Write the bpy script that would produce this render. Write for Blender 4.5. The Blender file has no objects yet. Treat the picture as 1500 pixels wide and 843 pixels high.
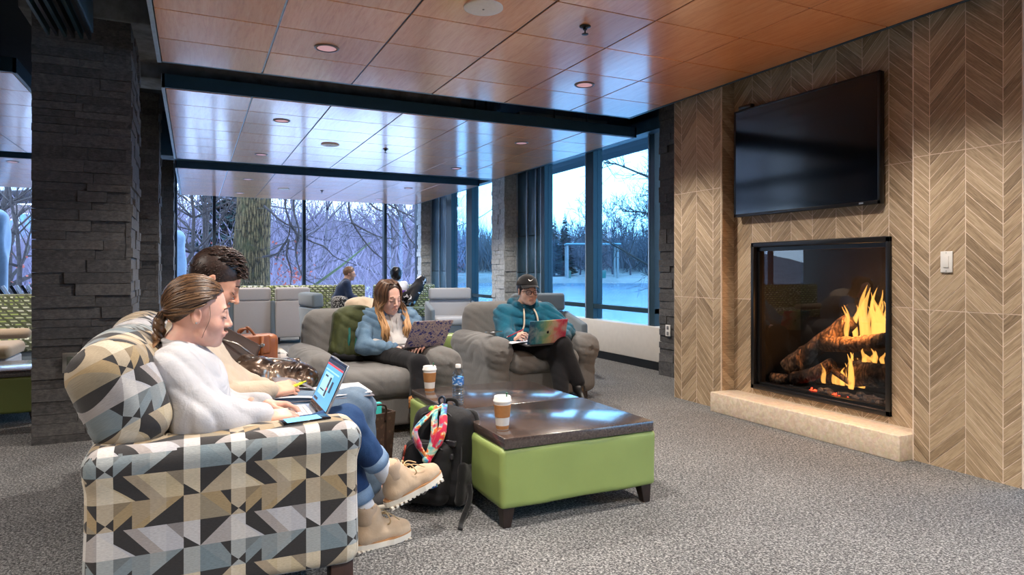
import bpy, bmesh, math, random
import numpy as np
from mathutils import Vector, Matrix, Euler, noise as mnoise

C = bpy.context.scene
COL = C.collection
random.seed(7)
PI = math.pi

# ------------------------------------------------------------------ camera, sky, exposure
EYE = 1.12
YAW = math.radians(25.706)
cam_data = bpy.data.cameras.new('camera')
cam_data.sensor_width = 36.0
cam_data.lens = 968.0 / 1500.0 * 36.0
cam_data.shift_y = -25.5 / 1500.0
cam_data.clip_start = 0.02
cam_data.clip_end = 1200
cam = bpy.data.objects.new('camera', cam_data)
cam.location = (0, 0, EYE)
cam.rotation_euler = (PI / 2, 0, -YAW)
COL.objects.link(cam)
C.camera = cam
C.view_settings.view_transform = 'Standard'
C.view_settings.look = 'None'
C.view_settings.gamma = 1.0
C.view_settings.use_curve_mapping = False
C.view_settings.exposure = 1.48
C.cycles.use_denoising = True
C.cycles.max_bounces = 7
C.cycles.diffuse_bounces = 4
C.cycles.glossy_bounces = 4
C.cycles.transparent_max_bounces = 24
C.cycles.transmission_bounces = 6
C.cycles.sample_clamp_indirect = 6.0
C.cycles.caustics_reflective = False
C.cycles.caustics_refractive = False

world = bpy.data.worlds.new('overcast winter sky')
C.world = world
world.use_nodes = True
wn = world.node_tree
wn.nodes.clear()
w_out = wn.nodes.new('ShaderNodeOutputWorld')
w_bg = wn.nodes.new('ShaderNodeBackground')
w_tc = wn.nodes.new('ShaderNodeTexCoord')
w_sep = wn.nodes.new('ShaderNodeSeparateXYZ')
w_ramp = wn.nodes.new('ShaderNodeValToRGB')
w_ramp.color_ramp.elements[0].position = 0.0
w_ramp.color_ramp.elements[0].color = (0.50, 0.73, 1.0, 1)
w_ramp.color_ramp.elements[1].position = 0.55
w_ramp.color_ramp.elements[1].color = (0.42, 0.68, 1.0, 1)
w_noise = wn.nodes.new('ShaderNodeTexNoise')
w_noise.inputs['Scale'].default_value = 2.2
w_noise.inputs['Detail'].default_value = 5
w_mix = wn.nodes.new('ShaderNodeMix')
w_mix.data_type = 'RGBA'
w_mix.inputs['B'].default_value = (0.62, 0.80, 1.0, 1)
w_mr = wn.nodes.new('ShaderNodeMapRange')
w_mr.inputs['From Min'].default_value = 0.45
w_mr.inputs['From Max'].default_value = 0.75
w_mr.inputs['To Max'].default_value = 0.6
wn.links.new(w_tc.outputs['Generated'], w_sep.inputs[0])
wn.links.new(w_sep.outputs['Z'], w_ramp.inputs[0])
wn.links.new(w_tc.outputs['Generated'], w_noise.inputs['Vector'])
wn.links.new(w_noise.outputs['Fac'], w_mr.inputs[0])
wn.links.new(w_mr.outputs[0], w_mix.inputs[0])
wn.links.new(w_ramp.outputs[0], w_mix.inputs['A'])
wn.links.new(w_mix.outputs['Result'], w_bg.inputs[0])
w_bg.inputs[1].default_value = 2.8
wn.links.new(w_bg.outputs[0], w_out.inputs[0])

DOWNLIGHT_W = 64.0
DOWNLIGHT_COLOR = (1.0, 0.92, 0.83)
ROOM_LAMP_W = 78.0

# ------------------------------------------------------------------ helpers: objects
def tag(o, label=None, cat=None, group=None, kind=None):
    if label: o['label'] = label
    if cat: o['category'] = cat
    if group: o['group'] = group
    if kind: o['kind'] = kind
    return o

def empty(name, loc, label, cat, group=None, rotz=0.0):
    o = bpy.data.objects.new(name, None)
    o.empty_display_size = 0.1
    o.location = loc
    o.rotation_euler = (0, 0, rotz)
    COL.objects.link(o)
    return tag(o, label, cat, group)

def attach(o, parent):
    """parent o while its vertices stay written in world coordinates"""
    if parent is not None:
        o.parent = parent
        o.matrix_parent_inverse = world_matrix(parent).inverted()
    return o

def world_matrix(o):
    m = Matrix.LocRotScale(o.location, o.rotation_euler, o.scale)
    if o.parent is not None:
        m = world_matrix(o.parent) @ o.matrix_parent_inverse @ m
    return m

def add_uv(me, scale=1.0):
    """box projection by face normal, in metres"""
    if not me.polygons: return
    nv = len(me.vertices); co = np.empty(nv * 3, np.float32); me.vertices.foreach_get('co', co); co = co.reshape(-1, 3)
    nl = len(me.loops); li = np.empty(nl, np.int32); me.loops.foreach_get('vertex_index', li)
    npoly = len(me.polygons)
    nor = np.empty(npoly * 3, np.float32); me.polygons.foreach_get('normal', nor); nor = np.abs(nor.reshape(-1, 3))
    tot = np.empty(npoly, np.int32); me.polygons.foreach_get('loop_total', tot)
    ax = np.repeat(np.argmax(nor, 1), tot)
    p = co[li] * scale
    uv = np.where((ax == 0)[:, None], p[:, [1, 2]], np.where((ax == 1)[:, None], p[:, [0, 2]], p[:, [0, 1]]))
    lay = me.uv_layers.new(name='UVMap')
    lay.data.foreach_set('uv', uv.astype(np.float32).ravel())

def flow_uv(o):
    """one unbroken projection for puffy cushions: no seams where the surface turns"""
    me = o.data; nv = len(me.vertices); co = np.empty(nv * 3, np.float32); me.vertices.foreach_get('co', co); co = co.reshape(-1, 3)
    li = np.empty(len(me.loops), np.int32); me.loops.foreach_get('vertex_index', li); p = co[li]
    uv = np.stack([p[:, 0] * 0.85 + p[:, 1] * 0.9, p[:, 2] - 0.55 * p[:, 0] + 0.18 * p[:, 1]], 1)
    me.uv_layers['UVMap'].data.foreach_set('uv', uv.astype(np.float32).ravel())

def mesh(name, verts, faces, m=None, parent=None, smooth=True, uv=False, mats=None, fmat=None, link=True):
    me = bpy.data.meshes.new(name)
    if isinstance(verts, np.ndarray): verts = verts.tolist()
    if isinstance(faces, np.ndarray): faces = faces.tolist()
    me.from_pydata(verts, [], faces)
    if mats:
        for k in mats: me.materials.append(k)
        if fmat is not None: me.polygons.foreach_set('material_index', np.asarray(fmat, np.int32))
    elif m is not None:
        me.materials.append(m)
    if smooth: me.polygons.foreach_set('use_smooth', np.ones(len(me.polygons), bool))
    me.update()
    if uv: add_uv(me)
    o = bpy.data.objects.new(name, me)
    if link: COL.objects.link(o)
    return attach(o, parent)

def bm_obj(name, bm, m=None, parent=None, smooth=False, uv=False, bevel=0.0, segs=2, auto=None):
    if bevel > 0:
        bmesh.ops.bevel(bm, geom=bm.edges[:], offset=bevel, segments=segs, affect='EDGES', profile=0.5, clamp_overlap=True)
    bmesh.ops.recalc_face_normals(bm, faces=bm.faces[:])
    me = bpy.data.meshes.new(name)
    bm.to_mesh(me); bm.free()
    if m is not None: me.materials.append(m)
    if smooth: me.polygons.foreach_set('use_smooth', np.ones(len(me.polygons), bool))
    me.update()
    if uv: add_uv(me)
    o = bpy.data.objects.new(name, me)
    COL.objects.link(o)
    if auto is not None and smooth:
        try: me.set_sharp_from_angle(angle=auto)
        except Exception: pass
    return attach(o, parent)

def bm_box(bm, lo, hi, rot=None, piv=None):
    vs = []
    for z in (lo[2], hi[2]):
        for x, y in ((lo[0], lo[1]), (hi[0], lo[1]), (hi[0], hi[1]), (lo[0], hi[1])):
            p = Vector((x, y, z))
            if rot is not None:
                q = Vector(piv) if piv is not None else Vector([(a + b) / 2 for a, b in zip(lo, hi)])
                p = rot @ (p - q) + q
            vs.append(bm.verts.new(p))
    for f in ((0, 3, 2, 1), (4, 5, 6, 7), (0, 1, 5, 4), (1, 2, 6, 5), (2, 3, 7, 6), (3, 0, 4, 7)):
        bm.faces.new([vs[i] for i in f])
    return vs

def box(name, lo, hi, m, parent=None, bevel=0.0, segs=2, rot=None, piv=None, uv=False, smooth=None):
    bm = bmesh.new()
    bm_box(bm, lo, hi, rot, piv)
    return bm_obj(name, bm, m, parent, smooth=(bevel > 0 if smooth is None else smooth), bevel=bevel, segs=segs, uv=uv, auto=math.radians(50))

def frame_of(d, up=(0, 0, 1)):
    d = Vector(d).normalized(); u = Vector(up)
    if abs(d.dot(u)) > 0.97: u = Vector((1, 0, 0))
    a = d.cross(u).normalized(); b = a.cross(d).normalized()
    return d, a, b

def tube_vf(path, radii, n=8, caps=True, squash=1.0, base=0, up=(0, 0, 1)):
    P = [Vector(p) for p in path]
    if not hasattr(radii, '__len__'): radii = [radii] * len(P)
    vs, fs = [], []
    prev = None
    for i, p in enumerate(P):
        d = (P[min(i + 1, len(P) - 1)] - P[max(i - 1, 0)])
        if d.length < 1e-9: d = Vector((0, 0, 1))
        d.normalize()
        if prev is None:
            _, a, b = frame_of(d, up)
        else:
            a = prev - d * prev.dot(d)
            if a.length < 1e-6: _, a, b = frame_of(d, up)
            a.normalize(); b = d.cross(a).normalized() * 1.0
        prev = a
        b = d.cross(a).normalized()
        for k in range(n):
            t = 2 * PI * k / n
            q = p + a * (math.cos(t) * radii[i]) + b * (math.sin(t) * radii[i] * squash)
            vs.append((q.x, q.y, q.z))
    for i in range(len(P) - 1):
        for k in range(n):
            k2 = (k + 1) % n
            fs.append((base + i * n + k, base + i * n + k2, base + (i + 1) * n + k2, base + (i + 1) * n + k))
    if caps:
        fs.append(tuple(base + k for k in reversed(range(n))))
        fs.append(tuple(base + (len(P) - 1) * n + k for k in range(n)))
    return vs, fs

def tube(name, path, radii, m, parent=None, n=8, caps=True, squash=1.0, smooth=True, uv=False):
    v, f = tube_vf(path, radii, n, caps, squash)
    return mesh(name, v, f, m, parent, smooth=smooth, uv=uv)

def tubes(name, items, m, parent=None, n=6, smooth=True):
    V, Fc = [], []
    for it in items:
        path, rad = it[0], it[1]
        v, f = tube_vf(path, rad, n, True, it[2] if len(it) > 2 else 1.0, base=len(V))
        V += v; Fc += f
    return mesh(name, V, Fc, m, parent, smooth=smooth)

def lathe_vf(prof, center, n=24, base=0, axis=None, caps=True):
    vs, fs = [], []
    c = Vector(center)
    if axis is None: d, a, b = Vector((0, 0, 1)), Vector((1, 0, 0)), Vector((0, 1, 0))
    else: d, a, b = frame_of(axis)
    for r, z in prof:
        for k in range(n):
            t = 2 * PI * k / n
            q = c + d * z + a * (r * math.cos(t)) + b * (r * math.sin(t))
            vs.append((q.x, q.y, q.z))
    for i in range(len(prof) - 1):
        for k in range(n):
            k2 = (k + 1) % n
            fs.append((base + i * n + k, base + i * n + k2, base + (i + 1) * n + k2, base + (i + 1) * n + k))
    if caps:
        fs.append(tuple(base + k for k in reversed(range(n))))
        fs.append(tuple(base + (len(prof) - 1) * n + k for k in range(n)))
    return vs, fs

def lathe(name, prof, center, m, parent=None, n=24, axis=None, smooth=True, auto=True, caps=True):
    v, f = lathe_vf(prof, center, n, 0, axis, caps)
    o = mesh(name, v, f, m, parent, smooth=smooth)
    if auto and smooth:
        try: o.data.set_sharp_from_angle(angle=math.radians(45))
        except Exception: pass
    return o

def bez(pts, n=12):
    """Catmull-Rom through points"""
    P = [Vector(p) for p in pts]
    P = [P[0] * 2 - P[1]] + P + [P[-1] * 2 - P[-2]]
    out = []
    for i in range(1, len(P) - 2):
        for k in range(n):
            t = k / n
            a, b, c, d = P[i - 1], P[i], P[i + 1], P[i + 2]
            out.append(0.5 * ((2 * b) + (c - a) * t + (2 * a - 5 * b + 4 * c - d) * t * t + (3 * b - a - 3 * c + d) * t ** 3))
    out.append(P[-2])
    return out

def copy_tree(root, loc=None, rotz=None, label=None):
    r = root.copy(); COL.objects.link(r)
    if loc is not None: r.location = loc
    if rotz is not None: r.rotation_euler = (0, 0, rotz)
    if label: r['label'] = label
    for ch in list(root.children):
        c = ch.copy(); COL.objects.link(c); c.parent = r
        for g in list(ch.children):
            d = g.copy(); COL.objects.link(d); d.parent = c
    return r

# ------------------------------------------------------------------ helpers: soft solids from distance fields
class Field:
    """smooth union of tapered capsules, ellipsoids and rounded boxes, meshed by surface nets"""
    def __init__(self): self.p = []
    def cap(self, a, b, ra, rb=None, k=0.02, sub=False):
        self.p.append(('c', np.array(a, float), np.array(b, float), ra, ra if rb is None else rb, k, sub)); return self
    def chain(self, pts, rs, k=0.02):
        for i in range(len(pts) - 1): self.cap(pts[i], pts[i + 1], rs[i], rs[i + 1], k)
        return self
    def ell(self, c, r, R=None, k=0.02, sub=False):
        self.p.append(('e', np.array(c, float), np.array(r, float), np.eye(3) if R is None else np.array(R, float), None, k, sub)); return self
    def sph(self, c, r, k=0.02, sub=False): return self.cap(c, c, r, r, k, sub)
    def rbox(self, c, h, r, R=None, k=0.02, sub=False):
        self.p.append(('b', np.array(c, float), np.array(h, float), np.eye(3) if R is None else np.array(R, float), r, k, sub)); return self
    def bbox(self, q):
        t = q[0]
        if t == 'c':
            r = max(q[3], q[4]); return np.minimum(q[1], q[2]) - r, np.maximum(q[1], q[2]) + r
        if t == 'e':
            e = np.sqrt(((q[3] * q[2][None, :]) ** 2).sum(1)); return q[1] - e, q[1] + e
        e = np.abs(q[3]) @ q[2]; return q[1] - e, q[1] + e
    def dist(self, q, X, Y, Z):
        t = q[0]
        if t == 'c':
            a, b = q[1], q[2]; ab = b - a; L = (ab ** 2).sum()
            px, py, pz = X - a[0], Y - a[1], Z - a[2]
            if L < 1e-12: return np.sqrt(px ** 2 + py ** 2 + pz ** 2) - q[3]
            h = np.clip((px * ab[0] + py * ab[1] + pz * ab[2]) / L, 0, 1)
            return np.sqrt((px - h * ab[0]) ** 2 + (py - h * ab[1]) ** 2 + (pz - h * ab[2]) ** 2) - (q[3] + (q[4] - q[3]) * h)
        R = q[3]; px, py, pz = X - q[1][0], Y - q[1][1], Z - q[1][2]
        lx = R[0, 0] * px + R[1, 0] * py + R[2, 0] * pz
        ly = R[0, 1] * px + R[1, 1] * py + R[2, 1] * pz
        lz = R[0, 2] * px + R[1, 2] * py + R[2, 2] * pz
        if t == 'e':
            r = q[2]
            k0 = np.sqrt((lx / r[0]) ** 2 + (ly / r[1]) ** 2 + (lz / r[2]) ** 2)
            k1 = np.sqrt((lx / r[0] ** 2) ** 2 + (ly / r[1] ** 2) ** 2 + (lz / r[2] ** 2) ** 2)
            return k0 * (k0 - 1) / np.maximum(k1, 1e-9)
        h = q[2] - q[4]
        dx, dy, dz = np.abs(lx) - h[0], np.abs(ly) - h[1], np.abs(lz) - h[2]
        return np.sqrt(np.maximum(dx, 0) ** 2 + np.maximum(dy, 0) ** 2 + np.maximum(dz, 0) ** 2) + np.minimum(np.maximum(dx, np.maximum(dy, dz)), 0) - q[4]
    def build(self, vox=0.01, disp=None, clip=None):
        adds = [q for q in self.p if not q[6]]
        los = np.min([self.bbox(q)[0] for q in adds], 0) - 3 * vox
        his = np.max([self.bbox(q)[1] for q in adds], 0) + 3 * vox
        n = np.ceil((his - los) / vox).astype(int) + 1
        V = np.full(n, 1.0, np.float32)
        ax = [los[i] + vox * np.arange(n[i]) for i in range(3)]
        for q in self.p:
            k = q[5]
            lo, hi = self.bbox(q); mg = k + 3 * vox
            i0 = np.maximum(np.floor((lo - mg - los) / vox).astype(int), 0); i1 = np.minimum(np.ceil((hi + mg - los) / vox).astype(int) + 1, n)
            if np.any(i1 <= i0): continue
            sl = tuple(slice(i0[i], i1[i]) for i in range(3))
            X = ax[0][sl[0]][:, None, None]; Y = ax[1][sl[1]][None, :, None]; Z = ax[2][sl[2]][None, None, :]
            d = self.dist(q, X, Y, Z).astype(np.float32)
            v = V[sl]
            if q[6]:
                d = -d; h = np.clip(0.5 - 0.5 * (v - d) / k, 0, 1); V[sl] = v + (d - v) * h + k * h * (1 - h)
            else:
                h = np.clip(0.5 + 0.5 * (v - d) / k, 0, 1); V[sl] = v + (d - v) * h - k * h * (1 - h)
        X = ax[0][:, None, None]; Y = ax[1][None, :, None]; Z = ax[2][None, None, :]
        if disp is not None: V = V + disp(X, Y, Z).astype(np.float32)
        if clip is not None: V = np.maximum(V, clip(X, Y, Z).astype(np.float32))
        V[0] = V[-1] = 1; V[:, 0] = V[:, -1] = 1; V[:, :, 0] = V[:, :, -1] = 1
        return surface_nets(V, los, vox)

def surface_nets(V, org, vox):
    S = V < 0
    nx, ny, nz = V.shape
    cnt = np.zeros((nx - 1, ny - 1, nz - 1), np.int8)
    for dx in (0, 1):
        for dy in (0, 1):
            for dz in (0, 1):
                cnt += S[dx:nx - 1 + dx, dy:ny - 1 + dy, dz:nz - 1 + dz]
    act = (cnt > 0) & (cnt < 8)
    ci = np.argwhere(act)
    idx = np.full(act.shape, -1, np.int64); idx[act] = np.arange(len(ci))
    acc = np.zeros((len(ci), 3)); num = np.zeros(len(ci))
    i, j, k = ci.T
    for a in range(3):
        o1, o2 = [b for b in range(3) if b != a]
        for u in (0, 1):
            for w in (0, 1):
                s = [0, 0, 0]; s[o1] = u; s[o2] = w
                e = list(s); e[a] = 1
                v0 = V[i + s[0], j + s[1], k + s[2]]; v1 = V[i + e[0], j + e[1], k + e[2]]
                m = (v0 < 0) != (v1 < 0)
                t = np.where(m, v0 / np.where(m, v0 - v1, 1), 0)
                p = np.array(s, float)[None, :].repeat(len(ci), 0); p[:, a] = t
                acc += p * m[:, None]; num += m
    P = (ci + acc / num[:, None]) * vox + org
    quads = []
    for a in range(3):
        o1, o2 = (a + 1) % 3, (a + 2) % 3
        A = np.moveaxis(S, a, 0)[:-1]; B = np.moveaxis(S, a, 0)[1:]
        ch = np.moveaxis(A != B, 0, a)
        e = np.argwhere(ch)
        e = e[(e[:, o1] > 0) & (e[:, o2] > 0)]
        e = e[(e[:, o1] < V.shape[o1] - 1) & (e[:, o2] < V.shape[o2] - 1)]
        q = []
        for d1, d2 in ((1, 1), (0, 1), (0, 0), (1, 0)):
            c = e.copy(); c[:, o1] -= d1; c[:, o2] -= d2
            q.append(idx[c[:, 0], c[:, 1], c[:, 2]])
        q = np.array(q).T
        ins = S[e[:, 0], e[:, 1], e[:, 2]]
        q = np.where(ins[:, None], q, q[:, ::-1])
        quads.append(q)
    return P, np.concatenate(quads)

def field_obj(name, f, m, parent=None, vox=0.01, disp=None, clip=None, uv=False):
    P, Q = f.build(vox, disp, clip)
    return mesh(name, P, Q, m, parent, smooth=True, uv=uv)

def wrinkle(amp=0.004, freq=38.0, seed=0, stretch=(1, 1, 1)):
    """cloth folds: warped sine ridges, in world metres"""
    rs = np.random.RandomState(seed)
    ph = rs.rand(12) * 6.28
    def g(X, Y, Z):
        X = X * stretch[0]; Y = Y * stretch[1]; Z = Z * stretch[2]
        w1 = np.sin(X * 9 + Y * 7 + ph[0]) + np.sin(Y * 11 - Z * 8 + ph[1])
        w2 = np.sin(Z * 10 + X * 6 + ph[2]) + np.sin(X * 13 - Y * 9 + ph[3])
        a = np.sin(freq * (0.5 * X + 0.2 * Y + 0.85 * Z) + 1.7 * w1 + ph[4])
        b = np.sin(freq * 0.8 * (0.8 * X - 0.3 * Y - 0.5 * Z) + 1.6 * w2 + ph[5])
        m = 0.5 + 0.5 * np.sin(X * 7 + Z * 9 + ph[6] + 0.7 * w2)
        return -amp * (np.abs(a) ** 0.7 * m + np.abs(b) ** 0.7 * (1 - m) - 0.6)
    return g

def rot3(yaw=0, pitch=0, roll=0):
    """local x forward, y left, z up; pitch > 0 looks down"""
    return np.array((Matrix.Rotation(yaw, 3, 'Z') @ Matrix.Rotation(pitch, 3, 'Y') @ Matrix.Rotation(roll, 3, 'X')))
# ------------------------------------------------------------------ helpers: materials
def lin(c):
    r = []
    for v in c[:3]:
        v = v / 255.0
        r.append(v / 12.92 if v <= 0.04045 else ((v + 0.055) / 1.055) ** 2.4)
    return (r[0], r[1], r[2], 1.0)

class NG:
    def __init__(self, name):
        self.m = bpy.data.materials.new(name); self.m.use_nodes = True
        self.t = self.m.node_tree
        self.b = self.t.nodes['Principled BSDF']; self.o = self.t.nodes['Material Output']
        self._tc = None
    def n(self, t, **kw):
        nd = self.t.nodes.new(t)
        for k, v in kw.items(): setattr(nd, k, v)
        return nd
    def set(self, sock, v):
        if isinstance(v, bpy.types.NodeSocket): self.t.links.new(v, sock)
        else: sock.default_value = v
    def tc(self, out='Object'):
        if self._tc is None: self._tc = self.n('ShaderNodeTexCoord')
        return self._tc.outputs[out]
    def M(self, op, a, b=0.0, c=0.0):
        nd = self.n('ShaderNodeMath', operation=op)
        self.set(nd.inputs[0], a); self.set(nd.inputs[1], b)
        if len(nd.inputs) > 2: self.set(nd.inputs[2], c)
        return nd.outputs[0]
    def mapping(self, vec, scale=(1, 1, 1), rot=(0, 0, 0), loc=(0, 0, 0)):
        nd = self.n('ShaderNodeMapping'); self.set(nd.inputs['Vector'], vec)
        self.set(nd.inputs['Scale'], scale); self.set(nd.inputs['Rotation'], rot); self.set(nd.inputs['Location'], loc)
        return nd.outputs[0]
    def noise(self, vec, scale, detail=4, rough=0.55, dist=0.0, out='Fac'):
        nd = self.n('ShaderNodeTexNoise'); self.set(nd.inputs['Vector'], vec)
        nd.inputs['Scale'].default_value = scale; nd.inputs['Detail'].default_value = detail
        nd.inputs['Roughness'].default_value = rough; nd.inputs['Distortion'].default_value = dist
        return nd.outputs[out]
    def voronoi(self, vec, scale, feature='F1', out='Distance', rand=1.0):
        nd = self.n('ShaderNodeTexVoronoi', feature=feature); self.set(nd.inputs['Vector'], vec)
        nd.inputs['Scale'].default_value = scale
        if 'Randomness' in nd.inputs: nd.inputs['Randomness'].default_value = rand
        return nd.outputs[out]
    def wave(self, vec, scale, dist=0.0, detail=2, dscale=1.0, bands='X', prof='SIN'):
        nd = self.n('ShaderNodeTexWave', bands_direction=bands, wave_profile=prof); self.set(nd.inputs['Vector'], vec)
        nd.inputs['Scale'].default_value = scale; nd.inputs['Distortion'].default_value = dist
        nd.inputs['Detail'].default_value = detail; nd.inputs['Detail Scale'].default_value = dscale
        return nd.outputs['Fac']
    def ramp(self, fac, stops, interp='LINEAR'):
        nd = self.n('ShaderNodeValToRGB'); nd.color_ramp.interpolation = interp
        self.set(nd.inputs[0], fac); e = nd.color_ramp.elements
        while len(e) < len(stops): e.new(0.5)
        for i, (p, c) in enumerate(stops): e[i].position = p; e[i].color = c
        return nd.outputs[0]
    def mix(self, fac, a, b, blend='MIX'):
        nd = self.n('ShaderNodeMix', data_type='RGBA', blend_type=blend)
        self.set(nd.inputs['Factor'], fac); self.set(nd.inputs['A'], a); self.set(nd.inputs['B'], b)
        return nd.outputs['Result']
    def mr(self, v, a, b, c=0.0, d=1.0):
        nd = self.n('ShaderNodeMapRange'); self.set(nd.inputs[0], v)
        nd.inputs[1].default_value = a; nd.inputs[2].default_value = b; nd.inputs[3].default_value = c; nd.inputs[4].default_value = d
        return nd.outputs[0]
    def rand(self): return self.n('ShaderNodeObjectInfo').outputs['Random']
    def offset(self, vec, amount=7.3):
        """shift the texture by a random amount per object, so alike pieces differ"""
        c = self.n('ShaderNodeCombineXYZ'); r = self.M('MULTIPLY', self.rand(), amount)
        for i in range(3): self.t.links.new(r, c.inputs[i])
        nd = self.n('ShaderNodeVectorMath', operation='ADD'); self.set(nd.inputs[0], vec); self.set(nd.inputs[1], c.outputs[0])
        return nd.outputs[0]
    def bump(self, h, strength=0.3, dist=0.004):
        nd = self.n('ShaderNodeBump'); nd.inputs['Strength'].default_value = strength; nd.inputs['Distance'].default_value = dist
        self.set(nd.inputs['Height'], h); self.t.links.new(nd.outputs[0], self.b.inputs['Normal'])
    def P(self, **kw):
        names = dict(color='Base Color', rough='Roughness', metal='Metallic', spec='Specular IOR Level', coat='Coat Weight', coat_rough='Coat Roughness',
                     sheen='Sheen Weight', sheen_rough='Sheen Roughness', emit='Emission Color', power='Emission Strength', alpha='Alpha', trans='Transmission Weight', ior='IOR',
                     sss='Subsurface Weight', sssr='Subsurface Radius', ssss='Subsurface Scale')
        for k, v in kw.items(): self.set(self.b.inputs[names[k]], v)
        return self.m

def dim(c, f): return (c[0] * f, c[1] * f, c[2] * f, 1)

def plain(name, c, rough=0.5, metal=0.0, spec=0.5, var=0.12, scale=18.0, bump=0.0, bscale=None, per=0.0, coat=0.0, sheen=0.0):
    g = NG(name); c = lin(c)
    f = g.noise(g.tc(), scale, 4)
    col = g.mix(g.mr(f, 0.3, 0.7), dim(c, 1 - var), dim(c, 1 + var))
    if per > 0:
        col = g.mix(1.0, col, g.ramp(g.rand(), [(0, (1 - per,) * 3 + (1,)), (1, (1 + per,) * 3 + (1,))]), 'MULTIPLY')
    if bump > 0: g.bump(g.noise(g.tc(), bscale or scale * 4, 3), bump)
    return g.P(color=col, rough=rough, metal=metal, spec=spec, coat=coat, sheen=sheen)

def cloth(name, c, c2=None, weave=900.0, rough=0.9, var=0.15, sheen=0.25, bump=0.25, melange=0.0, folds=True):
    g = NG(name); c = lin(c); c2 = lin(c2) if c2 else dim(c, 1 - var)
    f = g.noise(g.tc(), 14, 4)
    col = g.mix(g.mr(f, 0.3, 0.7), c2, c)
    if melange > 0:
        s = g.noise(g.mapping(g.tc(), (1, 1, 2.2)), 260, 3)
        col = g.mix(g.mr(s, 0.35, 0.65), dim(c, 1 - melange), dim(c, 1 + melange))
    w = g.noise(g.tc(), weave * 0.35, 2)
    h = w
    if folds:
        h = g.M('ADD', g.M('MULTIPLY', g.noise(g.tc(), 9, 3, dist=1.5), 6.0), w)
    g.bump(h, bump, 0.0025)
    return g.P(color=col, rough=rough, sheen=sheen, spec=0.25)

# ---- setting
def m_carpet():
    g = NG('grey flecked carpet'); v = g.tc()
    a = g.noise(g.mapping(v, (1, 1.8, 1), (0, 0, 0.5)), 88, 3, 0.65, 0.6)
    b = g.noise(g.mapping(v, (1.8, 1, 1), (0, 0, 0.3)), 70, 3, 0.65, 0.6)
    f = g.M('ADD', g.M('MULTIPLY', a, 0.55), g.M('MULTIPLY', b, 0.45))
    big = g.noise(v, 1.3, 2)
    f = g.M('ADD', f, g.mr(big, 0.3, 0.7, -0.012, 0.012))
    col = g.ramp(f, [(0.41, lin((34, 34, 36))), (0.47, lin((72, 72, 73))), (0.52, lin((112, 112, 112))), (0.59, lin((168, 167, 165)))])
    g.bump(f, 0.9, 0.01)
    return g.P(color=col, rough=0.95, spec=0.1, sheen=0.15)

def m_ceiling_wood():
    g = NG('orange cherry veneer'); v = g.offset(g.tc(), 11.0)
    grain = g.noise(g.mapping(v, (28, 2.2, 8)), 1.6, 6, 0.6, 0.8)
    fleck = g.noise(g.mapping(v, (90, 9, 20)), 2.0, 3, 0.6)
    col = g.ramp(g.M('ADD', g.M('MULTIPLY', grain, 0.7), g.M('MULTIPLY', fleck, 0.3)),
                 [(0.30, lin((214, 134, 80))), (0.5, lin((236, 162, 106))), (0.72, lin((244, 180, 130)))])
    col = g.mix(1.0, col, g.ramp(g.rand(), [(0, (0.9, 0.88, 0.86, 1)), (1, (1.1, 1.1, 1.12, 1))]), 'MULTIPLY')
    g.bump(fleck, 0.05, 0.001); g.b.inputs['Coat IOR'].default_value = 2.0
    return g.P(color=col, rough=0.34, spec=0.7, coat=1.0, coat_rough=0.14)

def m_plank():
    g = NG('wood look porcelain'); uv = g.n('ShaderNodeUVMap'); uv.uv_map = 'UVMap'
    v = g.offset(uv.outputs[0], 13.0)
    grain = g.noise(g.mapping(v, (5, 70, 1)), 1.5, 6, 0.62, 0.5)
    fine = g.noise(g.mapping(v, (14, 260, 1)), 1.5, 3, 0.6)
    f = g.M('ADD', g.M('MULTIPLY', grain, 0.65), g.M('MULTIPLY', fine, 0.35))
    f = g.M('ADD', f, g.mr(g.rand(), 0, 1, -0.09, 0.09))
    col = g.ramp(f, [(0.28, lin((112, 94, 75))), (0.45, lin((154, 133, 107))), (0.58, lin((183, 161, 132))), (0.75, lin((204, 185, 158)))])
    g.bump(f, 0.12, 0.001)
    return g.P(color=col, rough=0.5, spec=0.4)

def m_stone():
    g = NG('charcoal ledger stone'); v = g.offset(g.tc(), 9.0)
    n1 = g.noise(v, 26, 6, 0.65, 0.4); n2 = g.noise(g.mapping(v, (30, 30, 120)), 1.5, 4)
    f = g.M('ADD', g.M('MULTIPLY', n1, 0.5), g.M('MULTIPLY', n2, 0.5))
    f = g.M('ADD', f, g.mr(g.rand(), 0, 1, -0.07, 0.07))
    col = g.ramp(f, [(0.3, lin((56, 56, 58))), (0.5, lin((84, 83, 84))), (0.7, lin((112, 110, 109)))])
    g.bump(f, 0.5, 0.006)
    return g.P(color=col, rough=0.75, spec=0.35)

def m_stone_daylit():  # same stone as the charcoal pillars, window light painted into its colour
    g = NG('ledger stone with painted daylight'); v = g.offset(g.tc(), 9.0)
    n1 = g.noise(v, 26, 6, 0.65, 0.4)
    f = g.M('ADD', n1, g.mr(g.rand(), 0, 1, -0.07, 0.07))
    col = g.ramp(f, [(0.3, lin((150, 156, 160))), (0.5, lin((184, 190, 194))), (0.7, lin((210, 214, 216)))])
    g.bump(f, 0.5, 0.005)
    return g.P(color=col, rough=0.75, spec=0.35)

def m_hearth():
    g = NG('cream engineered stone'); v = g.tc()
    a = g.voronoi(g.mapping(v, (1, 1, 1)), 42, 'F1', 'Color'); n1 = g.noise(v, 34, 5, 0.6, 0.8)
    col = g.ramp(n1, [(0.3, lin((204, 184, 160))), (0.5, lin((218, 200, 178))), (0.68, lin((232, 218, 200)))])
    col = g.mix(0.10, col, a, 'SOFT_LIGHT')
    return g.P(color=col, rough=0.3, spec=0.5)

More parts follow.
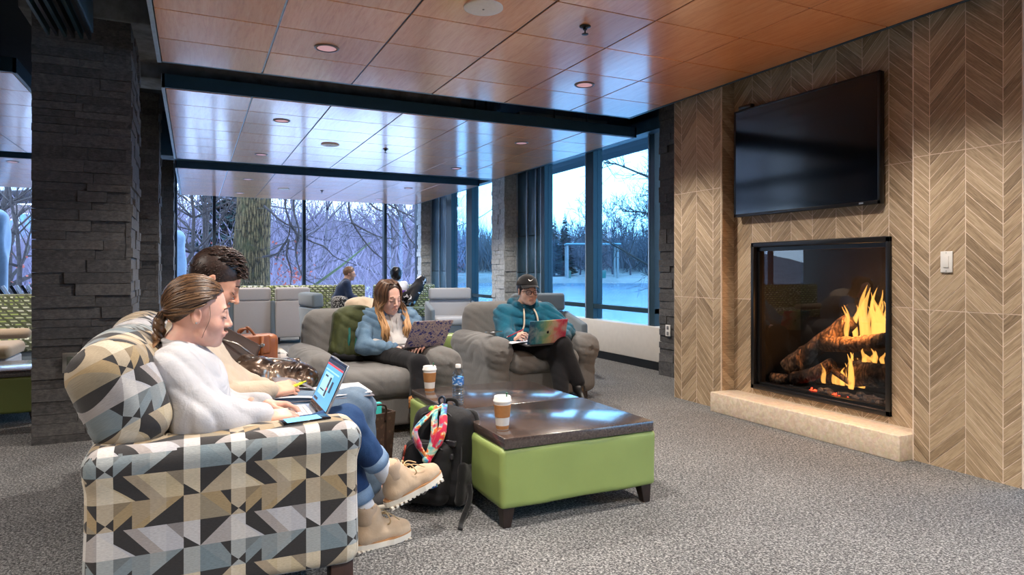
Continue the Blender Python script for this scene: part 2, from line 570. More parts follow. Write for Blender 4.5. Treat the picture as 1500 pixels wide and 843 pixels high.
def schlick(t, lo=0.04):
    lw = t.nodes.new("ShaderNodeLayerWeight"); lw.inputs[0].default_value = 0.5
    p = t.nodes.new("ShaderNodeMath"); p.operation = "POWER"; p.inputs[1].default_value = 5.0; t.links.new(lw.outputs["Facing"], p.inputs[0])
    r = t.nodes.new("ShaderNodeMapRange"); r.inputs[3].default_value = lo; r.inputs[4].default_value = 1.0; t.links.new(p.outputs[0], r.inputs[0])
    return r.outputs[0]
def m_glass(name='blue tinted window glass', tint=(0.56, 0.78, 0.90, 1)):
    m = bpy.data.materials.new(name); m.use_nodes = True; t = m.node_tree; t.nodes.clear()
    o = t.nodes.new('ShaderNodeOutputMaterial'); tr = t.nodes.new('ShaderNodeBsdfTransparent'); gl = t.nodes.new('ShaderNodeBsdfGlossy')
    mx = t.nodes.new('ShaderNodeMixShader'); fr = schlick(t, 0.03)
    tr.inputs[0].default_value = tint; gl.inputs['Roughness'].default_value = 0.01
    gl.inputs[0].default_value = (0.9, 0.95, 1, 1)
    t.links.new(fr, mx.inputs[0]); t.links.new(tr.outputs[0], mx.inputs[1]); t.links.new(gl.outputs[0], mx.inputs[2]); t.links.new(mx.outputs[0], o.inputs[0])
    return m

def m_clear(name, tint=(0.97, 0.98, 1, 1), ior=1.35, rough=0.02):
    m = bpy.data.materials.new(name); m.use_nodes = True; t = m.node_tree; t.nodes.clear()
    o = t.nodes.new('ShaderNodeOutputMaterial'); tr = t.nodes.new('ShaderNodeBsdfTransparent'); gl = t.nodes.new('ShaderNodeBsdfGlossy')
    mx = t.nodes.new('ShaderNodeMixShader'); fr = schlick(t, ((ior - 1) / (ior + 1)) ** 2)
    tr.inputs[0].default_value = tint; gl.inputs['Roughness'].default_value = rough
    t.links.new(fr, mx.inputs[0]); t.links.new(tr.outputs[0], mx.inputs[1]); t.links.new(gl.outputs[0], mx.inputs[2]); t.links.new(mx.outputs[0], o.inputs[0])
    return m

def m_emit(name, c, power):
    g = NG(name); c = lin(c)
    return g.P(color=c, emit=c, power=power, rough=0.5)

def m_geo_sofa():
    """woven print: bands of blue grey, tan, gold and lavender grey, crossed by charcoal triangles and bars"""
    g = NG('geometric print upholstery'); uv = g.n('ShaderNodeUVMap'); uv.uv_map = 'UVMap'
    s = g.n('ShaderNodeSeparateXYZ'); g.set(s.inputs[0], uv.outputs[0])
    PX, PY = 0.36, 0.162
    U = g.M('DIVIDE', g.M('ADD', s.outputs[0], 0.028), PX); V = g.M('DIVIDE', g.M('SUBTRACT', s.outputs[1], 0.110), PY)
    par = g.M('FLOORED_MODULO', g.M('FLOOR', V), 2.0); v2 = g.M('FRACT', V); u = g.M('FRACT', U)
    low = g.M('LESS_THAN', v2, 0.5); hi = g.M('SUBTRACT', 1.0, low); vb = g.M('FRACT', g.M('MULTIPLY', v2, 2.0))
    top = g.mix(par, lin((122, 133, 138)), lin((156, 136, 104))); bot = g.mix(par, lin((186, 170, 140)), lin((176, 175, 180)))
    col = g.mix(low, top, bot)
    def AND(*q):
        r = q[0]
        for k in q[1:]: r = g.M('MULTIPLY', r, k)
        return r
    def bt(a, b): return AND(g.M('GREATER_THAN', u, a), g.M('LESS_THAN', u, b))
    def ln(c0, cu): return g.M('ADD', c0, g.M('MULTIPLY', u, cu))            # straight line c0 + cu * u
    def below(c0, cu): return g.M('LESS_THAN', vb, ln(c0, cu))
    def above(c0, cu): return g.M('GREATER_THAN', vb, ln(c0, cu))
    def tone(f, k, c): return g.mix(g.M('MULTIPLY', f, k), col, lin(c))
    # lighter strips, mid tone facets
    col = tone(bt(0.0, 0.127), 0.28, (214, 208, 198)); col = tone(bt(0.37, 0.488), 0.26, (220, 216, 208)); col = tone(bt(0.75, 0.87), 0.14, (220, 216, 208))
    col = tone(AND(hi, bt(0.127, 0.37), below(1.52, -4.1)), 0.30, (88, 112, 124)); col = tone(AND(hi, bt(0.488, 0.62), above(-1.35, 3.8)), 0.45, (92, 88, 84)); col = tone(AND(hi, bt(0.62, 1.0), above(-2.07, 3.33)), 0.22, (150, 146, 140))
    col = tone(AND(low, bt(0.127, 0.37)), 0.5, (146, 134, 122)); col = tone(AND(low, bt(0.37, 0.66), below(2.5, -4.1)), 0.30, (214, 206, 192))
    Rr = g.M('ADD', 0.556, g.M('MULTIPLY', g.M('SUBTRACT', 1.0, vb), 0.196)); Lr = g.M('ADD', 0.488, g.M('MULTIPLY', g.M('MAXIMUM', g.M('SUBTRACT', 0.55, vb), 0.0), 0.285))
    col = tone(AND(low, g.M('GREATER_THAN', u, Rr), g.M('LESS_THAN', u, g.M('ADD', Rr, 0.10))), 0.6, (140, 126, 114))
    col = tone(AND(low, bt(0.87, 1.0), above(5.35, -5.0)), 0.7, (104, 96, 90))
    # charcoal pieces
    d = AND(hi, bt(0.70, 1.0), below(-2.333, 3.333))
    for k in (AND(hi, bt(0.285, 0.37), above(2.84, -6.47)), AND(hi, bt(0.37, 0.43), below(1.87, -3.83), above(-1.36, 3.67)), AND(hi, bt(0.43, 0.488), below(-1.48, 3.96), above(1.86, -3.8)),
              AND(hi, bt(0.488, 0.62), below(-1.88, 3.85)), AND(low, bt(0.0, 0.127), below(0.45, -3.54)), AND(low, bt(0.127, 0.37), above(-0.522, 4.11)),
              AND(low, g.M('GREATER_THAN', u, Lr), g.M('LESS_THAN', u, Rr))):
        d = g.M('MAXIMUM', d, k)
    weave = g.noise(g.mapping(uv.outputs[0], (90, 520, 1)), 1.0, 2)
    col = g.mix(d, col, lin((54, 52, 52)))
    col = g.mix(1.0, col, g.ramp(weave, [(0.3, (0.86, 0.86, 0.86, 1)), (0.7, (1.14, 1.14, 1.14, 1))]), 'MULTIPLY')
    g.bump(g.M('ADD', weave, g.M('MULTIPLY', g.noise(g.tc(), 6, 3, dist=1.0), 4.0)), 0.2, 0.003)
    return g.P(color=col, rough=0.88, spec=0.25, sheen=0.15)

def m_dash_fabric():
    """green, white and dark dashes of the far sofas"""
    g = NG('green dash upholstery'); uv = g.n('ShaderNodeUVMap'); uv.uv_map = 'UVMap'
    br = g.n('ShaderNodeTexBrick'); g.set(br.inputs['Vector'], uv.outputs[0])
    br.offset = 0.5; br.squash = 1.0
    br.inputs['Color1'].default_value = lin((160, 182, 76)); br.inputs['Color2'].default_value = lin((236, 238, 228)); br.inputs['Mortar'].default_value = lin((104, 108, 92))
    br.inputs['Scale'].default_value = 1.0; br.inputs['Mortar Size'].default_value = 0.012; br.inputs['Brick Width'].default_value = 0.10; br.inputs['Row Height'].default_value = 0.038
    br.inputs['Bias'].default_value = 0.0
    wv = g.wave(uv.outputs[0], 7.0, 3.0, 2, 2.0, 'DIAGONAL')
    col = g.mix(g.mr(wv, 0.72, 0.8), br.outputs[0], lin((84, 92, 66)))
    g.bump(g.noise(uv.outputs[0], 300, 2), 0.2)
    return g.P(color=col, rough=0.9, sheen=0.1)

def m_skin(name, c, pink=(206, 140, 122)):
    g = NG(name); c = lin(c)
    f = g.noise(g.tc(), 30, 4); at = g.n('ShaderNodeAttribute'); at.attribute_name = 'tint'
    col = g.mix(g.mr(f, 0.3, 0.7), dim(c, 0.93), dim(c, 1.05))
    col = g.mix(at.outputs['Fac'], col, lin(pink))
    g.bump(g.noise(g.tc(), 500, 2), 0.08, 0.001)
    return g.P(color=col, rough=0.48, spec=0.4, sss=0.12, sssr=(1.0, 0.35, 0.2), ssss=0.006)

def m_hair(name, dark, light, tips=None, tip0=0.45, tip1=0.8):
    g = NG(name); v = g.tc()
    at = g.n('ShaderNodeAttribute'); at.attribute_name = 'shade'; tp = g.n('ShaderNodeAttribute'); tp.attribute_name = 'tip'
    f = g.noise(v, 120, 3)
    col = g.ramp(g.M('ADD', g.M('MULTIPLY', at.outputs['Fac'], 0.75), g.M('MULTIPLY', f, 0.25)), [(0.1, lin(dark)), (0.9, lin(light))])
    if tips is not None:
        t2 = g.ramp(at.outputs['Fac'], [(0, dim(lin(tips), 0.55)), (1, lin(tips))])
        col = g.mix(g.mr(tp.outputs['Fac'], tip0, tip1), col, t2)
    g.bump(g.noise(v, 420, 2), 0.35, 0.0015)
    return g.P(color=col, rough=0.38, spec=0.45)

carpet = m_carpet(); ceiling_wood = m_ceiling_wood(); plank_m = m_plank(); stone = m_stone(); stone_daylit = m_stone_daylit(); hearth_m = m_hearth(); glass = m_glass(); glass_far = m_glass('pale blue window glass', (0.92, 0.94, 1.0, 1))
grout = plain('beige grout', (226, 208, 190), 0.8)
navy = plain('navy painted steel', (42, 74, 94), 0.4, 0.0, 0.5, 0.08)
teal_frame = plain('teal anodised aluminium', (22, 50, 60), 0.4, 0.2, 0.5, 0.06)
bright_trim = plain('pale aluminium edge', (176, 196, 214), 0.35, 0.5)
concrete = plain('dark rough concrete', (112, 116, 120), 0.85, 0, 0.3, 0.35, 9, 0.5, 30)
plenum = plain('black ceiling void paint', (38, 45, 51), 0.8)
mullion_m = plain('charcoal blue mullion', (30, 44, 58), 0.4, 0.2)
white_panel = plain('warm white enamel', (212, 206, 196), 0.45, 0, 0.5, 0.03)
wall_paint = plain('warm grey paint', (150, 146, 140), 0.7, 0, 0.3, 0.04)
black_metal = plain('black enamel', (18, 18, 20), 0.35)
screen_black = plain('glossy black screen', (4, 6, 12), 0.10, 0, 0.5, 0.0)
white_plastic = plain('white plastic', (232, 230, 226), 0.4, 0, 0.5, 0.02)
steel = plain('brushed steel', (180, 178, 172), 0.3, 0.9)
geo_fabric = m_geo_sofa(); dash_fabric = m_dash_fabric()
dark_wood = plain('espresso wood', (44, 32, 28), 0.4, 0, 0.5, 0.3, 30)
# ------------------------------------------------------------------ the setting
def struct(o, label=None):
    o['kind'] = 'structure'
    if label: o['label'] = label
    return o

CEIL = 2.56
floor = struct(box('floor', (-9, -5, -0.1), (7.2, 14.5, 0.0), carpet), 'grey flecked carpet floor of the lounge')
slab = struct(box('ceiling', (-9, -5, 3.25), (7.2, 14.7, 3.45), plenum), 'dark concrete ceiling slab above the hung panels')
wall_back = struct(box('wall_back', (-9, -5.2, 0), (7.2, -5.0, 3.3), wall_paint), 'plain painted wall behind the camera')
wall_left = struct(box('wall_left', (-9.2, -5, 0), (-9.0, 14.5, 3.3), wall_paint), 'plain painted side wall far off')

# --- hung ceiling clouds of veneered panels
def ceiling_cloud(name, label, x0, nx, px, y1, ny, py, lamps=(), fascia=0.11, side=True):
    root = bpy.data.objects.new(name, None); root.location = (x0, y1, CEIL); COL.objects.link(root); struct(root, label)
    x1 = x0 + nx * px; y0 = y1 - ny * py
    box('backing', (x0 + 0.01, y0 + 0.01, CEIL + 0.022), (x1 - 0.01, y1 - 0.01, CEIL + 0.03), plenum, root)
    bm = bmesh.new(); bm_box(bm, (-px / 2 + 0.006, -py / 2 + 0.0048, 0), (px / 2 - 0.006, py / 2 - 0.0048, 0.02))
    base = bm_obj('ceiling_panel', bm, ceiling_wood, None, bevel=0.0015, segs=1)
    first = True
    for i in range(nx):
        for j in range(ny):
            o = base if first else base.copy()
            if not first: COL.objects.link(o)
            first = False
            o.location = (x0 + (i + 0.5) * px, y1 - (j + 0.5) * py, CEIL + 0.001 * ((i * 7 + j * 3) % 3) * 0.6)
            attach(o, root)
    for i in range(1, nx):                       # metal reveals between the panel columns
        x = x0 + i * px
        box('reveal', (x - 0.005, y0, CEIL + 0.006), (x + 0.005, y1, CEIL + 0.016), mullion_m if i > 1 else bright_trim, root)
    if fascia:
        box('near_fascia', (x0 - 0.02, y0 - 0.03, CEIL + 0.004), (x1 + 0.02, y0, CEIL + fascia), navy, root)
        box('far_fascia', (x0 - 0.02, y1, CEIL + 0.002), (x1 + 0.02, y1 + 0.03, CEIL + fascia), navy, root)
        box('side_fascia', (x0 - 0.025, y0 - 0.03, CEIL - 0.002), (x0, y1 + 0.03, CEIL + fascia), bright_trim, root)
        box('side_fascia', (x1, y0 - 0.03, CEIL), (x1 + 0.025, y1 + 0.03, CEIL + fascia), navy, root)
    return root

P1X, P1Y = 0.652, 0.517
cloud_1 = ceiling_cloud('ceiling_cloud', 'nearest hung field of orange wood ceiling panels beside the fireplace', -0.203, 6, P1X, 5.15, 14, P1Y)
cloud_2 = ceiling_cloud('ceiling_cloud', 'middle hung field of orange wood ceiling panels behind the concrete beam', -0.207, 7, 0.645, 9.53, 7, P1Y)
cloud_3 = ceiling_cloud('ceiling_cloud', 'farthest hung field of wood ceiling panels above the patterned sofas', -0.215, 7, 0.655, 14.07, 7, P1Y)
cloud_4 = ceiling_cloud('ceiling_cloud', 'hung field of wood ceiling panels left of the stone pillar, nearer one', -1.19 - 6 * 0.652, 6, 0.652, 9.85, 7, 0.558)
cloud_6 = ceiling_cloud('ceiling_cloud', 'hung field of wood ceiling panels left of the camera, out of view', -1.19 - 6 * 0.652, 6, 0.652, 5.15, 14, P1Y)
cloud_5 = ceiling_cloud('ceiling_cloud', 'hung field of wood ceiling panels left of the stone pillar, by the window', -1.19 - 6 * 0.652, 6, 0.652, 14.07, 7, P1Y)

# --- downlights, speakers, sprinklers
can_rim = plain('grey downlight rim', (120, 116, 116), 0.35, 0.6); can_lens = m_emit('pinkish lamp lens', (226, 176, 182), 0.16)
def downlight(x, y, label, lit=True, w=None, real=True):
    root = empty('downlight', (x, y, CEIL), label, 'light', 'recessed ceiling downlights')
    lathe('rim', [(0.068, -0.006), (0.078, -0.004), (0.078, 0.004), (0.062, 0.004), (0.060, -0.004)], (x, y, CEIL - 0.001), can_rim, root, 28, caps=False)
    lathe('lens', [(0.060, 0.0), (0.052, 0.003), (0.001, 0.004)], (x, y, CEIL - 0.004), can_lens, root, 24)
    if lit:
        l = bpy.data.lights.new('downlight', 'SPOT'); l.energy = w or DOWNLIGHT_W; l.color = DOWNLIGHT_COLOR
        l.spot_size = math.radians(128); l.spot_blend = 0.55; l.shadow_soft_size = 0.06
        lo = bpy.data.objects.new('downlight_lamp', l); lo.location = (x, y, CEIL - 0.03); COL.objects.link(lo); attach(lo, root)
    return root
WORD = {0: 'nearest', 1: 'second', 2: 'third'}
downlight(0.775, 4.376, 'large recessed downlight in the nearest wood ceiling, left of the round speaker')
downlight(2.731, 4.376, 'recessed downlight in the nearest wood ceiling, toward the fireplace wall')
downlight(0.76, 6.69, 'recessed downlight at the front left of the middle wood ceiling')
downlight(0.755, 8.76, 'recessed downlight at the back left of the middle wood ceiling')
downlight(3.34, 6.69, 'recessed downlight at the front right of the middle wood ceiling')
downlight(3.34, 8.76, 'recessed downlight at the back right of the middle wood ceiling')
downlight(0.77, 11.23, 'recessed downlight at the front left of the farthest wood ceiling')
downlight(3.39, 11.23, 'recessed downlight at the front right of the farthest wood ceiling')
downlight(0.77, 13.30, 'small recessed downlight at the back left of the farthest wood ceiling')
downlight(3.39, 13.30, 'small recessed downlight at the back right of the farthest wood ceiling')
downlight(-2.17, 10.78, 'recessed downlight in the wood ceiling left of the stone pillar')
for x, y, lab, w in ((0.775, 2.308, 'recessed downlight above the near sofa arm, out of view', ROOM_LAMP_W), (2.731, 2.308, 'recessed downlight above the switch plate, out of view', ROOM_LAMP_W * 0.7), (0.775, 0.24, 'recessed downlight over the camera on the sofa side', ROOM_LAMP_W),
                     (2.731, 0.24, 'recessed downlight over the camera on the fireplace side', ROOM_LAMP_W), (0.775, -1.3, 'recessed downlight behind the camera on the sofa side', ROOM_LAMP_W), (2.731, -1.3, 'recessed downlight behind the camera on the fireplace side', ROOM_LAMP_W)):
    downlight(x, y, lab, w=w)
for x, y, lab in ((-2.2, 7.6, 'recessed downlight hidden behind the stone pillar, over the bench'), (-3.6, 10.8, 'recessed downlight far left by the window'), (-3.5, 7.6, 'recessed downlight far left over the green sofa'), (-1.6, 2.3, 'added fill downlight left of the camera beside the sofa, out of view'), (-1.6, 0.2, 'added fill downlight left of and behind the camera, out of view'), (-3.5, 2.3, 'added fill downlight far left of the camera, out of view')):  # the ones left of the camera are unseen fill, added to brighten the carpet
    downlight(x, y, lab)

grille = plain('white speaker grille', (238, 232, 224), 0.5, 0, 0.5, 0.03, 60)
def speaker(x, y, r, label):
    root = empty('ceiling_speaker', (x, y, CEIL), label, 'speaker')
    lathe('grille', [(r, 0.002), (r, -0.006), (r * 0.93, -0.010), (r * 0.5, -0.012), (0.004, -0.0125)], (x, y, CEIL - 0.001), grille, root, 36)
    lathe('badge', [(0.006, 0), (0.006, -0.002), (0.001, -0.0025)], (x, y, CEIL - 0.0132), can_rim, root, 10)
speaker(1.427, 3.325, 0.108, 'large white round ceiling speaker at the top of the view')
speaker(1.405, 7.72, 0.10, 'white round ceiling speaker in the middle wood ceiling')
speaker(1.43, 12.27, 0.10, 'white round ceiling speaker in the farthest wood ceiling')
def sprinkler(x, y, label):
    root = empty('sprinkler', (x, y, CEIL), label, 'sprinkler', 'ceiling sprinklers')
    lathe('escutcheon', [(0.034, 0.0), (0.034, -0.004), (0.014, -0.010), (0.012, -0.022)], (x, y, CEIL - 0.001), black_metal, root, 18)
    lathe('deflector', [(0.004, -0.02), (0.004, -0.045), (0.02, -0.046), (0.02, -0.049), (0.003, -0.051)], (x, y, CEIL), black_metal, root, 14)
sprinkler(2.079, 3.325, 'black sprinkler head in the nearest wood ceiling')
sprinkler(2.05, 7.72, 'black sprinkler head in the middle wood ceiling')
sprinkler(2.09, 12.27, 'black sprinkler head in the farthest wood ceiling')

# --- void above: beam, ducts, diffuser
struct(box('beam', (-1.0, 6.02, 2.66), (2.35, 6.4, 3.25), concrete, bevel=0.01), 'rough concrete beam above the ceiling gap')
struct(box('beam', (-1.0, 5.1, 2.78), (-0.25, 6.1, 3.25), concrete, bevel=0.01), 'rough concrete beam end over the stone pillar')
struct(box('beam', (-0.95, 10.0, 2.66), (4.6, 10.4, 3.25), navy, bevel=0.01), 'dark beam between the middle and far ceilings')
duct_m = plain('galvanised duct', (150, 160, 164), 0.35, 0.6, 0.5, 0.1)
d = empty('round_duct', (2.6, 6.8, 2.9), 'silver round duct in the dark gap above the middle ceiling', 'duct')
tube('pipe', [(1.9, 6.55, 2.93), (2.9, 6.72, 2.93), (3.02, 6.8, 2.93)], 0.11, duct_m, d, 20)
tube('collar', [(2.93, 6.72, 2.93), (2.98, 6.75, 2.93)], 0.122, duct_m, d, 20)
for xx in (2.1, 2.5, 2.62, 3.4, 3.8):
    struct(box('trim', (xx, 6.05, 2.68), (xx + 0.012, 6.062, 3.25), black_metal), 'thin ceiling hanger rod in the dark gap')
struct(box('beam', (3.1, 6.25, 2.72), (4.2, 6.5, 2.80), duct_m), 'pale strip of steel above the middle ceiling gap')

dif = empty('slot_diffuser', (-0.66, 4.5, 2.5), 'dark slotted air diffuser hanging in front of the stone pillar', 'diffuser')
box('housing', (-0.79, 3.4, 2.56), (-0.55, 4.72, 2.75), navy, dif, bevel=0.004)
for k in range(6):
    x = -0.785 + k * 0.042
    box('slat', (x, 3.4, 2.515), (x + 0.016, 4.72, 2.56), black_metal if k % 2 else teal_frame, dif)

# --- stone pillars
def stone_pillar(name, label, x0, x1, y0, y1, z1, m, faces, seed, course=(0.045, 0.085), lens=(0.16, 0.42)):
    rs = random.Random(seed)
    root = struct(box(name, (x0 + 0.02, y0 + 0.02, 0), (x1 - 0.02, y1 - 0.02, z1), concrete), label)
    for f in faces:
        z = 0.0
        a0, a1 = (x0, x1) if f in ('-y', '+y') else (y0, y1)
        while z < z1 - 0.01:
            h = min(rs.uniform(*course), z1 - z); 
            if z1 - z - h < 0.03: h = z1 - z
            a = a0
            while a < a1 - 1e-4:
                l = rs.uniform(*lens)
                if a + l > a1 - 0.10: l = a1 - a
                pr = rs.uniform(-0.006, 0.012)
                g = 0.0012
                if f == '-y': lo, hi = (a + g, y0 - pr, z + g), (a + l - g, y0 + 0.03, z + h - g)
                elif f == '+x': lo, hi = (x1 - 0.03, a + g, z + g), (x1 + pr, a + l - g, z + h - g)
                elif f == '-x': lo, hi = (x0 - pr, a + g, z + g), (x0 + 0.03, a + l - g, z + h - g)
                c = [(p + q) / 2 for p, q in zip(lo, hi)]
                bm = bmesh.new(); vs = bm_box(bm, [p - q for p, q in zip(lo, c)], [p - q for p, q in zip(hi, c)])
                for v in vs: v.co += Vector((rs.uniform(-1, 1), rs.uniform(-1, 1), rs.uniform(-1, 1))) * 0.0015
                o = bm_obj('stone', bm, m, None); o.location = c; attach(o, root)
                a += l
            z += h
    return root
stone_pillar('pillar', 'near square pillar clad in charcoal ledger stone beside the sofa', -0.933, -0.381, 5.122, 5.862, 3.25, stone, ('-y', '+x'), 1)
stone_pillar('pillar', 'second charcoal ledger stone pillar in line behind the near one', -0.933, -0.385, 9.05, 9.75, 3.25, stone, ('-y', '+x'), 2, (0.06, 0.1), (0.2, 0.5))
stone_pillar('pillar', 'third charcoal ledger stone pillar at the far window', -0.933, -0.33, 13.3, 14.1, 3.25, stone, ('-y', '+x'), 3, (0.08, 0.13), (0.3, 0.6))
stone_pillar('pillar', 'charcoal ledger stone pillar between the window and the fireplace wall', 4.5, 5.1, 5.02, 5.70, 3.25, stone, ('-x',), 4, (0.05, 0.09), (0.14, 0.34))
stone_pillar('pillar', 'ledger stone pillar between the two tall window bays, daylight painted into its colour', 4.5, 5.05, 9.63, 10.12, 3.25, stone_daylit, ('-x', '-y'), 5, (0.06, 0.1), (0.14, 0.3))
stone_pillar('pillar', 'far ledger stone pillar at the corner of the glass walls, daylight painted into its colour', 4.5, 5.05, 13.95, 14.25, 3.25, stone_daylit, ('-x', '-y'), 6, (0.07, 0.11), (0.2, 0.4))

# --- fireplace wall of chevron tile
TZ = [0.0, 0.89, 1.784, 2.678, 3.25]
def clip_poly(poly, lo, hi, ax):
    for sgn, lim in ((1, lo), (-1, hi)):
        out = []
        for i in range(len(poly)):
            p, q = poly[i], poly[(i + 1) % len(poly)]
            a, b = (p[ax] - lim) * sgn, (q[ax] - lim) * sgn
            if a >= 0: out.append(p)
            if (a >= 0) != (b >= 0):
                t = a / (a - b); out.append((p[0] + (q[0] - p[0]) * t, p[1] + (q[1] - p[1]) * t))
        poly = out
        if len(poly) < 3: return []
    return poly
def plank_mesh(poly, rise, T):
    """poly in (y, z) around its own origin; thickness along x; u runs along the plank"""
    n = len(poly)
    vs = [(0.0, p[0], p[1]) for p in poly] + [(T, p[0], p[1]) for p in poly]
    fs = [tuple(range(n)), tuple(reversed(range(n, 2 * n)))] + [(i, i + n, (i + 1) % n + n, (i + 1) % n) for i in range(n)]
    me = bpy.data.meshes.new('plank'); me.from_pydata(vs, [], fs); me.materials.append(plank_m)
    lay = me.uv_layers.new(name='UVMap'); c = math.sqrt(0.5)
    for l in me.loops:
        y, z = me.vertices[l.vertex_index].co[1:]
        lay.data[l.index].uv = ((y * rise + z) * c, (-y * rise + z) * c)
    me.update()
    return me
def chevron(root, X, halves, zlist=TZ, step=0.0715, face=-1):
    """halves: (yv, yb, zlo, zhi, yclip0, yclip1): planks climb from the V line yv to the joint yb"""
    for (yv, yb, zlo, zhi) in halves:
        rise = 1 if yb > yv else -1
        w = abs(yb - yv); g = 0.0030
        ya, yc = min(yv, yb) + g, max(yv, yb) - g
        shared = None
        for ti in range(len(zlist) - 1):
            t0, t1 = max(zlist[ti], zlo), min(zlist[ti + 1], zhi)
            if t1 - t0 < 0.01: continue
            t0 += 0.0025 if zlist[ti] > 0 else 0; t1 -= 0.0025
            z = t0 - w - ((t0 - w) % step)
            while z < t1:
                def zz(y, off): return z + abs(y - yv) + off
                full = [(ya, zz(ya, g)), (yc, zz(yc, g)), (yc, zz(yc, step - g)), (ya, zz(ya, step - g))]
                poly = clip_poly(full, t0, t1, 1)
                if len(poly) >= 3:
                    ar = abs(sum(poly[i][0] * poly[(i + 1) % len(poly)][1] - poly[(i + 1) % len(poly)][0] * poly[i][1] for i in range(len(poly)))) / 2
                    if ar > 1e-5:
                        if poly == full and shared is not None: me = shared
                        else:
                            me = plank_mesh([(p[0] - yv, p[1] - z) for p in poly], rise, 0.012)
                            if poly == full: shared = me
                        o = bpy.data.objects.new('plank', me); o.location = (X + random.uniform(-0.0006, 0.0006), yv, z); COL.objects.link(o); attach(o, root)
                z += step
FX, RX = 3.822, 3.952
wr = struct(box('wall_right', (RX - 0.0025, 2.50, 1.335), (4.6, 4.06, 3.25), grout), 'recessed chevron wood look tile wall around the fireplace')
box('wall_piece', (RX - 0.0025, 2.50, 0), (4.6, 2.70, 1.335), grout, wr)
box('wall_piece', (RX - 0.0025, 3.855, 0), (4.6, 4.06, 1.335), grout, wr)
box('wall_piece', (RX - 0.0025, 2.70, 0), (4.6, 3.855, 0.195), grout, wr)
box('wall_piece', (4.48, 2.70, 0.195), (4.6, 3.855, 1.335), grout, wr)
rv = [4.052, 3.855, 3.669, 3.481, 3.296, 3.104, 2.909, 2.724, 2.50]     # joint, V, joint ...: V lines at 3.669, 3.296, 2.909
hv = [(4.04, 3.855, 0, 3.25)]
halves = [(4.052, 3.855, 0, 3.25)]
for yv, yb in ((3.669, 3.855), (3.669, 3.481), (3.296, 3.481), (3.296, 3.104), (2.909, 3.104), (2.909, 2.724)):
    halves.append((yv, yb, 0, 0.195)); halves.append((yv, yb, 1.335, 3.25))
halves.append((2.50, 2.724, 0, 3.25))
chevron(wr, RX - 0.004, halves)
wn_pier = struct(box('wall_right', (FX - 0.0025, 1.912, 0), (4.6, 2.482, 3.25), grout), 'near pier of chevron wood look tile carrying the white switch plate')
chevron(wn_pier, FX - 0.004, [(2.387, 2.482, 0, 3.25), (2.387, 2.190, 0, 3.25), (2.003, 2.190, 0, 3.25), (2.003, 1.914, 0, 3.25)])
wf_pier = struct(box('wall_right', (FX - 0.0025, 4.056, 0), (4.6, 4.632, 3.25), grout), 'far pier of chevron wood look tile next to the charcoal stone pillar')
chevron(wf_pier, FX - 0.004, [(4.535, 4.630, 0, 3.25), (4.535, 4.345, 0, 3.25), (4.150, 4.345, 0, 3.25), (4.150, 4.058, 0, 3.25)])
# tiled return of the far pier, seen edge-on in the recess
for k in range(46):
    z = k * 0.0715
    if z + 0.0715 < 3.25:
        bm = bmesh.new(); vs = bm_box(bm, (FX + 0.001, 4.046, z + 0.001), (RX, 4.056, z + 0.0705))
        for v in vs:
            v.co.z += (RX - v.co.x) * 0.9
        o = bm_obj('plank', bm, plank_m, wf_pier, uv=True)
struct(box('trim_1', (FX - 0.005, 4.053, 0), (FX + 0.002, 4.060, 3.25), grout), 'thin pale edge of the far tiled pier')
struct(box('trim_2', (FX - 0.006, 2.478, 0), (FX + 0.002, 2.486, 3.25), grout), 'thin pale edge of the near tiled pier')
struct(box('trim_3', (FX - 0.006, 1.906, 0), (FX + 0.004, 1.914, 3.25), grout), 'thin pale corner of the tiled wall')
wall_r2 = struct(box('wall_right', (4.6, 1.9, 0), (4.75, 5.02, 3.3), wall_paint), 'backing wall of the fireplace block')

hearth = struct(box('hearth', (3.70, 2.487, 0), (RX + 0.004, 4.052, 0.152), hearth_m, bevel=0.004), 'low cream stone hearth under the fireplace')
hearth['category'] = 'hearth'; hearth['kind'] = 'thing'; hearth['label'] = 'long low cream stone hearth slab under the fireplace'

# --- glass walls
def glazing_bar(name, lo, hi, parent, m=teal_frame): return box(name, lo, hi, m, parent)
def window_wall_x(name, label, X, bars, z0, zt, z1, transom=True):
    """window in a plane x = X; bars = list of (y_lo, y_hi) mullions, nearest first"""
    root = bpy.data.objects.new(name, None); root.location = (X, bars[0][0], z0); COL.objects.link(root); struct(root, label)
    for a, b in bars:
        glazing_bar('mullion', (X - 0.06, a, z0), (X + 0.08, b, z1), root)
        glazing_bar('mullion_edge', (X - 0.066, b - 0.028, z0), (X - 0.058, b - 0.012, z1), root, bright_trim)
    y0, y1 = bars[0][0], bars[-1][1]
    glazing_bar('head_rail', (X - 0.05, y0, z1 - 0.05), (X + 0.08, y1, z1 + 0.04), root)
    glazing_bar('sill_rail', (X - 0.05, y0, z0 - 0.03), (X + 0.08, y1, z0 + 0.012), root)
    if transom: glazing_bar('transom', (X - 0.055, y0, zt - 0.028), (X + 0.07, y1, zt + 0.028), root)
    for (a, b), (c, d) in zip(bars[:-1], bars[1:]):
        if transom:
            box('pane', (X, b, z0), (X + 0.006, c, zt), glass, root); box('pane', (X, b, zt), (X + 0.006, c, z1), glass, root)
        else:
            box('pane', (X, b, z0), (X + 0.006, c, z1), glass, root)
    return root
window_wall_x('window_1', 'tall teal framed window behind the woman in the cap, overlooking the lake', 4.75, [(6.03, 6.15), (7.30, 7.50), (8.63, 8.76)], 0.47, 0.652, 2.745)
window_wall_x('window_2', 'farther tall teal framed window between the daylit stone pillars', 4.75, [(10.10, 10.2), (11.48, 11.76), (12.57, 12.9)], 0.47, 0.652, 2.745)
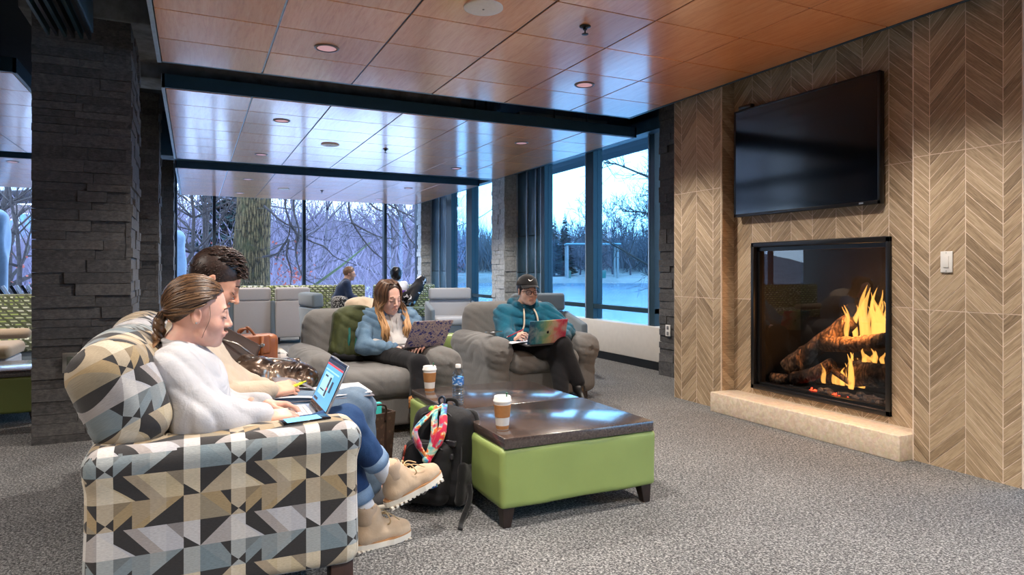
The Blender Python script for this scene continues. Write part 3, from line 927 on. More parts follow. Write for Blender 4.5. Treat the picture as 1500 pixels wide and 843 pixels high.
# dark spandrel panels beside the windows
def dark_panels(label, ys, joints):
    root = struct(box('wall_right', (4.80, ys[0], 0), (4.9, ys[-1], 3.0), navy), label)
    for a, b in zip(ys[:-1], ys[1:]):
        zs = [0.0] + joints + [3.0]
        for z0, z1 in zip(zs[:-1], zs[1:]):
            box('panel', (4.74, a + 0.012, z0 + 0.004), (4.81, b - 0.012, z1 - 0.004), navy, root, bevel=0.003, segs=1)
        box('panel_edge', (4.715, b - 0.02, 0), (4.74, b, 3.0), bright_trim, root)
    return root
dark_panels('dark navy metal panels between the window and the daylit stone pillar', [8.76, 8.98, 9.28, 9.64], [1.08, 1.66])
dark_panels('dark navy metal panels beside the far stone pillar', [12.9, 13.4, 13.95], [1.1])
struct(box('wall_right', (4.7, 5.6, 2.785), (4.85, 14.3, 3.3), navy), 'dark bulkhead over the tall windows')
struct(box('wall_right', (4.56, 5.70, 2.665), (4.69, 9.63, 2.80), navy), 'dark head panel over the lake window')
struct(box('wall_right', (4.60, 5.70, 0.105), (4.84, 9.63, 0.485), white_panel, bevel=0.006), 'long low white heater cover under the lake window')
struct(box('baseboard_right', (4.65, 5.70, 0.0), (4.84, 9.63, 0.105), black_metal), 'black toe kick under the white heater cover')
struct(box('wall_right', (4.60, 10.12, 0.105), (4.84, 13.95, 0.485), white_panel, bevel=0.006), 'farther low white heater cover')
struct(box('baseboard_right', (4.65, 10.12, 0.0), (4.84, 13.95, 0.105), black_metal), 'black toe kick of the farther heater cover')
struct(box('wall_right', (4.60, 5.0, 0), (4.84, 5.1, 3.3), navy), 'dark return beside the stone pillar')

def window_wall_y(name, label, Y, xs, z0, z1, w=0.06):
    root = bpy.data.objects.new(name, None); root.location = (xs[0], Y, z0); COL.objects.link(root); struct(root, label)
    for x in xs: box('mullion', (x - w / 2, Y - 0.08, z0), (x + w / 2, Y + 0.08, z1), mullion_m, root)
    box('head_rail', (xs[0], Y - 0.07, z1 - 0.06), (xs[-1], Y + 0.07, z1 + 0.04), mullion_m, root)
    box('sill_rail', (xs[0], Y - 0.07, z0 - 0.04), (xs[-1], Y + 0.07, z0 + 0.04), mullion_m, root)
    for a, b in zip(xs[:-1], xs[1:]): box('pane', (a + w / 2, Y, z0), (b - w / 2, Y + 0.006, z1), glass_far, root)
    return root
window_wall_y('window_3', 'wide floor to ceiling window at the far end of the lounge', 14.3, [-0.32, 0.36, 2.065, 3.778, 4.52], 0.12, 3.0)
window_wall_y('window_4', 'wide window behind the green sofa left of the stone pillars', 14.3, [-7.4, -5.5, -3.62, -1.7, -0.94], 0.12, 3.0)
struct(box('wall_far', (-9, 14.25, 0), (5.0, 14.4, 0.12), navy), 'low dark curb under the far windows')
struct(box('wall_far', (-9, 14.22, 2.98), (5.0, 14.4, 3.3), navy), 'dark bulkhead over the far windows')
window_wall_x('window_5', 'window past the end of the fireplace wall', 6.9, [(-3.5, -3.4), (-1.6, -1.5), (0.1, 0.2), (1.8, 1.9)], 0.3, 0.6, 2.7)
struct(box('wall_right', (4.75, 1.9, 0), (7.0, 2.02, 3.3), wall_paint), 'side wall past the end of the fireplace block')
struct(box('wall_right', (6.85, -5.0, 2.7), (7.0, 1.9, 3.3), wall_paint), 'wall over the window past the fireplace')
struct(box('wall_right', (6.85, -5.0, 0), (7.0, 1.9, 0.3), wall_paint), 'low wall under the window past the fireplace')
# ------------------------------------------------------------------ outdoors
FWD = Vector((math.sin(YAW), math.cos(YAW), 0)); RGT = Vector((math.cos(YAW), -math.sin(YAW), 0))
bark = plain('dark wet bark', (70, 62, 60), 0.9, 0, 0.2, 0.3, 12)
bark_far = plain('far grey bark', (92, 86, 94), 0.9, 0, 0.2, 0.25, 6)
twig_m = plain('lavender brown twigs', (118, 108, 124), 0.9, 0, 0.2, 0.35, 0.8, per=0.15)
dead_grass = plain('frosted dead grass', (104, 100, 105), 0.95, 0, 0.1, 0.3, 0.5)
snow_bank = plain('snowy bank', (128, 122, 120), 0.9, 0, 0.2, 0.25, 0.25)
needle = plain('dark spruce needles', (40, 58, 56), 0.9, 0, 0.2, 0.3, 3)
def m_lake():
    g = NG('pale lake ice'); f = g.noise(g.mapping(g.tc(), (0.05, 0.3, 1), (0, 0, -YAW)), 1.0, 4)
    return g.P(color=g.mix(g.mr(f, 0.35, 0.65), lin((54, 76, 100)), lin((80, 104, 126))), rough=0.22, spec=0.5)
def m_trunk():
    g = NG('furrowed mossy bark'); v = g.tc()
    r = g.voronoi(g.mapping(v, (1, 1, 0.16)), 16, 'DISTANCE_TO_EDGE'); n1 = g.noise(v, 22, 5); ms = g.noise(v, 2.2, 3)
    col = g.mix(g.mr(r, 0.0, 0.22), lin((24, 20, 14)), g.mix(g.mr(n1, 0.3, 0.7), lin((88, 70, 46)), lin((126, 104, 70))))
    col = g.mix(g.mr(ms, 0.5, 0.68, 0, 0.5), col, lin((84, 80, 50)))
    g.bump(g.M('ADD', g.M('MULTIPLY', r, 2.0), g.M('MULTIPLY', n1, 0.3)), 1.0, 0.04)
    return g.P(color=col, rough=0.9, spec=0.2)
snow_bounce = plain('daylight bounce snow', (238, 232, 236), 0.8, var=0.03, scale=0.8); lake_m = m_lake(); trunk_m = m_trunk()  # bright snow added by the windows to bounce daylight up to the ceiling

def quad_strip(name, pts, m, label):
    n = len(pts[0]); vs = [p for row in pts for p in row]; fs = []
    for i in range(len(pts) - 1):
        for k in range(n - 1): fs.append((i * n + k, i * n + k + 1, (i + 1) * n + k + 1, (i + 1) * n + k))
    return struct(mesh(name, vs, fs, m), label)
def fr(f, r, z): p = FWD * f + RGT * r; return (p.x, p.y, z)
quad_strip('lake', [[fr(f, r, -0.75) for r in (-40, 160)] for f in (2, 97)], lake_m, 'pale icy lake outside the right windows')
quad_strip('snow', [[(x, 14.5, -0.12) for x in (-40, 7)], [(x, 22, -0.3) for x in (-40, 9)], [(x, 27, -0.25) for x in (-41, 9)]], snow_bounce, 'daylight bounce snow added just outside the far windows to brighten the ceiling')
quad_strip('ground', [[(x, 27, -0.25) for x in (-41, 9)], [(x, 34, -0.2) for x in (-42, 7)], [(x, 60, 2.5) for x in (-60, 20)], [(x, 100, 7) for x in (-80, 36)]], dead_grass, 'frosted ground rising behind the far window')
quad_strip('bank', [[fr(96, r, -0.95) for r in (-25, 160)], [fr(97, r, -0.1) for r in (-25, 160)], [fr(112, r, 0.6) for r in (-25, 160)], [fr(150, r, 3.0) for r in (-25, 160)]], snow_bank, 'snowy far shore of the lake')
quad_strip('shore', [[(x, 1.0, -0.30 - 0.08 * k) for k, x in enumerate((4.9, 8.2, 10.2))], [(x, 10.0, -0.30 - 0.08 * k) for k, x in enumerate((4.9, 8.0, 10.0))], [(x, 16.0, -0.30 - 0.12 * k) for k, x in enumerate((4.9, 7.0, 9.0))]], snow_bounce, 'near shore below the lake window, under bright snow added to bounce daylight')

def grow(p, d, L, r, depth, rs, items, droop=0.0, spread=0.55, kids=(2, 3), shrink=0.72, min_r=0.004, segs=4, up=0.15):
    path, rad = [p.copy()], [r]
    q = p.copy(); dd = d.copy()
    for i in range(segs):
        dd = (dd + Vector((rs.gauss(0, 0.12), rs.gauss(0, 0.12), rs.gauss(0, 0.10) - droop + up * 0.2))).normalized()
        q = q + dd * (L / segs); path.append(q.copy()); rad.append(max(min_r, r * (1 - 0.45 * (i + 1) / segs)))
    items.append((path, rad))
    if depth == 0: return
    for k in range(rs.randint(*kids) + (1 if depth > 2 else 0)):
        t = rs.uniform(0.35, 1.0); i = min(segs, max(1, int(t * segs + 0.5)))
        a = Vector((rs.gauss(0, 1), rs.gauss(0, 1), rs.gauss(0, 0.6))).normalized()
        nd = (dd * (1 - spread) + a * spread + Vector((0, 0, up))).normalized()
        grow(path[i], nd, L * shrink * rs.uniform(0.7, 1.1), rad[i] * 0.62, depth - 1, rs, items, droop, spread, kids, shrink, min_r, segs, up)

def bare_tree(loc, h, r, label, seed, m=bark, depth=4, lean=(0, 0), group=None, kids=(2, 3), min_r=0.004, spread=0.5, n=4, up=0.15):
    rs = random.Random(seed); items = []
    p = Vector(loc)
    root = empty('bare_tree', loc, label, 'tree', group)
    path, rad = [p], [r]
    for i in range(6):
        q = path[-1] + Vector((lean[0] / 6 + rs.gauss(0, 0.02 * h), lean[1] / 6 + rs.gauss(0, 0.02 * h), h * 0.75 / 6)); path.append(q); rad.append(r * (1 - 0.8 * (i + 1) / 6))
    tubes('trunk', [(path, rad)], m, root, 7)
    for i in range(1, 7):
        for k in range(3 if i < 6 else 4):
            ang = rs.uniform(0, 2 * PI); d = Vector((math.cos(ang), math.sin(ang), rs.uniform(0.15, 0.9))).normalized()
            grow(path[i], d, h * rs.uniform(0.22, 0.36), rad[i] * 0.6, depth - 1, rs, items, 0.0, spread, kids, 0.66, min_r, 4, up)
    tubes('branches', items, m, root, n)
    return root
def conifer(loc, h, label, seed):
    rs = random.Random(seed); root = empty('conifer', loc, label, 'tree')
    p = Vector(loc)
    tubes('trunk', [([p, p + Vector((0, 0, h))], [h * 0.018, 0.01])], bark_far, root, 6)
    V, Fc = [], []
    for i in range(420):
        t = rs.uniform(0.08, 1); R = h * 0.24 * (1 - t) * rs.uniform(0.75, 1.1) + 0.05; a = rs.uniform(0, 2 * PI)
        c = p + Vector((0, 0, h * t)); e = c + Vector((math.cos(a) * R, math.sin(a) * R, -R * 0.25))
        s = Vector((-math.sin(a), math.cos(a), 0)) * R * 0.22
        b = len(V); mid = c.lerp(e, 0.55)
        V += [tuple(c), tuple(mid + s), tuple(e), tuple(mid - s), tuple(mid + Vector((0, 0, -R * 0.2)))]
        Fc += [(b, b + 1, b + 2), (b, b + 2, b + 3), (b, b + 4, b + 2)]
    mesh('needles', V, Fc, needle, root, smooth=False)
    return root
# the big oak just outside the far window
oak = empty('oak_tree', (1.36, 18.4, -0.3), 'thick mossy furrowed tree trunk just outside the far window', 'tree')
rs = random.Random(3); V, Fc = [], []
NT, NZ = 56, 40
for i in range(NZ + 1):
    z = -0.4 + 7.5 * i / NZ; r0 = 0.46 - 0.018 * z + 0.16 * math.exp(-max(0, z + 0.3) * 1.4)
    cx = 1.27 + 0.048 * z; cy = 18.4
    for k in range(NT):
        t = 2 * PI * k / NT; nz_ = mnoise.noise(Vector((math.cos(t) * 3.2, math.sin(t) * 3.2, z * 0.35)))
        rr = r0 * (1 + 0.05 * nz_ + 0.03 * math.sin(k * 2.2 + z * 0.8))
        V.append((cx + rr * math.cos(t), cy + rr * math.sin(t), z))
for i in range(NZ):
    for k in range(NT):
        k2 = (k + 1) % NT; Fc.append((i * NT + k, i * NT + k2, (i + 1) * NT + k2, (i + 1) * NT + k))
mesh('trunk', V, Fc, trunk_m, oak)
# hanging oak boughs in front of the woods
BOUGHS = [
 [(2.12, 17.2, 3.02), (2.05, 17.3, 2.75), (2.16, 17.3, 2.3), (2.13, 17.4, 1.95), (1.95, 17.4, 1.65), (1.85, 17.4, 1.35)],
 [(2.16, 17.3, 2.3), (2.35, 17.4, 2.05), (2.72, 17.5, 1.85), (3.05, 17.5, 1.72), (3.35, 17.6, 1.45), (3.9, 17.6, 1.25)],
 [(2.25, 17.2, 3.02), (2.26, 17.3, 2.6), (2.38, 17.3, 2.1), (2.32, 17.4, 1.6), (2.42, 17.4, 1.1), (2.62, 17.5, 0.85), (3.2, 17.6, 0.62), (3.5, 17.6, 0.45)],
 [(2.15, 17.4, 1.9), (2.1, 17.4, 1.5), (2.22, 17.5, 1.1), (2.2, 17.5, 0.7)],
 [(3.55, 17.0, 3.0), (3.62, 17.1, 2.5), (3.85, 17.2, 2.1), (4.2, 17.2, 1.65), (4.5, 17.3, 1.42), (4.75, 17.3, 1.1)],
 [(3.65, 17.1, 2.35), (3.95, 17.2, 2.2), (4.4, 17.2, 2.0), (4.9, 17.3, 1.95)],
 [(3.95, 17.0, 3.05), (4.25, 17.1, 2.75), (4.6, 17.1, 2.6), (4.75, 17.2, 2.3), (4.95, 17.2, 2.0)],
 [(4.3, 17.0, 3.05), (4.8, 17.1, 2.75), (5.3, 17.1, 2.55), (5.9, 17.2, 2.4)],
 [(4.7, 17.0, 3.0), (4.95, 17.1, 2.5), (5.2, 17.2, 2.0), (5.6, 17.2, 1.6), (5.9, 17.3, 1.35)],
 [(1.55, 17.6, 1.45), (1.9, 17.5, 1.55), (2.15, 17.5, 1.9)],
 [(1.6, 17.8, 2.75), (2.1, 17.6, 2.3), (2.7, 17.5, 2.15)],
]
bough = empty('oak_boughs', (2.2, 17.2, 3.0), 'dark drooping oak boughs hanging in front of the woods', 'branch')
items = []; rs = random.Random(11)
for b in BOUGHS:
    P = bez(b, 5); n_ = len(P); items.append((P, [0.026 * (1 - 0.75 * i / n_) + 0.004 for i in range(n_)]))
    for i in range(3, n_, 2):
        d = Vector((rs.gauss(0, 1), rs.gauss(0, 0.3), rs.gauss(-0.3, 0.8))).normalized()
        grow(Vector(P[i]), d, rs.uniform(0.25, 0.7), 0.008, 2, rs, items, 0.08, 0.5, (1, 2), 0.7, 0.0028, 3, 0.0)
tubes('boughs', items, bark, bough, 5)
snag = empty('snapped_branch', (3.2, 20, 0.2), 'straight greenish branch leaning across the woods', 'branch')
tube('limb', [(3.05, 19.6, 0.62), (3.9, 19.6, 1.25), (4.75, 19.6, 1.95)], [0.045, 0.035, 0.02], plain('mossy branch', (74, 84, 56), 0.9), snag, 7)

for i, (x, y, h, r, lab) in enumerate((
    (0.02, 21.0, 8.5, 0.075, 'bare tree with paired dark trunks left of the big mossy trunk'),
    (0.33, 22.0, 8.0, 0.07, 'slim bare tree right of the paired trunks outside the far window'),
    (-0.65, 19.5, 7.5, 0.07, 'bare tree closest to the third stone pillar'),
    (3.1, 27.0, 10, 0.09, 'bare tree in the woods behind the boy on the sofa'),
    (5.1, 30.0, 11, 0.09, 'bare tree in the woods behind the seated person with black hair'),
    (2.4, 31.0, 11, 0.09, 'bare tree in the woods just right of the big mossy trunk'),
    (6.9, 25.0, 9, 0.12, 'bare tree seen through the farther tall window'),
    (8.2, 27.0, 9, 0.12, 'bare tree at the right side of the farther tall window'))):
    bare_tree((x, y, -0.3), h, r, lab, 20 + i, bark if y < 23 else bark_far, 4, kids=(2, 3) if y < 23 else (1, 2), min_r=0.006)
for i, (x, y, h, r, lab) in enumerate((
    (-4.3, 21.0, 8, 0.12, 'bare tree beside the tarp left of the pillars'),
    (-3.55, 19.0, 6, 0.07, 'thin young bare tree in front of the brick building'))):
    bare_tree((x, y, -0.3), h, r, lab, 60 + i, bark, 4)
conifer((1.15, 30, -0.3), 9.0, 'loose green conifer behind the left window mullion', 5)
# tall lakeside tree at the edge of the near window
def lakeside(seed=8):
    rs = random.Random(seed); root = empty('bare_tree', (9.3, 11.2, -0.75), 'leaning bare tree at the right edge of the lake window', 'tree'); items = []
    T1 = bez([(9.6, 11.0, -0.8), (9.45, 11.1, 0.5), (9.2, 11.4, 1.4), (9.15, 11.6, 2.4), (9.3, 11.6, 3.4), (9.4, 11.6, 4.6)], 5)
    T2 = bez([(9.45, 11.1, 0.5), (9.1, 11.4, 1.0), (8.3, 11.9, 1.6), (7.7, 12.2, 1.95)], 4)
    T3 = bez([(9.9, 11.0, 2.0), (9.3, 11.3, 2.9), (8.8, 11.6, 3.15), (8.3, 11.9, 3.4), (8.0, 12.0, 3.45)], 4)
    T4 = bez([(9.7, 11.0, 1.5), (9.2, 11.4, 2.1), (8.8, 11.6, 2.35), (8.4, 11.9, 2.4)], 4)
    tubes('trunk', [(T1, [0.075 * (1 - 0.8 * i / len(T1)) + 0.008 for i in range(len(T1))])], bark, root, 7)
    for T, r in ((T1, 0.05), (T2, 0.03), (T3, 0.03), (T4, 0.025)):
        if T is not T1: items.append((T, [r * (1 - 0.8 * i / len(T)) + 0.004 for i in range(len(T))]))
        for i in range(3, len(T)):
            for k in range(2):
                d = Vector((rs.gauss(-0.4, 0.7), rs.gauss(0.2, 0.5), rs.gauss(0.25, 0.6))).normalized()
                grow(T[i], d, rs.uniform(0.25, 0.6), r * 0.3, 2, rs, items, 0.0, 0.5, (2, 3), 0.68, 0.003, 3, 0.1)
    tubes('branches', items, bark, root, 4)
lakeside()
# woods behind: a haze of stems and twigs nobody could count
def thicket(name, label, n, region, hgt, seed, m, wide):
    rs = np.random.RandomState(seed); V, Fc = [], []
    for i in range(n):
        x, y, z = region(rs); L = hgt * rs.uniform(0.3, 1.0); a = rs.uniform(-0.7, 0.7); w = wide * rs.uniform(0.5, 1.4)
        t = rs.uniform(0, PI); dx, dy = math.cos(t) * w, math.sin(t) * w * 0.3
        tx, ty = x + math.sin(a) * L, y + rs.uniform(-0.3, 0.3); b = len(V)
        V += [(x - dx, y - dy, z), (x + dx, y + dy, z), (tx, ty, z + L * math.cos(a))]; Fc.append((b, b + 1, b + 2))
    o = mesh(name, V, Fc, m, smooth=False); return tag(o, label, 'woods', None, 'stuff')
def reg_far(rs):
    y = rs.uniform(24, 50); return max(-5.8, rs.uniform(-1.0, 0.46) * y * 0.55 + 1.5 + (y - 24) * 0.12), y, -0.3 + (max(0, y - 34) * 0.11) + abs(rs.normal(0, 1.1))
thicket('woods', 'lavender brown haze of winter brush behind the far window', 22000, reg_far, 1.5, 4, twig_m, 0.02)
def reg_hill(rs):
    y = rs.uniform(44, 60); return rs.uniform(-5.5, 18), y, (y - 34) * 0.10 + abs(rs.normal(0, 0.9))
thicket('woods', 'tall thin stems of the woods on the rise behind the brush', 7000, reg_hill, 6.0, 8, twig_m, 0.035)
def reg_shore(rs):
    f = rs.uniform(112, 140); p = FWD * f + RGT * rs.uniform(-22, 40); return p.x, p.y, 0.6 + (f - 112) * 0.06 + abs(rs.normal(0, 1.6))
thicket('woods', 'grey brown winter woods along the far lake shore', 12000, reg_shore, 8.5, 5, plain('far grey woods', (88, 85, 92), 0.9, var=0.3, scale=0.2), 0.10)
for i, (f, r, h, lab) in enumerate(((103, 6.6, 9.6, 'dark spruce on the far shore at the left of the lake window'), (105, 8.4, 10.4, 'tallest dark spruce on the far shore'), (104, 4.6, 8.4, 'dark spruce on the far shore half hidden by the window frame'))):
    conifer(fr(f, r, 0.2), h, lab, 40 + i)
for i, (f, r, h) in enumerate(((104, 13.5, 10.5), (108, 16.5, 11), (106, 19.0, 11.5), (110, 22.5, 12), (107, 11.0, 8))):
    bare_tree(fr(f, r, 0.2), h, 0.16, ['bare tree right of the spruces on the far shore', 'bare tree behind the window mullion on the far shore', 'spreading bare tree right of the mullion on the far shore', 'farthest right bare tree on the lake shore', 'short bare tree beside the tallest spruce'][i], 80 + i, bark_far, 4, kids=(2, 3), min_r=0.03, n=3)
pav_roof = plain('pale teal roof', (96, 128, 138), 0.5); pav_post = plain('white post', (120, 120, 122), 0.6)
pav = empty('pavilion', fr(99, 12, 0.1), 'open lakeside pavilion with pale flat roof on white posts', 'pavilion')
M4 = Matrix.Rotation(-YAW, 3, 'Z')
box('roof', tuple(Vector(fr(99, 12, 4.85)) - Vector((4.1, 1.8, 0))), tuple(Vector(fr(99, 12, 5.1)) + Vector((4.1, 1.8, 0))), pav_roof, pav, 0.1, rot=M4)
for r, f in ((8.2, 97.5), (15.6, 97.5), (8.2, 100.5), (15.6, 100.5)):
    box('post', tuple(Vector(fr(f, r, 0.0)) - Vector((0.12, 0.12, 0.3))), tuple(Vector(fr(f, r, 4.75)) + Vector((0.12, 0.12, 0))), pav_post, pav)
bin_m = plain('green litter bin', (24, 92, 88), 0.6)
for r, lab in ((8.4, 'green litter bin on the shore left of the window mullion'), (13.6, 'green litter bin on the shore right of the window mullion')):
    b = empty('litter_bin', fr(98.0, r, 0.0), lab, 'bin')
    c = Vector(fr(98, r, 0))
    lathe('drum', [(0.32, -0.1), (0.36, 0.85)], c, bin_m, b, 14); lathe('lid', [(0.39, 0.85), (0.36, 1.0), (0.1, 1.08)], c, bin_m, b, 14)
# white house in the woods
hs = empty('house', (9.6, 56, 2.2), 'small white house among the trees far behind the window', 'house')
wht = plain('white siding', (206, 204, 200), 0.8); roofm = plain('grey roof', (112, 108, 112), 0.9); dkg = plain('dark window glass', (52, 64, 80), 0.2)
box('wall', (8.0, 55, 1.8), (12.0, 59, 4.0), wht, hs)
bm = bmesh.new(); a = [bm.verts.new(p) for p in ((7.8, 54.8, 4.0), (12.2, 54.8, 4.0), (12.2, 59.2, 4.0), (7.8, 59.2, 4.0), (7.9, 57, 5.3), (12.1, 57, 5.3))]
for f in ((0, 1, 5, 4), (2, 3, 4, 5), (0, 4, 3), (1, 2, 5), (0, 3, 2, 1)): bm.faces.new([a[i] for i in f])
bm_obj('roof', bm, roofm, hs)
for x in (8.3, 9.1, 9.9, 10.7, 11.4): box('window', (x, 54.94, 2.5), (x + 0.45, 55.0, 3.5), dkg, hs)
# brick building on the left
bb = empty('building', (-9.5, 40, 0), 'tan brick building with blue windows outside on the left', 'building')
brk = plain('dull tan brick wall', (122, 104, 100), 0.9, var=0.2, scale=6); win_b = plain('blue reflecting window', (92, 140, 160), 0.15)
box('wall', (-16, 38, -0.5), (-6.9, 44, 4.2), brk, bb)
bm = bmesh.new(); a = [bm.verts.new(p) for p in ((-16.3, 37.7, 4.2), (-6.6, 37.7, 4.9), (-6.6, 44.3, 4.9), (-16.3, 44.3, 4.2), (-16.3, 37.7, 4.45), (-6.6, 37.7, 5.2), (-6.6, 44.3, 5.2), (-16.3, 44.3, 4.45))]
for f in ((0, 3, 2, 1), (4, 5, 6, 7), (0, 1, 5, 4), (1, 2, 6, 5), (2, 3, 7, 6), (3, 0, 4, 7)): bm.faces.new([a[i] for i in f])
bm_obj('roof', bm, plain('snowy roof edge', (186, 190, 196), 0.8), bb)
for x, z, h in ((-8.1, 2.0, 1.5), (-7.4, 2.6, 1.2), (-8.7, 0.6, 1.0), (-7.9, 0.4, 1.2), (-9.6, 2.0, 1.5)):
    w = box('window', (x, 37.92, z), (x + 0.6, 38.0, z + h), white_plastic, bb); box('pane', (x + 0.05, 37.9, z + 0.05), (x + 0.55, 37.93, z + h - 0.05), win_b, w)
# tarpaulins outside
def tarp(c, w, h, label, seed):
    f = Field(); f.rbox((c[0], c[1], c[2] + h * 0.5), (w, w, h * 0.52), 0.06).sph((c[0], c[1], c[2] + h), w * 0.8, 0.15)
    o = field_obj('tarpaulin', f, tarp_m, None, 0.045, lambda X, Y, Z: 0.03 * np.sin(14 * X + 3 * np.sin(2 * Z) + seed) * np.sin(11 * Y + seed))
    return tag(o, label, 'tarpaulin')
tarp_m = cloth('blue grey tarpaulin', (120, 138, 156), weave=200, rough=0.6)
tarp((-3.47, 15.9, -0.15), 0.2, 2.3, 'blue grey tarpaulin over a folded parasol outside on the left', 1)
tarp((-0.34, 17.4, -0.2), 0.16, 2.1, 'grey tarpaulin over a folded parasol beside the third pillar', 2)
# striped patio loungers outside on the left
for i, x in enumerate((-3.3, -2.75)):
    pc = empty('patio_chair', (x, 15.4, -0.12), ['striped patio chair outside, left one', 'striped patio chair outside, nearer the stone pillar'][i], 'chair')
    for k in range(6):
        box('slat', (x - 0.25 + k * 0.085, 15.3, 0.30), (x - 0.20 + k * 0.085, 15.33, 0.86), white_plastic if k % 2 else black_metal, pc, rot=Matrix.Rotation(-0.5, 3, 'Y'))
    box('seat', (x - 0.27, 15.3, 0.24), (x + 0.27, 15.85, 0.28), black_metal, pc)
    for sx in (-0.25, 0.22):
        for sy in (15.32, 15.8): box('leg', (x + sx, sy, -0.12), (x + sx + 0.03, sy + 0.03, 0.24), black_metal, pc)
# rust coloured leaves still hanging
leaf_m = plain('rust red leaf', (172, 86, 72), 0.8, var=0.25, scale=3)
def leafy(c, n, sx, sz, label, seed):
    rs = random.Random(seed); V, Fc = [], []
    for i in range(n):
        p = Vector(c) + Vector((rs.gauss(0, sx), rs.gauss(0, 0.3), rs.gauss(0, sz))); a = Vector((rs.gauss(0, 1), rs.gauss(0, 1), rs.gauss(0, 1))).normalized() * 0.05
        b = a.cross(Vector((rs.random(), rs.random(), 1))).normalized() * 0.035; k = len(V)
        V += [tuple(p - a), tuple(p + b), tuple(p + a), tuple(p - b)]; Fc.append((k, k + 1, k + 2, k + 3))
    tag(mesh('red_leaves', V, Fc, leaf_m, smooth=False), label, 'leaves', None, 'stuff')
leafy((2.35, 19.0, 0.7), 160, 0.28, 0.45, 'rust red leaves behind the window mullion', 1)
leafy((-3.5, 19.2, 1.1), 60, 0.3, 0.5, 'rust red leaves in front of the brick building', 2)
leafy((1.2, 20.5, 1.6), 50, 0.5, 0.3, 'few orange leaves left of the big trunk', 3)
# ------------------------------------------------------------------ fireplace and wall fittings
firebox_m = plain('black firebox lining', (12, 11, 11), 0.7, 0, 0.3, 0.3, 8, 0.3)
fire_glass = m_clear('fireplace glass', (0.80, 0.80, 0.82, 1), 1.5, 0.01)
def m_log():
    g = NG('charred oak log'); v = g.tc()
    r = g.voronoi(g.mapping(v, (1, 1, 0.3)), 30, 'DISTANCE_TO_EDGE'); n1 = g.noise(v, 24, 5)
    ch = g.noise(v, 5, 3)
    col = g.mix(g.mr(n1, 0.3, 0.7), lin((70, 50, 36)), lin((158, 124, 92)))
    col = g.mix(g.mr(r, 0, 0.2, 0.75, 0), col, lin((24, 18, 15)))
    col = g.mix(g.mr(ch, 0.5, 0.66), col, lin((30, 25, 23)))
    g.bump(g.M('ADD', r, n1), 1.0, 0.02)
    return g.P(color=col, rough=0.9, spec=0.2)
log_m = m_log()
def m_flame():
    m = bpy.data.materials.new('gas flame'); m.use_nodes = True; t = m.node_tree; t.nodes.clear()
    o = t.nodes.new('ShaderNodeOutputMaterial'); tr = t.nodes.new('ShaderNodeBsdfTransparent'); em = t.nodes.new('ShaderNodeEmission'); mx = t.nodes.new('ShaderNodeMixShader')
    at = t.nodes.new('ShaderNodeAttribute'); at.attribute_name = 'heat'
    rp = t.nodes.new('ShaderNodeValToRGB'); e = rp.color_ramp.elements; e[0].position = 0; e[0].color = (1.0, 0.44, 0.08, 1); e[1].position = 1; e[1].color = (0.8, 0.10, 0.01, 1)
    x = e.new(0.4); x.color = (1.0, 0.22, 0.02, 1)
    pw = t.nodes.new('ShaderNodeMapRange'); pw.inputs[1].default_value = 0; pw.inputs[2].default_value = 1; pw.inputs[3].default_value = 1.15; pw.inputs[4].default_value = 0.30
    op = t.nodes.new('ShaderNodeMapRange'); op.inputs[1].default_value = 0.15; op.inputs[2].default_value = 1; op.inputs[3].default_value = 0.50; op.inputs[4].default_value = 0.02
    lw = t.nodes.new('ShaderNodeLayerWeight'); lw.inputs[0].default_value = 0.35
    ml = t.nodes.new('ShaderNodeMath'); ml.operation = 'MULTIPLY'; iv = t.nodes.new('ShaderNodeMath'); iv.operation = 'SUBTRACT'; iv.inputs[0].default_value = 1.0
    L = t.links.new
    L(at.outputs['Fac'], rp.inputs[0]); L(at.outputs['Fac'], pw.inputs[0]); L(at.outputs['Fac'], op.inputs[0]); L(rp.outputs[0], em.inputs[0]); L(pw.outputs[0], em.inputs[1])
    L(lw.outputs['Facing'], iv.inputs[1]); p2_ = t.nodes.new('ShaderNodeMath'); p2_.operation = 'POWER'; p2_.inputs[1].default_value = 2.2; L(iv.outputs[0], p2_.inputs[0]); L(p2_.outputs[0], ml.inputs[0]); L(op.outputs[0], ml.inputs[1])
    L(ml.outputs[0], mx.inputs[0]); L(tr.outputs[0], mx.inputs[1]); L(em.outputs[0], mx.inputs[2]); L(mx.outputs[0], o.inputs[0])
    return m
flame_m = m_flame()
fp = empty('fireplace', (3.95, 3.28, 0.195), 'black framed gas fireplace set in the chevron tile wall', 'fireplace')
Y0, Y1, Z0, Z1 = 2.703, 3.852, 0.198, 1.332
for nm, lo, hi in (('frame', (3.928, Y0, Z0), (3.965, Y0 + 0.030, Z1)), ('frame', (3.928, Y1 - 0.030, Z0), (3.965, Y1, Z1)), ('frame', (3.928, Y0, Z1 - 0.034), (3.965, Y1, Z1)), ('frame', (3.928, Y0, Z0), (3.965, Y1, Z0 + 0.034))):
    box(nm, lo, hi, black_metal, fp, 0.003)
box('inner_frame', (3.965, Y0 + 0.03, Z0 + 0.034), (4.03, Y0 + 0.055, Z1 - 0.034), black_metal, fp); box('inner_frame', (3.965, Y1 - 0.055, Z0 + 0.034), (4.03, Y1 - 0.03, Z1 - 0.034), black_metal, fp)
box('inner_frame', (3.965, Y0 + 0.03, Z1 - 0.065), (4.03, Y1 - 0.03, Z1 - 0.034), black_metal, fp); box('inner_frame', (3.965, Y0 + 0.03, Z0 + 0.02), (4.03, Y1 - 0.03, Z0 + 0.05), black_metal, fp)
box('glass_front', (3.985, Y0 + 0.05, Z0 + 0.045), (3.989, Y1 - 0.05, Z1 - 0.06), fire_glass, fp)
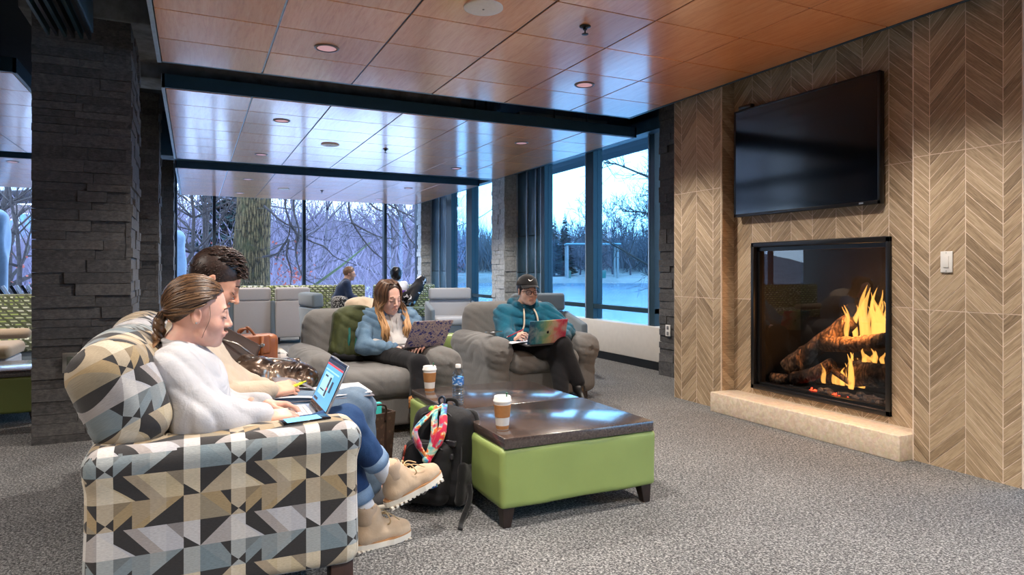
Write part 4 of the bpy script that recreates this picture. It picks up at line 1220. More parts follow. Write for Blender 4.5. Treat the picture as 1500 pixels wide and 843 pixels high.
box('back_panel', (4.455, Y0, Z0), (4.475, Y1, Z1), firebox_m, fp); box('floor_panel', (4.03, Y0, Z0), (4.46, Y1, Z0 + 0.03), firebox_m, fp)
box('side_panel', (3.97, Y0 + 0.001, Z0), (4.46, Y0 + 0.02, Z1), firebox_m, fp); box('side_panel', (3.97, Y1 - 0.02, Z0), (4.46, Y1 - 0.001, Z1), firebox_m, fp); box('top_panel', (3.97, Y0, Z1 - 0.03), (4.46, Y1, Z1 - 0.002), firebox_m, fp)
def log(pts, r0, r1, seed):
    rs = random.Random(seed); P = bez(pts, 8); V, Fc = [], []; n = 18
    for i, p in enumerate(P):
        d = (P[min(i + 1, len(P) - 1)] - P[max(i - 1, 0)]).normalized(); _, a, b = frame_of(d)
        r = r0 + (r1 - r0) * i / (len(P) - 1)
        for k in range(n):
            t = 2 * PI * k / n; q = p + (a * math.cos(t) + b * math.sin(t)) * r * (1 + 0.16 * mnoise.noise(Vector((math.cos(t) * 2, math.sin(t) * 2, i * 0.4 + seed))) + 0.05 * rs.uniform(-1, 1))
            V.append(tuple(q))
    for i in range(len(P) - 1):
        for k in range(n): Fc.append((i * n + k, i * n + (k + 1) % n, (i + 1) * n + (k + 1) % n, (i + 1) * n + k))
    Fc += [tuple(reversed(range(n))), tuple((len(P) - 1) * n + k for k in range(n))]
    return mesh('log', V, Fc, log_m, fp)
log([(4.14, 3.68, 0.36), (4.20, 3.46, 0.55), (4.26, 3.22, 0.76)], 0.072, 0.062, 1)
log([(4.16, 3.37, 0.585), (4.14, 3.13, 0.60), (4.12, 2.84, 0.66)], 0.058, 0.052, 2)
log([(4.2, 3.14, 0.40), (4.2, 2.95, 0.42), (4.22, 2.80, 0.44)], 0.10, 0.09, 3)
log([(4.10, 3.60, 0.29), (4.12, 3.42, 0.36), (4.14, 3.28, 0.45)], 0.05, 0.042, 4)
log([(4.08, 3.84 - 0.06, 0.275), (4.10, 3.64, 0.285)], 0.042, 0.038, 5)
log([(4.08, 3.24, 0.41), (4.10, 3.10, 0.33)], 0.02, 0.018, 6)
log([(4.36, 3.6, 0.30), (4.36, 3.2, 0.34), (4.36, 2.85, 0.42)], 0.07, 0.06, 7)
log([(4.09, 3.56, 0.47), (4.12, 3.52, 0.36)], 0.02, 0.018, 8)
def flame(c, w, h, seed, bend=0.03):
    """a tongue of fire: a tapering, wavering closed sheet"""
    rs = random.Random(seed); V, Fc, heat = [], [], []; n, m_ = 10, 14; ph = rs.uniform(0, 6)
    for i in range(m_ + 1):
        t = i / m_; r = w * (math.sin(PI * min(1, 0.25 + t * 0.75)) ** 0.9) * (1 - 0.25 * t) + 0.001
        cx = c[0] + 0.012 * math.sin(3 * t + ph); cy = c[1] + bend * math.sin(4.2 * t + ph) * t
        for k in range(n):
            a = 2 * PI * k / n; V.append((cx + r * 0.5 * math.cos(a), cy + r * math.sin(a), c[2] + h * t)); heat.append(t)
    for i in range(m_):
        for k in range(n): Fc.append((i * n + k, i * n + (k + 1) % n, (i + 1) * n + (k + 1) % n, (i + 1) * n + k))
    o = mesh('flame', V, Fc, flame_m, fp)
    at = o.data.attributes.new('heat', 'FLOAT', 'POINT'); at.data.foreach_set('value', heat)
rs = random.Random(4)
for k in range(34):
    y = rs.uniform(2.90, 3.25); hh = 0.10 + 0.26 * math.exp(-((y - 3.10) / 0.12) ** 2) * rs.uniform(0.6, 1.0) + rs.uniform(0, 0.06)
    flame((rs.uniform(4.18, 4.32), y, 0.64), rs.uniform(0.014, 0.034), hh, k, 0.045)
for k in range(9):
    flame((rs.uniform(4.08, 4.2), rs.uniform(3.08, 3.20), 0.30), rs.uniform(0.015, 0.032), rs.uniform(0.16, 0.30), 40 + k)
for k in range(6):
    flame((rs.uniform(4.08, 4.16), rs.uniform(3.20, 3.36), 0.30), rs.uniform(0.015, 0.03), rs.uniform(0.08, 0.16), 60 + k)
for k in range(6):
    flame((rs.uniform(4.06, 4.12), rs.uniform(2.88, 3.0), 0.50), rs.uniform(0.015, 0.028), rs.uniform(0.05, 0.10), 80 + k)
ember_m = m_emit('glowing ember', (230, 60, 30), 2.2); ash_m = plain('grey ash coal', (74, 72, 72), 0.9, var=0.4, scale=40, bump=0.5)
def coals(name, c, n, sp, r, m, seed):
    rs = random.Random(seed); bm = bmesh.new()
    for k in range(n):
        x = bmesh.ops.create_icosphere(bm, subdivisions=1, radius=r * rs.uniform(0.6, 1.2))
        o = Vector((c[0] + rs.gauss(0, sp[0]), c[1] + rs.gauss(0, sp[1]), c[2] + abs(rs.gauss(0, sp[2]))))
        for v in x['verts']: v.co = v.co * (1 + rs.uniform(-0.25, 0.25)) + o
    q = bm_obj(name, bm, m, fp); q['kind'] = 'stuff'
coals('embers', (4.05, 3.37, 0.235), 26, (0.015, 0.045, 0.008), 0.010, ember_m, 1)
coals('embers', (4.05, 3.19, 0.235), 34, (0.015, 0.05, 0.008), 0.010, ember_m, 2)
coals('ash_coals', (4.06, 3.28, 0.24), 26, (0.02, 0.03, 0.012), 0.022, ash_m, 3)
coals('ash_coals', (4.07, 2.97, 0.24), 46, (0.025, 0.07, 0.015), 0.026, ash_m, 4)
fl = bpy.data.lights.new('fire_glow', 'POINT'); fl.energy = 14; fl.color = (1.0, 0.42, 0.12); fl.shadow_soft_size = 0.08
flo = bpy.data.objects.new('fire_glow', fl); flo.location = (4.08, 3.10, 0.82); COL.objects.link(flo); attach(flo, fp)

tv = empty('television', (3.95, 3.36, 1.95), 'large black wall mounted television over the fireplace', 'television')
box('body', (3.885, 2.735, 1.54), (3.925, 3.98, 2.378), black_metal, tv, 0.006)
box('screen', (3.8815, 2.752, 1.562), (3.886, 3.963, 2.362), screen_black, tv)
box('bezel', (3.879, 2.735, 1.54), (3.885, 3.98, 1.562), black_metal, tv, 0.001); box('bezel', (3.879, 2.735, 2.362), (3.885, 3.98, 2.378), black_metal, tv, 0.001)
box('bezel', (3.879, 2.735, 1.54), (3.885, 2.752, 2.378), black_metal, tv, 0.001); box('bezel', (3.879, 3.963, 1.54), (3.885, 3.98, 2.378), black_metal, tv, 0.001)
box('wall_mount', (3.922, 3.1, 1.75), (3.95, 3.6, 2.2), black_metal, tv)
box('camera_bar', (3.875, 3.80, 2.380), (3.92, 3.93, 2.412), black_metal, tv, 0.006)
box('logo_plate', (3.8785, 2.85, 1.546), (3.8795, 2.88, 1.556), steel, tv)

sw = empty('light_switch', (3.818, 2.287, 1.166), 'white rocker switch plate on the near tiled pier', 'switch')
box('plate', (3.808, 2.254, 1.106), (3.818, 2.320, 1.226), white_plastic, sw, 0.003)
box('rocker', (3.803, 2.272, 1.134), (3.810, 2.302, 1.198), white_plastic, sw, 0.002)
for z in (1.115, 1.217): lathe('screw', [(0.003, 0), (0.003, -0.001), (0.0005, -0.0012)], (3.8075, 2.287, z), steel, sw, 8, axis=(1, 0, 0))
ol = empty('wall_outlet', (4.49, 5.535, 0.49), 'white double wall outlet on the charcoal pillar by the fireplace', 'outlet')
box('plate', (4.478, 5.50, 0.425), (4.486, 5.575, 0.545), white_plastic, ol, 0.002)
for z in (0.455, 0.515): box('socket', (4.475, 5.522, z - 0.018), (4.479, 5.553, z + 0.018), plain('grey socket', (120, 122, 126), 0.5) if z < 0.5 else bpy.data.materials['grey socket'], ol, 0.001)
op = empty('wall_outlet', (-0.72, 5.10, 0.52), 'square steel outlet plate on the near stone pillar behind the sofa', 'outlet')
box('plate', (-0.765, 5.092, 0.455), (-0.675, 5.104, 0.585), steel, op, 0.003)
box('socket', (-0.74, 5.088, 0.48), (-0.70, 5.094, 0.56), plain('dark socket', (80, 86, 78), 0.5), op, 0.002)
lathe('indicator', [(0.006, 0), (0.006, -0.002), (0.001, -0.003)], (-0.72, 5.088, 0.52), m_emit('green indicator', (90, 220, 60), 0.8), op, 10, axis=(0, 1, 0))

# ------------------------------------------------------------------ coffee tables
green_vinyl = plain('apple green vinyl', (142, 160, 92), 0.42, 0, 0.45, 0.04, 6, 0.05, 300)
def m_tabletop():
    g = NG('dark striated laminate'); v = g.tc()
    f = g.noise(g.mapping(v, (60, 4, 60)), 2.0, 4); f2 = g.noise(g.mapping(v, (240, 10, 200)), 1.5, 3)
    f = g.M('ADD', g.M('MULTIPLY', f, 0.6), g.M('MULTIPLY', f2, 0.4))
    return g.P(color=g.ramp(f, [(0.3, lin((50, 40, 38))), (0.5, lin((72, 60, 56))), (0.7, lin((96, 84, 78)))]), rough=0.22, spec=0.8, coat=0.8, coat_rough=0.12)
top_m = m_tabletop()
def coffee_table(label):
    """origin: middle of the floor print; 0.79 x 0.655"""
    t = empty('coffee_table', (0, 0, 0), label, 'table', 'green block coffee tables')
    box('tabletop', (-0.395, -0.325, 0.347), (0.395, 0.325, 0.395), top_m, t, 0.003)
    f = Field(); f.rbox((0, 0, 0.215), (0.412, 0.322, 0.132), 0.018)
    field_obj('upholstered_base', f, green_vinyl, t, 0.012, lambda X, Y, Z: 0.0015 * np.sin(X * 14 + 2 * np.sin(Z * 9)) + 0.0012 * np.sin(Y * 17 + Z * 11))
    for sx in (-1, 1):
        for sy in (-1, 1):
            bm = bmesh.new(); vs = bm_box(bm, (-0.030, -0.030, 0), (0.030, 0.030, 0.09))
            for v in vs:
                if v.co.z < 0.01: v.co.x = v.co.x * 0.62 + sx * 0.008; v.co.y = v.co.y * 0.62 + sy * 0.008
                v.co += Vector((sx * 0.365, sy * 0.275, 0))
            bm_obj('leg', bm, dark_wood, t, bevel=0.002, segs=1)
    return t
ct = coffee_table('nearer green block coffee table with dark top, one paper cup on it')
ct.location = (1.597, 2.892, 0)
ct2 = copy_tree(ct, (1.585, 3.552, 0), None, 'farther green block coffee table carrying the water bottle and the second cup')
ct3 = copy_tree(ct, (-1.42, 6.17, 0), None, 'green block coffee table left of the stone pillar')

cup_paper = plain('white paper cup', (236, 232, 226), 0.55, 0, 0.4, 0.02); cup_sleeve = plain('kraft cup sleeve', (176, 124, 78), 0.8, 0, 0.2, 0.06, 60); cup_lid = plain('white cup lid', (240, 238, 234), 0.35, 0, 0.5, 0.01); stick_m = plain('green splash stick', (14, 92, 66), 0.4)
def coffee_cup(loc, label, rz=0.0):
    c = empty('coffee_cup', (0, 0, 0), label, 'cup', 'paper coffee cups')
    lathe('cup', [(0.026, 0.003), (0.0275, 0.0), (0.0285, 0.004), (0.0395, 0.128), (0.0395, 0.130), (0.03, 0.130)], (0, 0, 0), cup_paper, c, 32)
    lathe('base_band', [(0.0283, 0.002), (0.0300, 0.0185), (0.0285, 0.0187)], (0, 0, 0), cup_sleeve, c, 32)
    lathe('sleeve', [(0.0335, 0.056), (0.0342, 0.0565), (0.0393, 0.112), (0.0385, 0.1125)], (0, 0, 0), cup_sleeve, c, 32)
    lathe('lid', [(0.0405, 0.126), (0.0425, 0.127), (0.0425, 0.133), (0.0395, 0.136), (0.0385, 0.148), (0.036, 0.151), (0.033, 0.151), (0.032, 0.145), (0.002, 0.1445)], (0, 0, 0), cup_lid, c, 32)
    tube('stopper', [(0.012, -0.02, 0.143), (0.012, -0.02, 0.160)], 0.0032, stick_m, c, 8); lathe('stopper_head', [(0.002, 0.159), (0.005, 0.162), (0.005, 0.167), (0.001, 0.169)], (0.012, -0.02, 0), stick_m, c, 10)
    c.location = loc; c.rotation_euler = (0, 0, rz)
    return c
cc = coffee_cup((1.268, 2.735, 0.3955), 'paper coffee cup on the nearer coffee table')
copy_tree(cc, (1.272, 3.78, 0.3955), 1.0, 'paper coffee cup at the back corner of the farther coffee table')

pet = m_clear('clear bottle plastic', (0.84, 0.90, 0.93, 1), 2.3, 0.06); water_m = m_clear('bottle water', (0.86, 0.92, 0.96, 1), 1.6, 0.0)
wb = empty('water_bottle', (0, 0, 0), 'clear water bottle with blue label on the farther coffee table', 'bottle')
prof = [(0.022, 0.0), (0.029, 0.003), (0.0315, 0.010)]
for k in range(6): z = 0.014 + k * 0.014; prof += [(0.0318, z), (0.0292, z + 0.006), (0.0318, z + 0.012)]
prof += [(0.0318, 0.104), (0.0308, 0.108), (0.0308, 0.150), (0.0318, 0.154), (0.030, 0.168), (0.022, 0.186), (0.0135, 0.196), (0.0128, 0.200)]
lathe('bottle', prof, (0, 0, 0), pet, wb, 32)
lathe('water', [(max(0.001, r - 0.0025), z + 0.002) for r, z in prof if z < 0.15] + [(0.0275, 0.150), (0.001, 0.1502)], (0, 0, 0), water_m, wb, 32)
def m_label():
    g = NG('blue bottle label'); s = g.n('ShaderNodeSeparateXYZ'); g.set(s.inputs[0], g.tc())
    n1 = g.noise(g.mapping(g.tc(), (1, 1, 2.2)), 55, 2)
    return g.P(color=g.mix(g.mr(n1, 0.52, 0.56), lin((52, 116, 190)), lin((206, 224, 240))), rough=0.35)
lathe('label', [(0.0310, 0.108), (0.0312, 0.109), (0.0312, 0.149), (0.0310, 0.150)], (0, 0, 0), m_label(), wb, 32, caps=False)
lathe('cap', [(0.0125, 0.197), (0.0148, 0.198), (0.0148, 0.213), (0.013, 0.216), (0.001, 0.2162)], (0, 0, 0), white_plastic, wb, 24)
wb.location = (1.283, 3.335, 0.396)

# ------------------------------------------------------------------ armchairs
grey_uph = cloth('mid grey upholstery', (112, 110, 108), (94, 93, 93), weave=700, melange=0.10, sheen=0.2)
def armchair(label):
    """origin: floor, middle; faces -y"""
    c = empty('armchair', (0, 0, 0), label, 'armchair', 'grey slouchy armchairs at the coffee tables')
    w = wrinkle(0.008, 40, 3)
    for s in (-1, 1):
        f = Field(); f.rbox((s * 0.415, 0.0, 0.30), (0.095, 0.43, 0.24), 0.07).cap((s * 0.42, -0.34, 0.447), (s * 0.42, 0.40, 0.460), 0.118, 0.115, 0.06).ell((s * 0.42, -0.40, 0.442), (0.108, 0.05, 0.105), None, 0.05)
        def pucker(X, Y, Z, s=s):
            a = np.arctan2(Z - 0.442, X - s * 0.42); r = np.sqrt((X - s * 0.42) ** 2 + (Z - 0.442) ** 2)
            return w(X, Y, Z) + np.where(Y < -0.30, 0.006 * np.sin(a * 13) * np.clip(1 - r / 0.13, 0, 1), 0) + 0.012 * np.exp(-(r / 0.02) ** 2) * (Y < -0.3)
        field_obj('arm', f, grey_uph, c, 0.014, pucker)
    f = Field(); f.rbox((0, -0.06, 0.352), (0.335, 0.40, 0.095), 0.085)
    field_obj('seat_cushion', f, grey_uph, c, 0.014, w)
    f = Field(); f.rbox((0, 0.0, 0.175), (0.34, 0.40, 0.115), 0.02)
    field_obj('base', f, grey_uph, c, 0.014)
    f = Field(); f.rbox((0, 0.335, 0.585), (0.43, 0.125, 0.245), 0.12, rot3(0, 0, -0.16)).rbox((0, 0.40, 0.40), (0.42, 0.06, 0.30), 0.05, None, 0.05)
    field_obj('back_cushion', f, grey_uph, c, 0.015, wrinkle(0.007, 32, 5))
    for sx in (-1, 1):
        for sy in (-0.36, 0.36): box('leg', (sx * 0.40 - 0.03, sy - 0.03, 0), (sx * 0.40 + 0.03, sy + 0.03, 0.07), dark_wood, c, 0.003)
    return c
ac1 = armchair('grey slouchy armchair of the blond woman, green backpack on its back')
ac1.location = (1.17, 4.78, 0); ac1.rotation_euler = (0, 0, 0.03)
ac2 = copy_tree(ac1, (2.665, 5.30, 0), 0.0, 'grey slouchy armchair of the person in the black cap')

# ------------------------------------------------------------------ printed sofa
sofa = empty('sofa', (0.1, 3.25, 0), 'sofa upholstered in geometric triangle print, two people sitting on it', 'sofa')
f = Field(); f.rbox((0.108, 2.352, 0.352), (0.402, 0.104, 0.232), 0.045, None).rbox((0.115, 2.352, 0.534), (0.405, 0.112, 0.058), 0.05, rot3(0, -0.025), 0.03)
field_obj('arm', f, geo_fabric, sofa, 0.011, lambda X, Y, Z: 0.003 * np.sin(X * 9 + 1.0) * np.sin(Z * 11) + 0.003 * np.sin(X * 31 + 8 * Z) * np.clip((Z - 0.55) * 8, 0, 1), uv=True)
f = Field(); f.rbox((0.108, 4.252, 0.375), (0.402, 0.104, 0.255), 0.045).rbox((0.115, 4.252, 0.575), (0.405, 0.112, 0.058), 0.05, None, 0.03)
field_obj('arm', f, geo_fabric, sofa, 0.016, uv=True)
f = Field(); f.rbox((0.10, 3.30, 0.20), (0.40, 0.86, 0.085), 0.02); field_obj('base', f, geo_fabric, sofa, 0.016, uv=True)
f = Field(); f.rbox((-0.225, 3.30, 0.44), (0.06, 0.83, 0.32), 0.05, rot3(0, -0.10)); field_obj('back_frame', f, geo_fabric, sofa, 0.016, uv=True)
for y0, y1 in ((2.47, 3.30), (3.305, 4.135)):
    f = Field(); f.rbox((0.175, (y0 + y1) / 2, 0.362), (0.345, (y1 - y0) / 2, 0.085), 0.06); field_obj('seat_cushion', f, geo_fabric, sofa, 0.014, wrinkle(0.003, 20, 2), uv=True)
for y0, y1 in ((2.30, 3.25), (3.26, 4.16)):
    f = Field(); f.rbox((-0.208, (y0 + y1) / 2, 0.725), (0.118, (y1 - y0) / 2, 0.180), 0.108, rot3(0, -0.40)).ell((-0.208, (y0 + y1) / 2, 0.735), (0.138, (y1 - y0) / 2 - 0.02, 0.172), rot3(0, -0.40), 0.05)
    def seamy(X, Y, Z, y0=y0):
        return wrinkle(0.004, 30, 8)(X, Y, Z) - 0.004 * np.exp(-((Y - y0 - 0.085) / 0.006) ** 2)
    flow_uv(field_obj('back_cushion', f, geo_fabric, sofa, 0.012, seamy, uv=True))
leg_brown = plain('dark brown wooden leg', (62, 42, 36), 0.45, 0, 0.5, 0.2, 30)
for x in (-0.24, 0.455):
    for y in (2.315, 4.27): box('leg', (x - 0.038, y - 0.038, 0), (x + 0.038, y + 0.038, 0.135), leg_brown, sofa, 0.003)

# ------------------------------------------------------------------ lounge chairs and far seating
grey_panel = cloth('warm grey panel fabric', (184, 178, 178), (168, 164, 166), weave=500, melange=0.10, folds=False)
blue_grey = cloth('blue grey upholstery', (112, 124, 134), (98, 110, 122), weave=500, melange=0.08, folds=False)
pale_grey = cloth('pale grey upholstery', (176, 178, 184), (160, 164, 172), weave=500, melange=0.06, folds=False)
def lounge_chair(label, loc, rz, m_back, m_side, w=0.60, arms=0.56, top=0.855):
    """origin: floor, middle; faces -y"""
    c = empty('lounge_chair', (0, 0, 0), label, 'chair', 'upholstered lounge chairs at the back')
    h = w / 2
    R = Matrix.Rotation(-0.08, 3, 'X')
    box('back_panel', (-h + 0.03, 0.26, 0.10), (h - 0.03, 0.36, 0.66), m_back, c, 0.02, 3, rot=R)
    box('head_cushion', (-h + 0.03, 0.245, 0.662), (h - 0.03, 0.385, top), m_back, c, 0.035, 4, rot=R)
    box('seat_cushion', (-h + 0.05, -0.32, 0.30), (h - 0.05, 0.26, 0.42), m_back, c, 0.04, 4)
    box('seat_base', (-h + 0.04, -0.30, 0.12), (h - 0.04, 0.26, 0.30), m_side, c, 0.015)
    for s in (-1, 1):
        bm = bmesh.new(); vs = bm_box(bm, (s * h - 0.035, -0.30, 0.12), (s * h + 0.035, 0.34, arms))
        for v in vs:
            if v.co.z > 0.5 and v.co.y > 0: v.co.z += 0.10
        bm_obj('arm', bm, m_side, c, smooth=True, bevel=0.025, segs=3, auto=math.radians(50))
        for sy in (-0.25, 0.27): lathe('leg', [(0.022, 0), (0.028, 0.10), (0.02, 0.125)], (s * (h - 0.08), sy, 0), black_metal, c, 10)
    c.location = loc; c.rotation_euler = (0, 0, rz)
    return c
lounge_chair('grey lounge chair seen from behind, left of its twin, just right of the man', (0.79, 10.95, 0), PI, grey_panel, blue_grey, 0.58)
lounge_chair('grey lounge chair seen from behind, right one of the pair', (1.355, 10.85, 0), PI, grey_panel, blue_grey, 0.56)
lounge_chair('blue grey lounge chair seen side-on with a dark speckled cushion', (1.62, 8.55, 0), PI / 2 + 0.15, blue_grey, blue_grey, 0.66, 0.52, 0.84)
lounge_chair('pale grey lounge chair facing the room between the blond woman and the capped person', (3.56, 9.45, 0), -0.18, pale_grey, blue_grey, 0.72, 0.54, 0.84)
lounge_chair('blue grey lounge chair right behind the person in the black cap', (3.42, 6.25, 0), -0.2, blue_grey, blue_grey, 0.66, 0.56, 0.86)
spk = NG('black and white speckle'); spk.P(color=spk.ramp(spk.noise(spk.tc(), 55, 3), [(0.46, lin((20, 20, 24))), (0.52, lin((150, 150, 150)))], 'CONSTANT'), rough=0.9)
f = Field(); f.rbox((1.63, 8.30, 0.66), (0.10, 0.13, 0.14), 0.07); tag(field_obj('throw_cushion', f, spk.m, None, 0.02), 'black and white speckled cushion on the side-on blue grey chair', 'cushion')

def far_sofa(label, x0, x1, y, rz=0.0, parts=2, seat=0.42, top=0.845, loc=None):
    c = empty('patterned_sofa', ((x0 + x1) / 2, y, 0), label, 'sofa', 'green dash patterned sofas')
    wv = (x1 - x0) / parts
    for k in range(parts):
        a = x0 + k * wv
        box('back_cushion', (a + 0.004, y + 0.02, seat - 0.02), (a + wv - 0.004, y + 0.20, top), dash_fabric, c, 0.035, 3, uv=True)
        box('seat_cushion', (a + 0.004, y - 0.55, 0.26), (a + wv - 0.004, y + 0.04, seat), dash_fabric, c, 0.035, 3, uv=True)
    box('base', (x0 + 0.01, y - 0.52, 0.08), (x1 - 0.01, y + 0.20, 0.26), blue_grey, c, 0.01)
    for x in (x0 + 0.08, x1 - 0.08):
        for yy in (y - 0.45, y + 0.12): lathe('leg', [(0.02, 0), (0.025, 0.085)], (x, yy, 0), black_metal, c, 10)
    return c
far_sofa('green dash patterned sofa under the far window where the boy sits', 0.55, 2.93, 12.45, parts=4)
far_sofa('green dash patterned sofa under the far window at the right, black haired person on it', 3.05, 4.25, 12.25, parts=2)
far_sofa('green dash patterned sofa left of the near stone pillar', -3.0, -1.5, 9.0, parts=2, top=0.85)
tan_f = cloth('tan upholstery', (176, 156, 134), (160, 142, 122), weave=500, melange=0.08)
f = Field(); f.cap((-2.6, 8.25, 0.475), (-1.55, 8.25, 0.475), 0.055, 0.055); tag(field_obj('bolster', f, tan_f, None, 0.02), 'tan bolster cushion lying on the sofa left of the pillar', 'cushion')
tb = empty('bench', (-1.85, 7.35, 0), 'bench with a tan cushion between the green sofa and the green table', 'bench')
f = Field(); f.rbox((-1.85, 7.35, 0.405), (0.42, 0.30, 0.06), 0.05); field_obj('seat_cushion', f, tan_f, tb, 0.02)
box('base', (-2.24, 7.08, 0.10), (-1.46, 7.62, 0.345), pale_grey, tb, 0.02)
for x in (-2.18, -1.52):
    for y in (7.14, 7.56): lathe('leg', [(0.02, 0), (0.025, 0.10)], (x, y, 0), black_metal, tb, 10)
go = empty('green_stool', (3.32, 8.72, 0), 'low green round stool between the two armchairs', 'stool')
lathe('seat', [(0.19, 0.02), (0.21, 0.04), (0.21, 0.20), (0.19, 0.22), (0.01, 0.225)], (3.32, 8.72, 0), green_vinyl, go, 28)
lathe('base', [(0.15, 0.0), (0.15, 0.025), (0.1, 0.03)], (3.32, 8.72, 0), black_metal, go, 24)
# ------------------------------------------------------------------ people
V3 = lambda *a: np.array(a, float)
def unit(v): v = np.array(v, float); return v / np.linalg.norm(v)
def lerp3(a, b, t): return np.array(a, float) * (1 - t) + np.array(b, float) * t

class Head:
    """local frame: x out of the nose, y to the left ear, z up; origin between the ears"""
    def __init__(self, pos, R, s=1.0): self.p = np.array(pos, float); self.R = R; self.s = s
    def W(self, *q): return self.p + self.R @ (np.array(q, float) * self.s)
    def L(self, X, Y, Z):
        dx, dy, dz = X - self.p[0], Y - self.p[1], Z - self.p[2]; R = self.R; s = self.s
        return ((R[0, 0] * dx + R[1, 0] * dy + R[2, 0] * dz) / s, (R[0, 1] * dx + R[1, 1] * dy + R[2, 1] * dz) / s, (R[0, 2] * dx + R[1, 2] * dy + R[2, 2] * dz) / s)
    def add(self, F, male=False, jaw=1.0, nose=1.0, full=0.0):
        W, R, s = self.W, self.R, self.s
        F.ell(W(-0.012, 0, 0.036), V3(0.098, 0.076, 0.094) * s, R, 0.01)
        F.ell(W(0.035, 0, -0.025), V3(0.060, 0.060 + full, 0.086) * s, R, 0.03)
        F.ell(W(0.036, 0, -0.072), V3(0.052, (0.047 + full) * jaw, 0.036) * s, R, 0.02)
        F.sph(W(0.074, 0, -0.098), 0.017 * s * jaw, 0.025)
        for q in (1, -1):
            F.sph(W(0.058, q * 0.038, -0.036), 0.024 * s, 0.02)
            F.cap(W(0.02, q * 0.050, -0.068), W(0.055, q * 0.03, -0.095), 0.011 * s, 0.011 * s, 0.025)
        F.cap(W(0.082, 0.030, 0.020), W(0.082, -0.030, 0.020), (0.0135 if male else 0.012) * s, None, 0.016)
        for q in (1, -1): F.sph(W(0.106, q * 0.032, 0.002), 0.0135 * s, 0.012, True)
        for q in (1, -1): F.ell(W(0.0785, q * 0.031, 0.001), V3(0.0155, 0.0165, 0.0125) * s, R, 0.004)
        F.cap(W(0.090, 0, 0.014), W(0.112 + 0.004 * nose, 0, -0.026), 0.0075 * s, 0.0095 * s, 0.012)
        F.sph(W(0.113 + 0.004 * nose, 0, -0.030), 0.0100 * s, 0.006)
        for q in (1, -1): F.sph(W(0.102, q * 0.0115, -0.034), 0.0078 * s, 0.007)
        F.cap(W(0.093, 0.019, -0.0635), W(0.1025, 0.003, -0.0585), 0.0050 * s, 0.0062 * s, 0.007); F.cap(W(0.093, -0.019, -0.0635), W(0.1025, -0.003, -0.0585), 0.0050 * s, 0.0062 * s, 0.007)
        F.cap(W(0.094, 0.014, -0.0700), W(0.094, -0.014, -0.0700), 0.0065 * s, None, 0.007)
        F.cap(W(0.1045, 0.022, -0.0655), W(0.1045, -0.022, -0.0655), 0.0022 * s, None, 0.003, True)
        for q in (1, -1):
            E = R @ rot3(q * 0.35, -0.15)
            F.ell(W(-0.004, q * 0.079, -0.004), V3(0.019, 0.008, 0.031) * s, E, 0.006)
            F.ell(W(0.001, q * 0.087, -0.001), V3(0.011, 0.006, 0.020) * s, E, 0.005, True)
            F.sph(W(-0.002, q * 0.078, -0.028), 0.0075 * s, 0.005)
    def tints(self): return [(self.W(0.098, 0.010, -0.064), 0.016, 0.75), (self.W(0.098, -0.010, -0.064), 0.016, 0.75), (self.W(0.07, 0.045, -0.035), 0.028, 0.35), (self.W(0.07, -0.045, -0.035), 0.028, 0.35), (self.W(0.115, 0, -0.03), 0.015, 0.35), (self.W(0, 0.08, 0), 0.025, 0.4), (self.W(0, -0.08, 0), 0.025, 0.4)]
    def face(self, parent, brow_m, lash_m, thick=1.0):
        items = []
        for q in (1, -1):
            items.append(([self.W(0.0905, q * 0.014, 0.024), self.W(0.0935, q * 0.028, 0.030), self.W(0.0835, q * 0.048, 0.026)], [0.0030 * thick, 0.0034 * thick, 0.0015]))
        tubes('eyebrows', items, brow_m, parent, 6)
        items = []
        for q in (1, -1):
            items.append((bez([self.W(0.0895, q * 0.0175, -0.0045), self.W(0.0945, q * 0.026, -0.0065), self.W(0.0935, q * 0.036, -0.0060), self.W(0.0845, q * 0.0465, -0.0015)], 4), 0.0014))
        tubes('lashes', items, lash_m, parent, 5)
    def ehat(self, az, el, k=1.0):
        a, e = math.radians(az), math.radians(el); return self.W(-0.012 + 0.105 * k * math.cos(e) * math.cos(a), 0.084 * k * math.cos(e) * math.sin(a), 0.036 + 0.102 * k * math.sin(e))

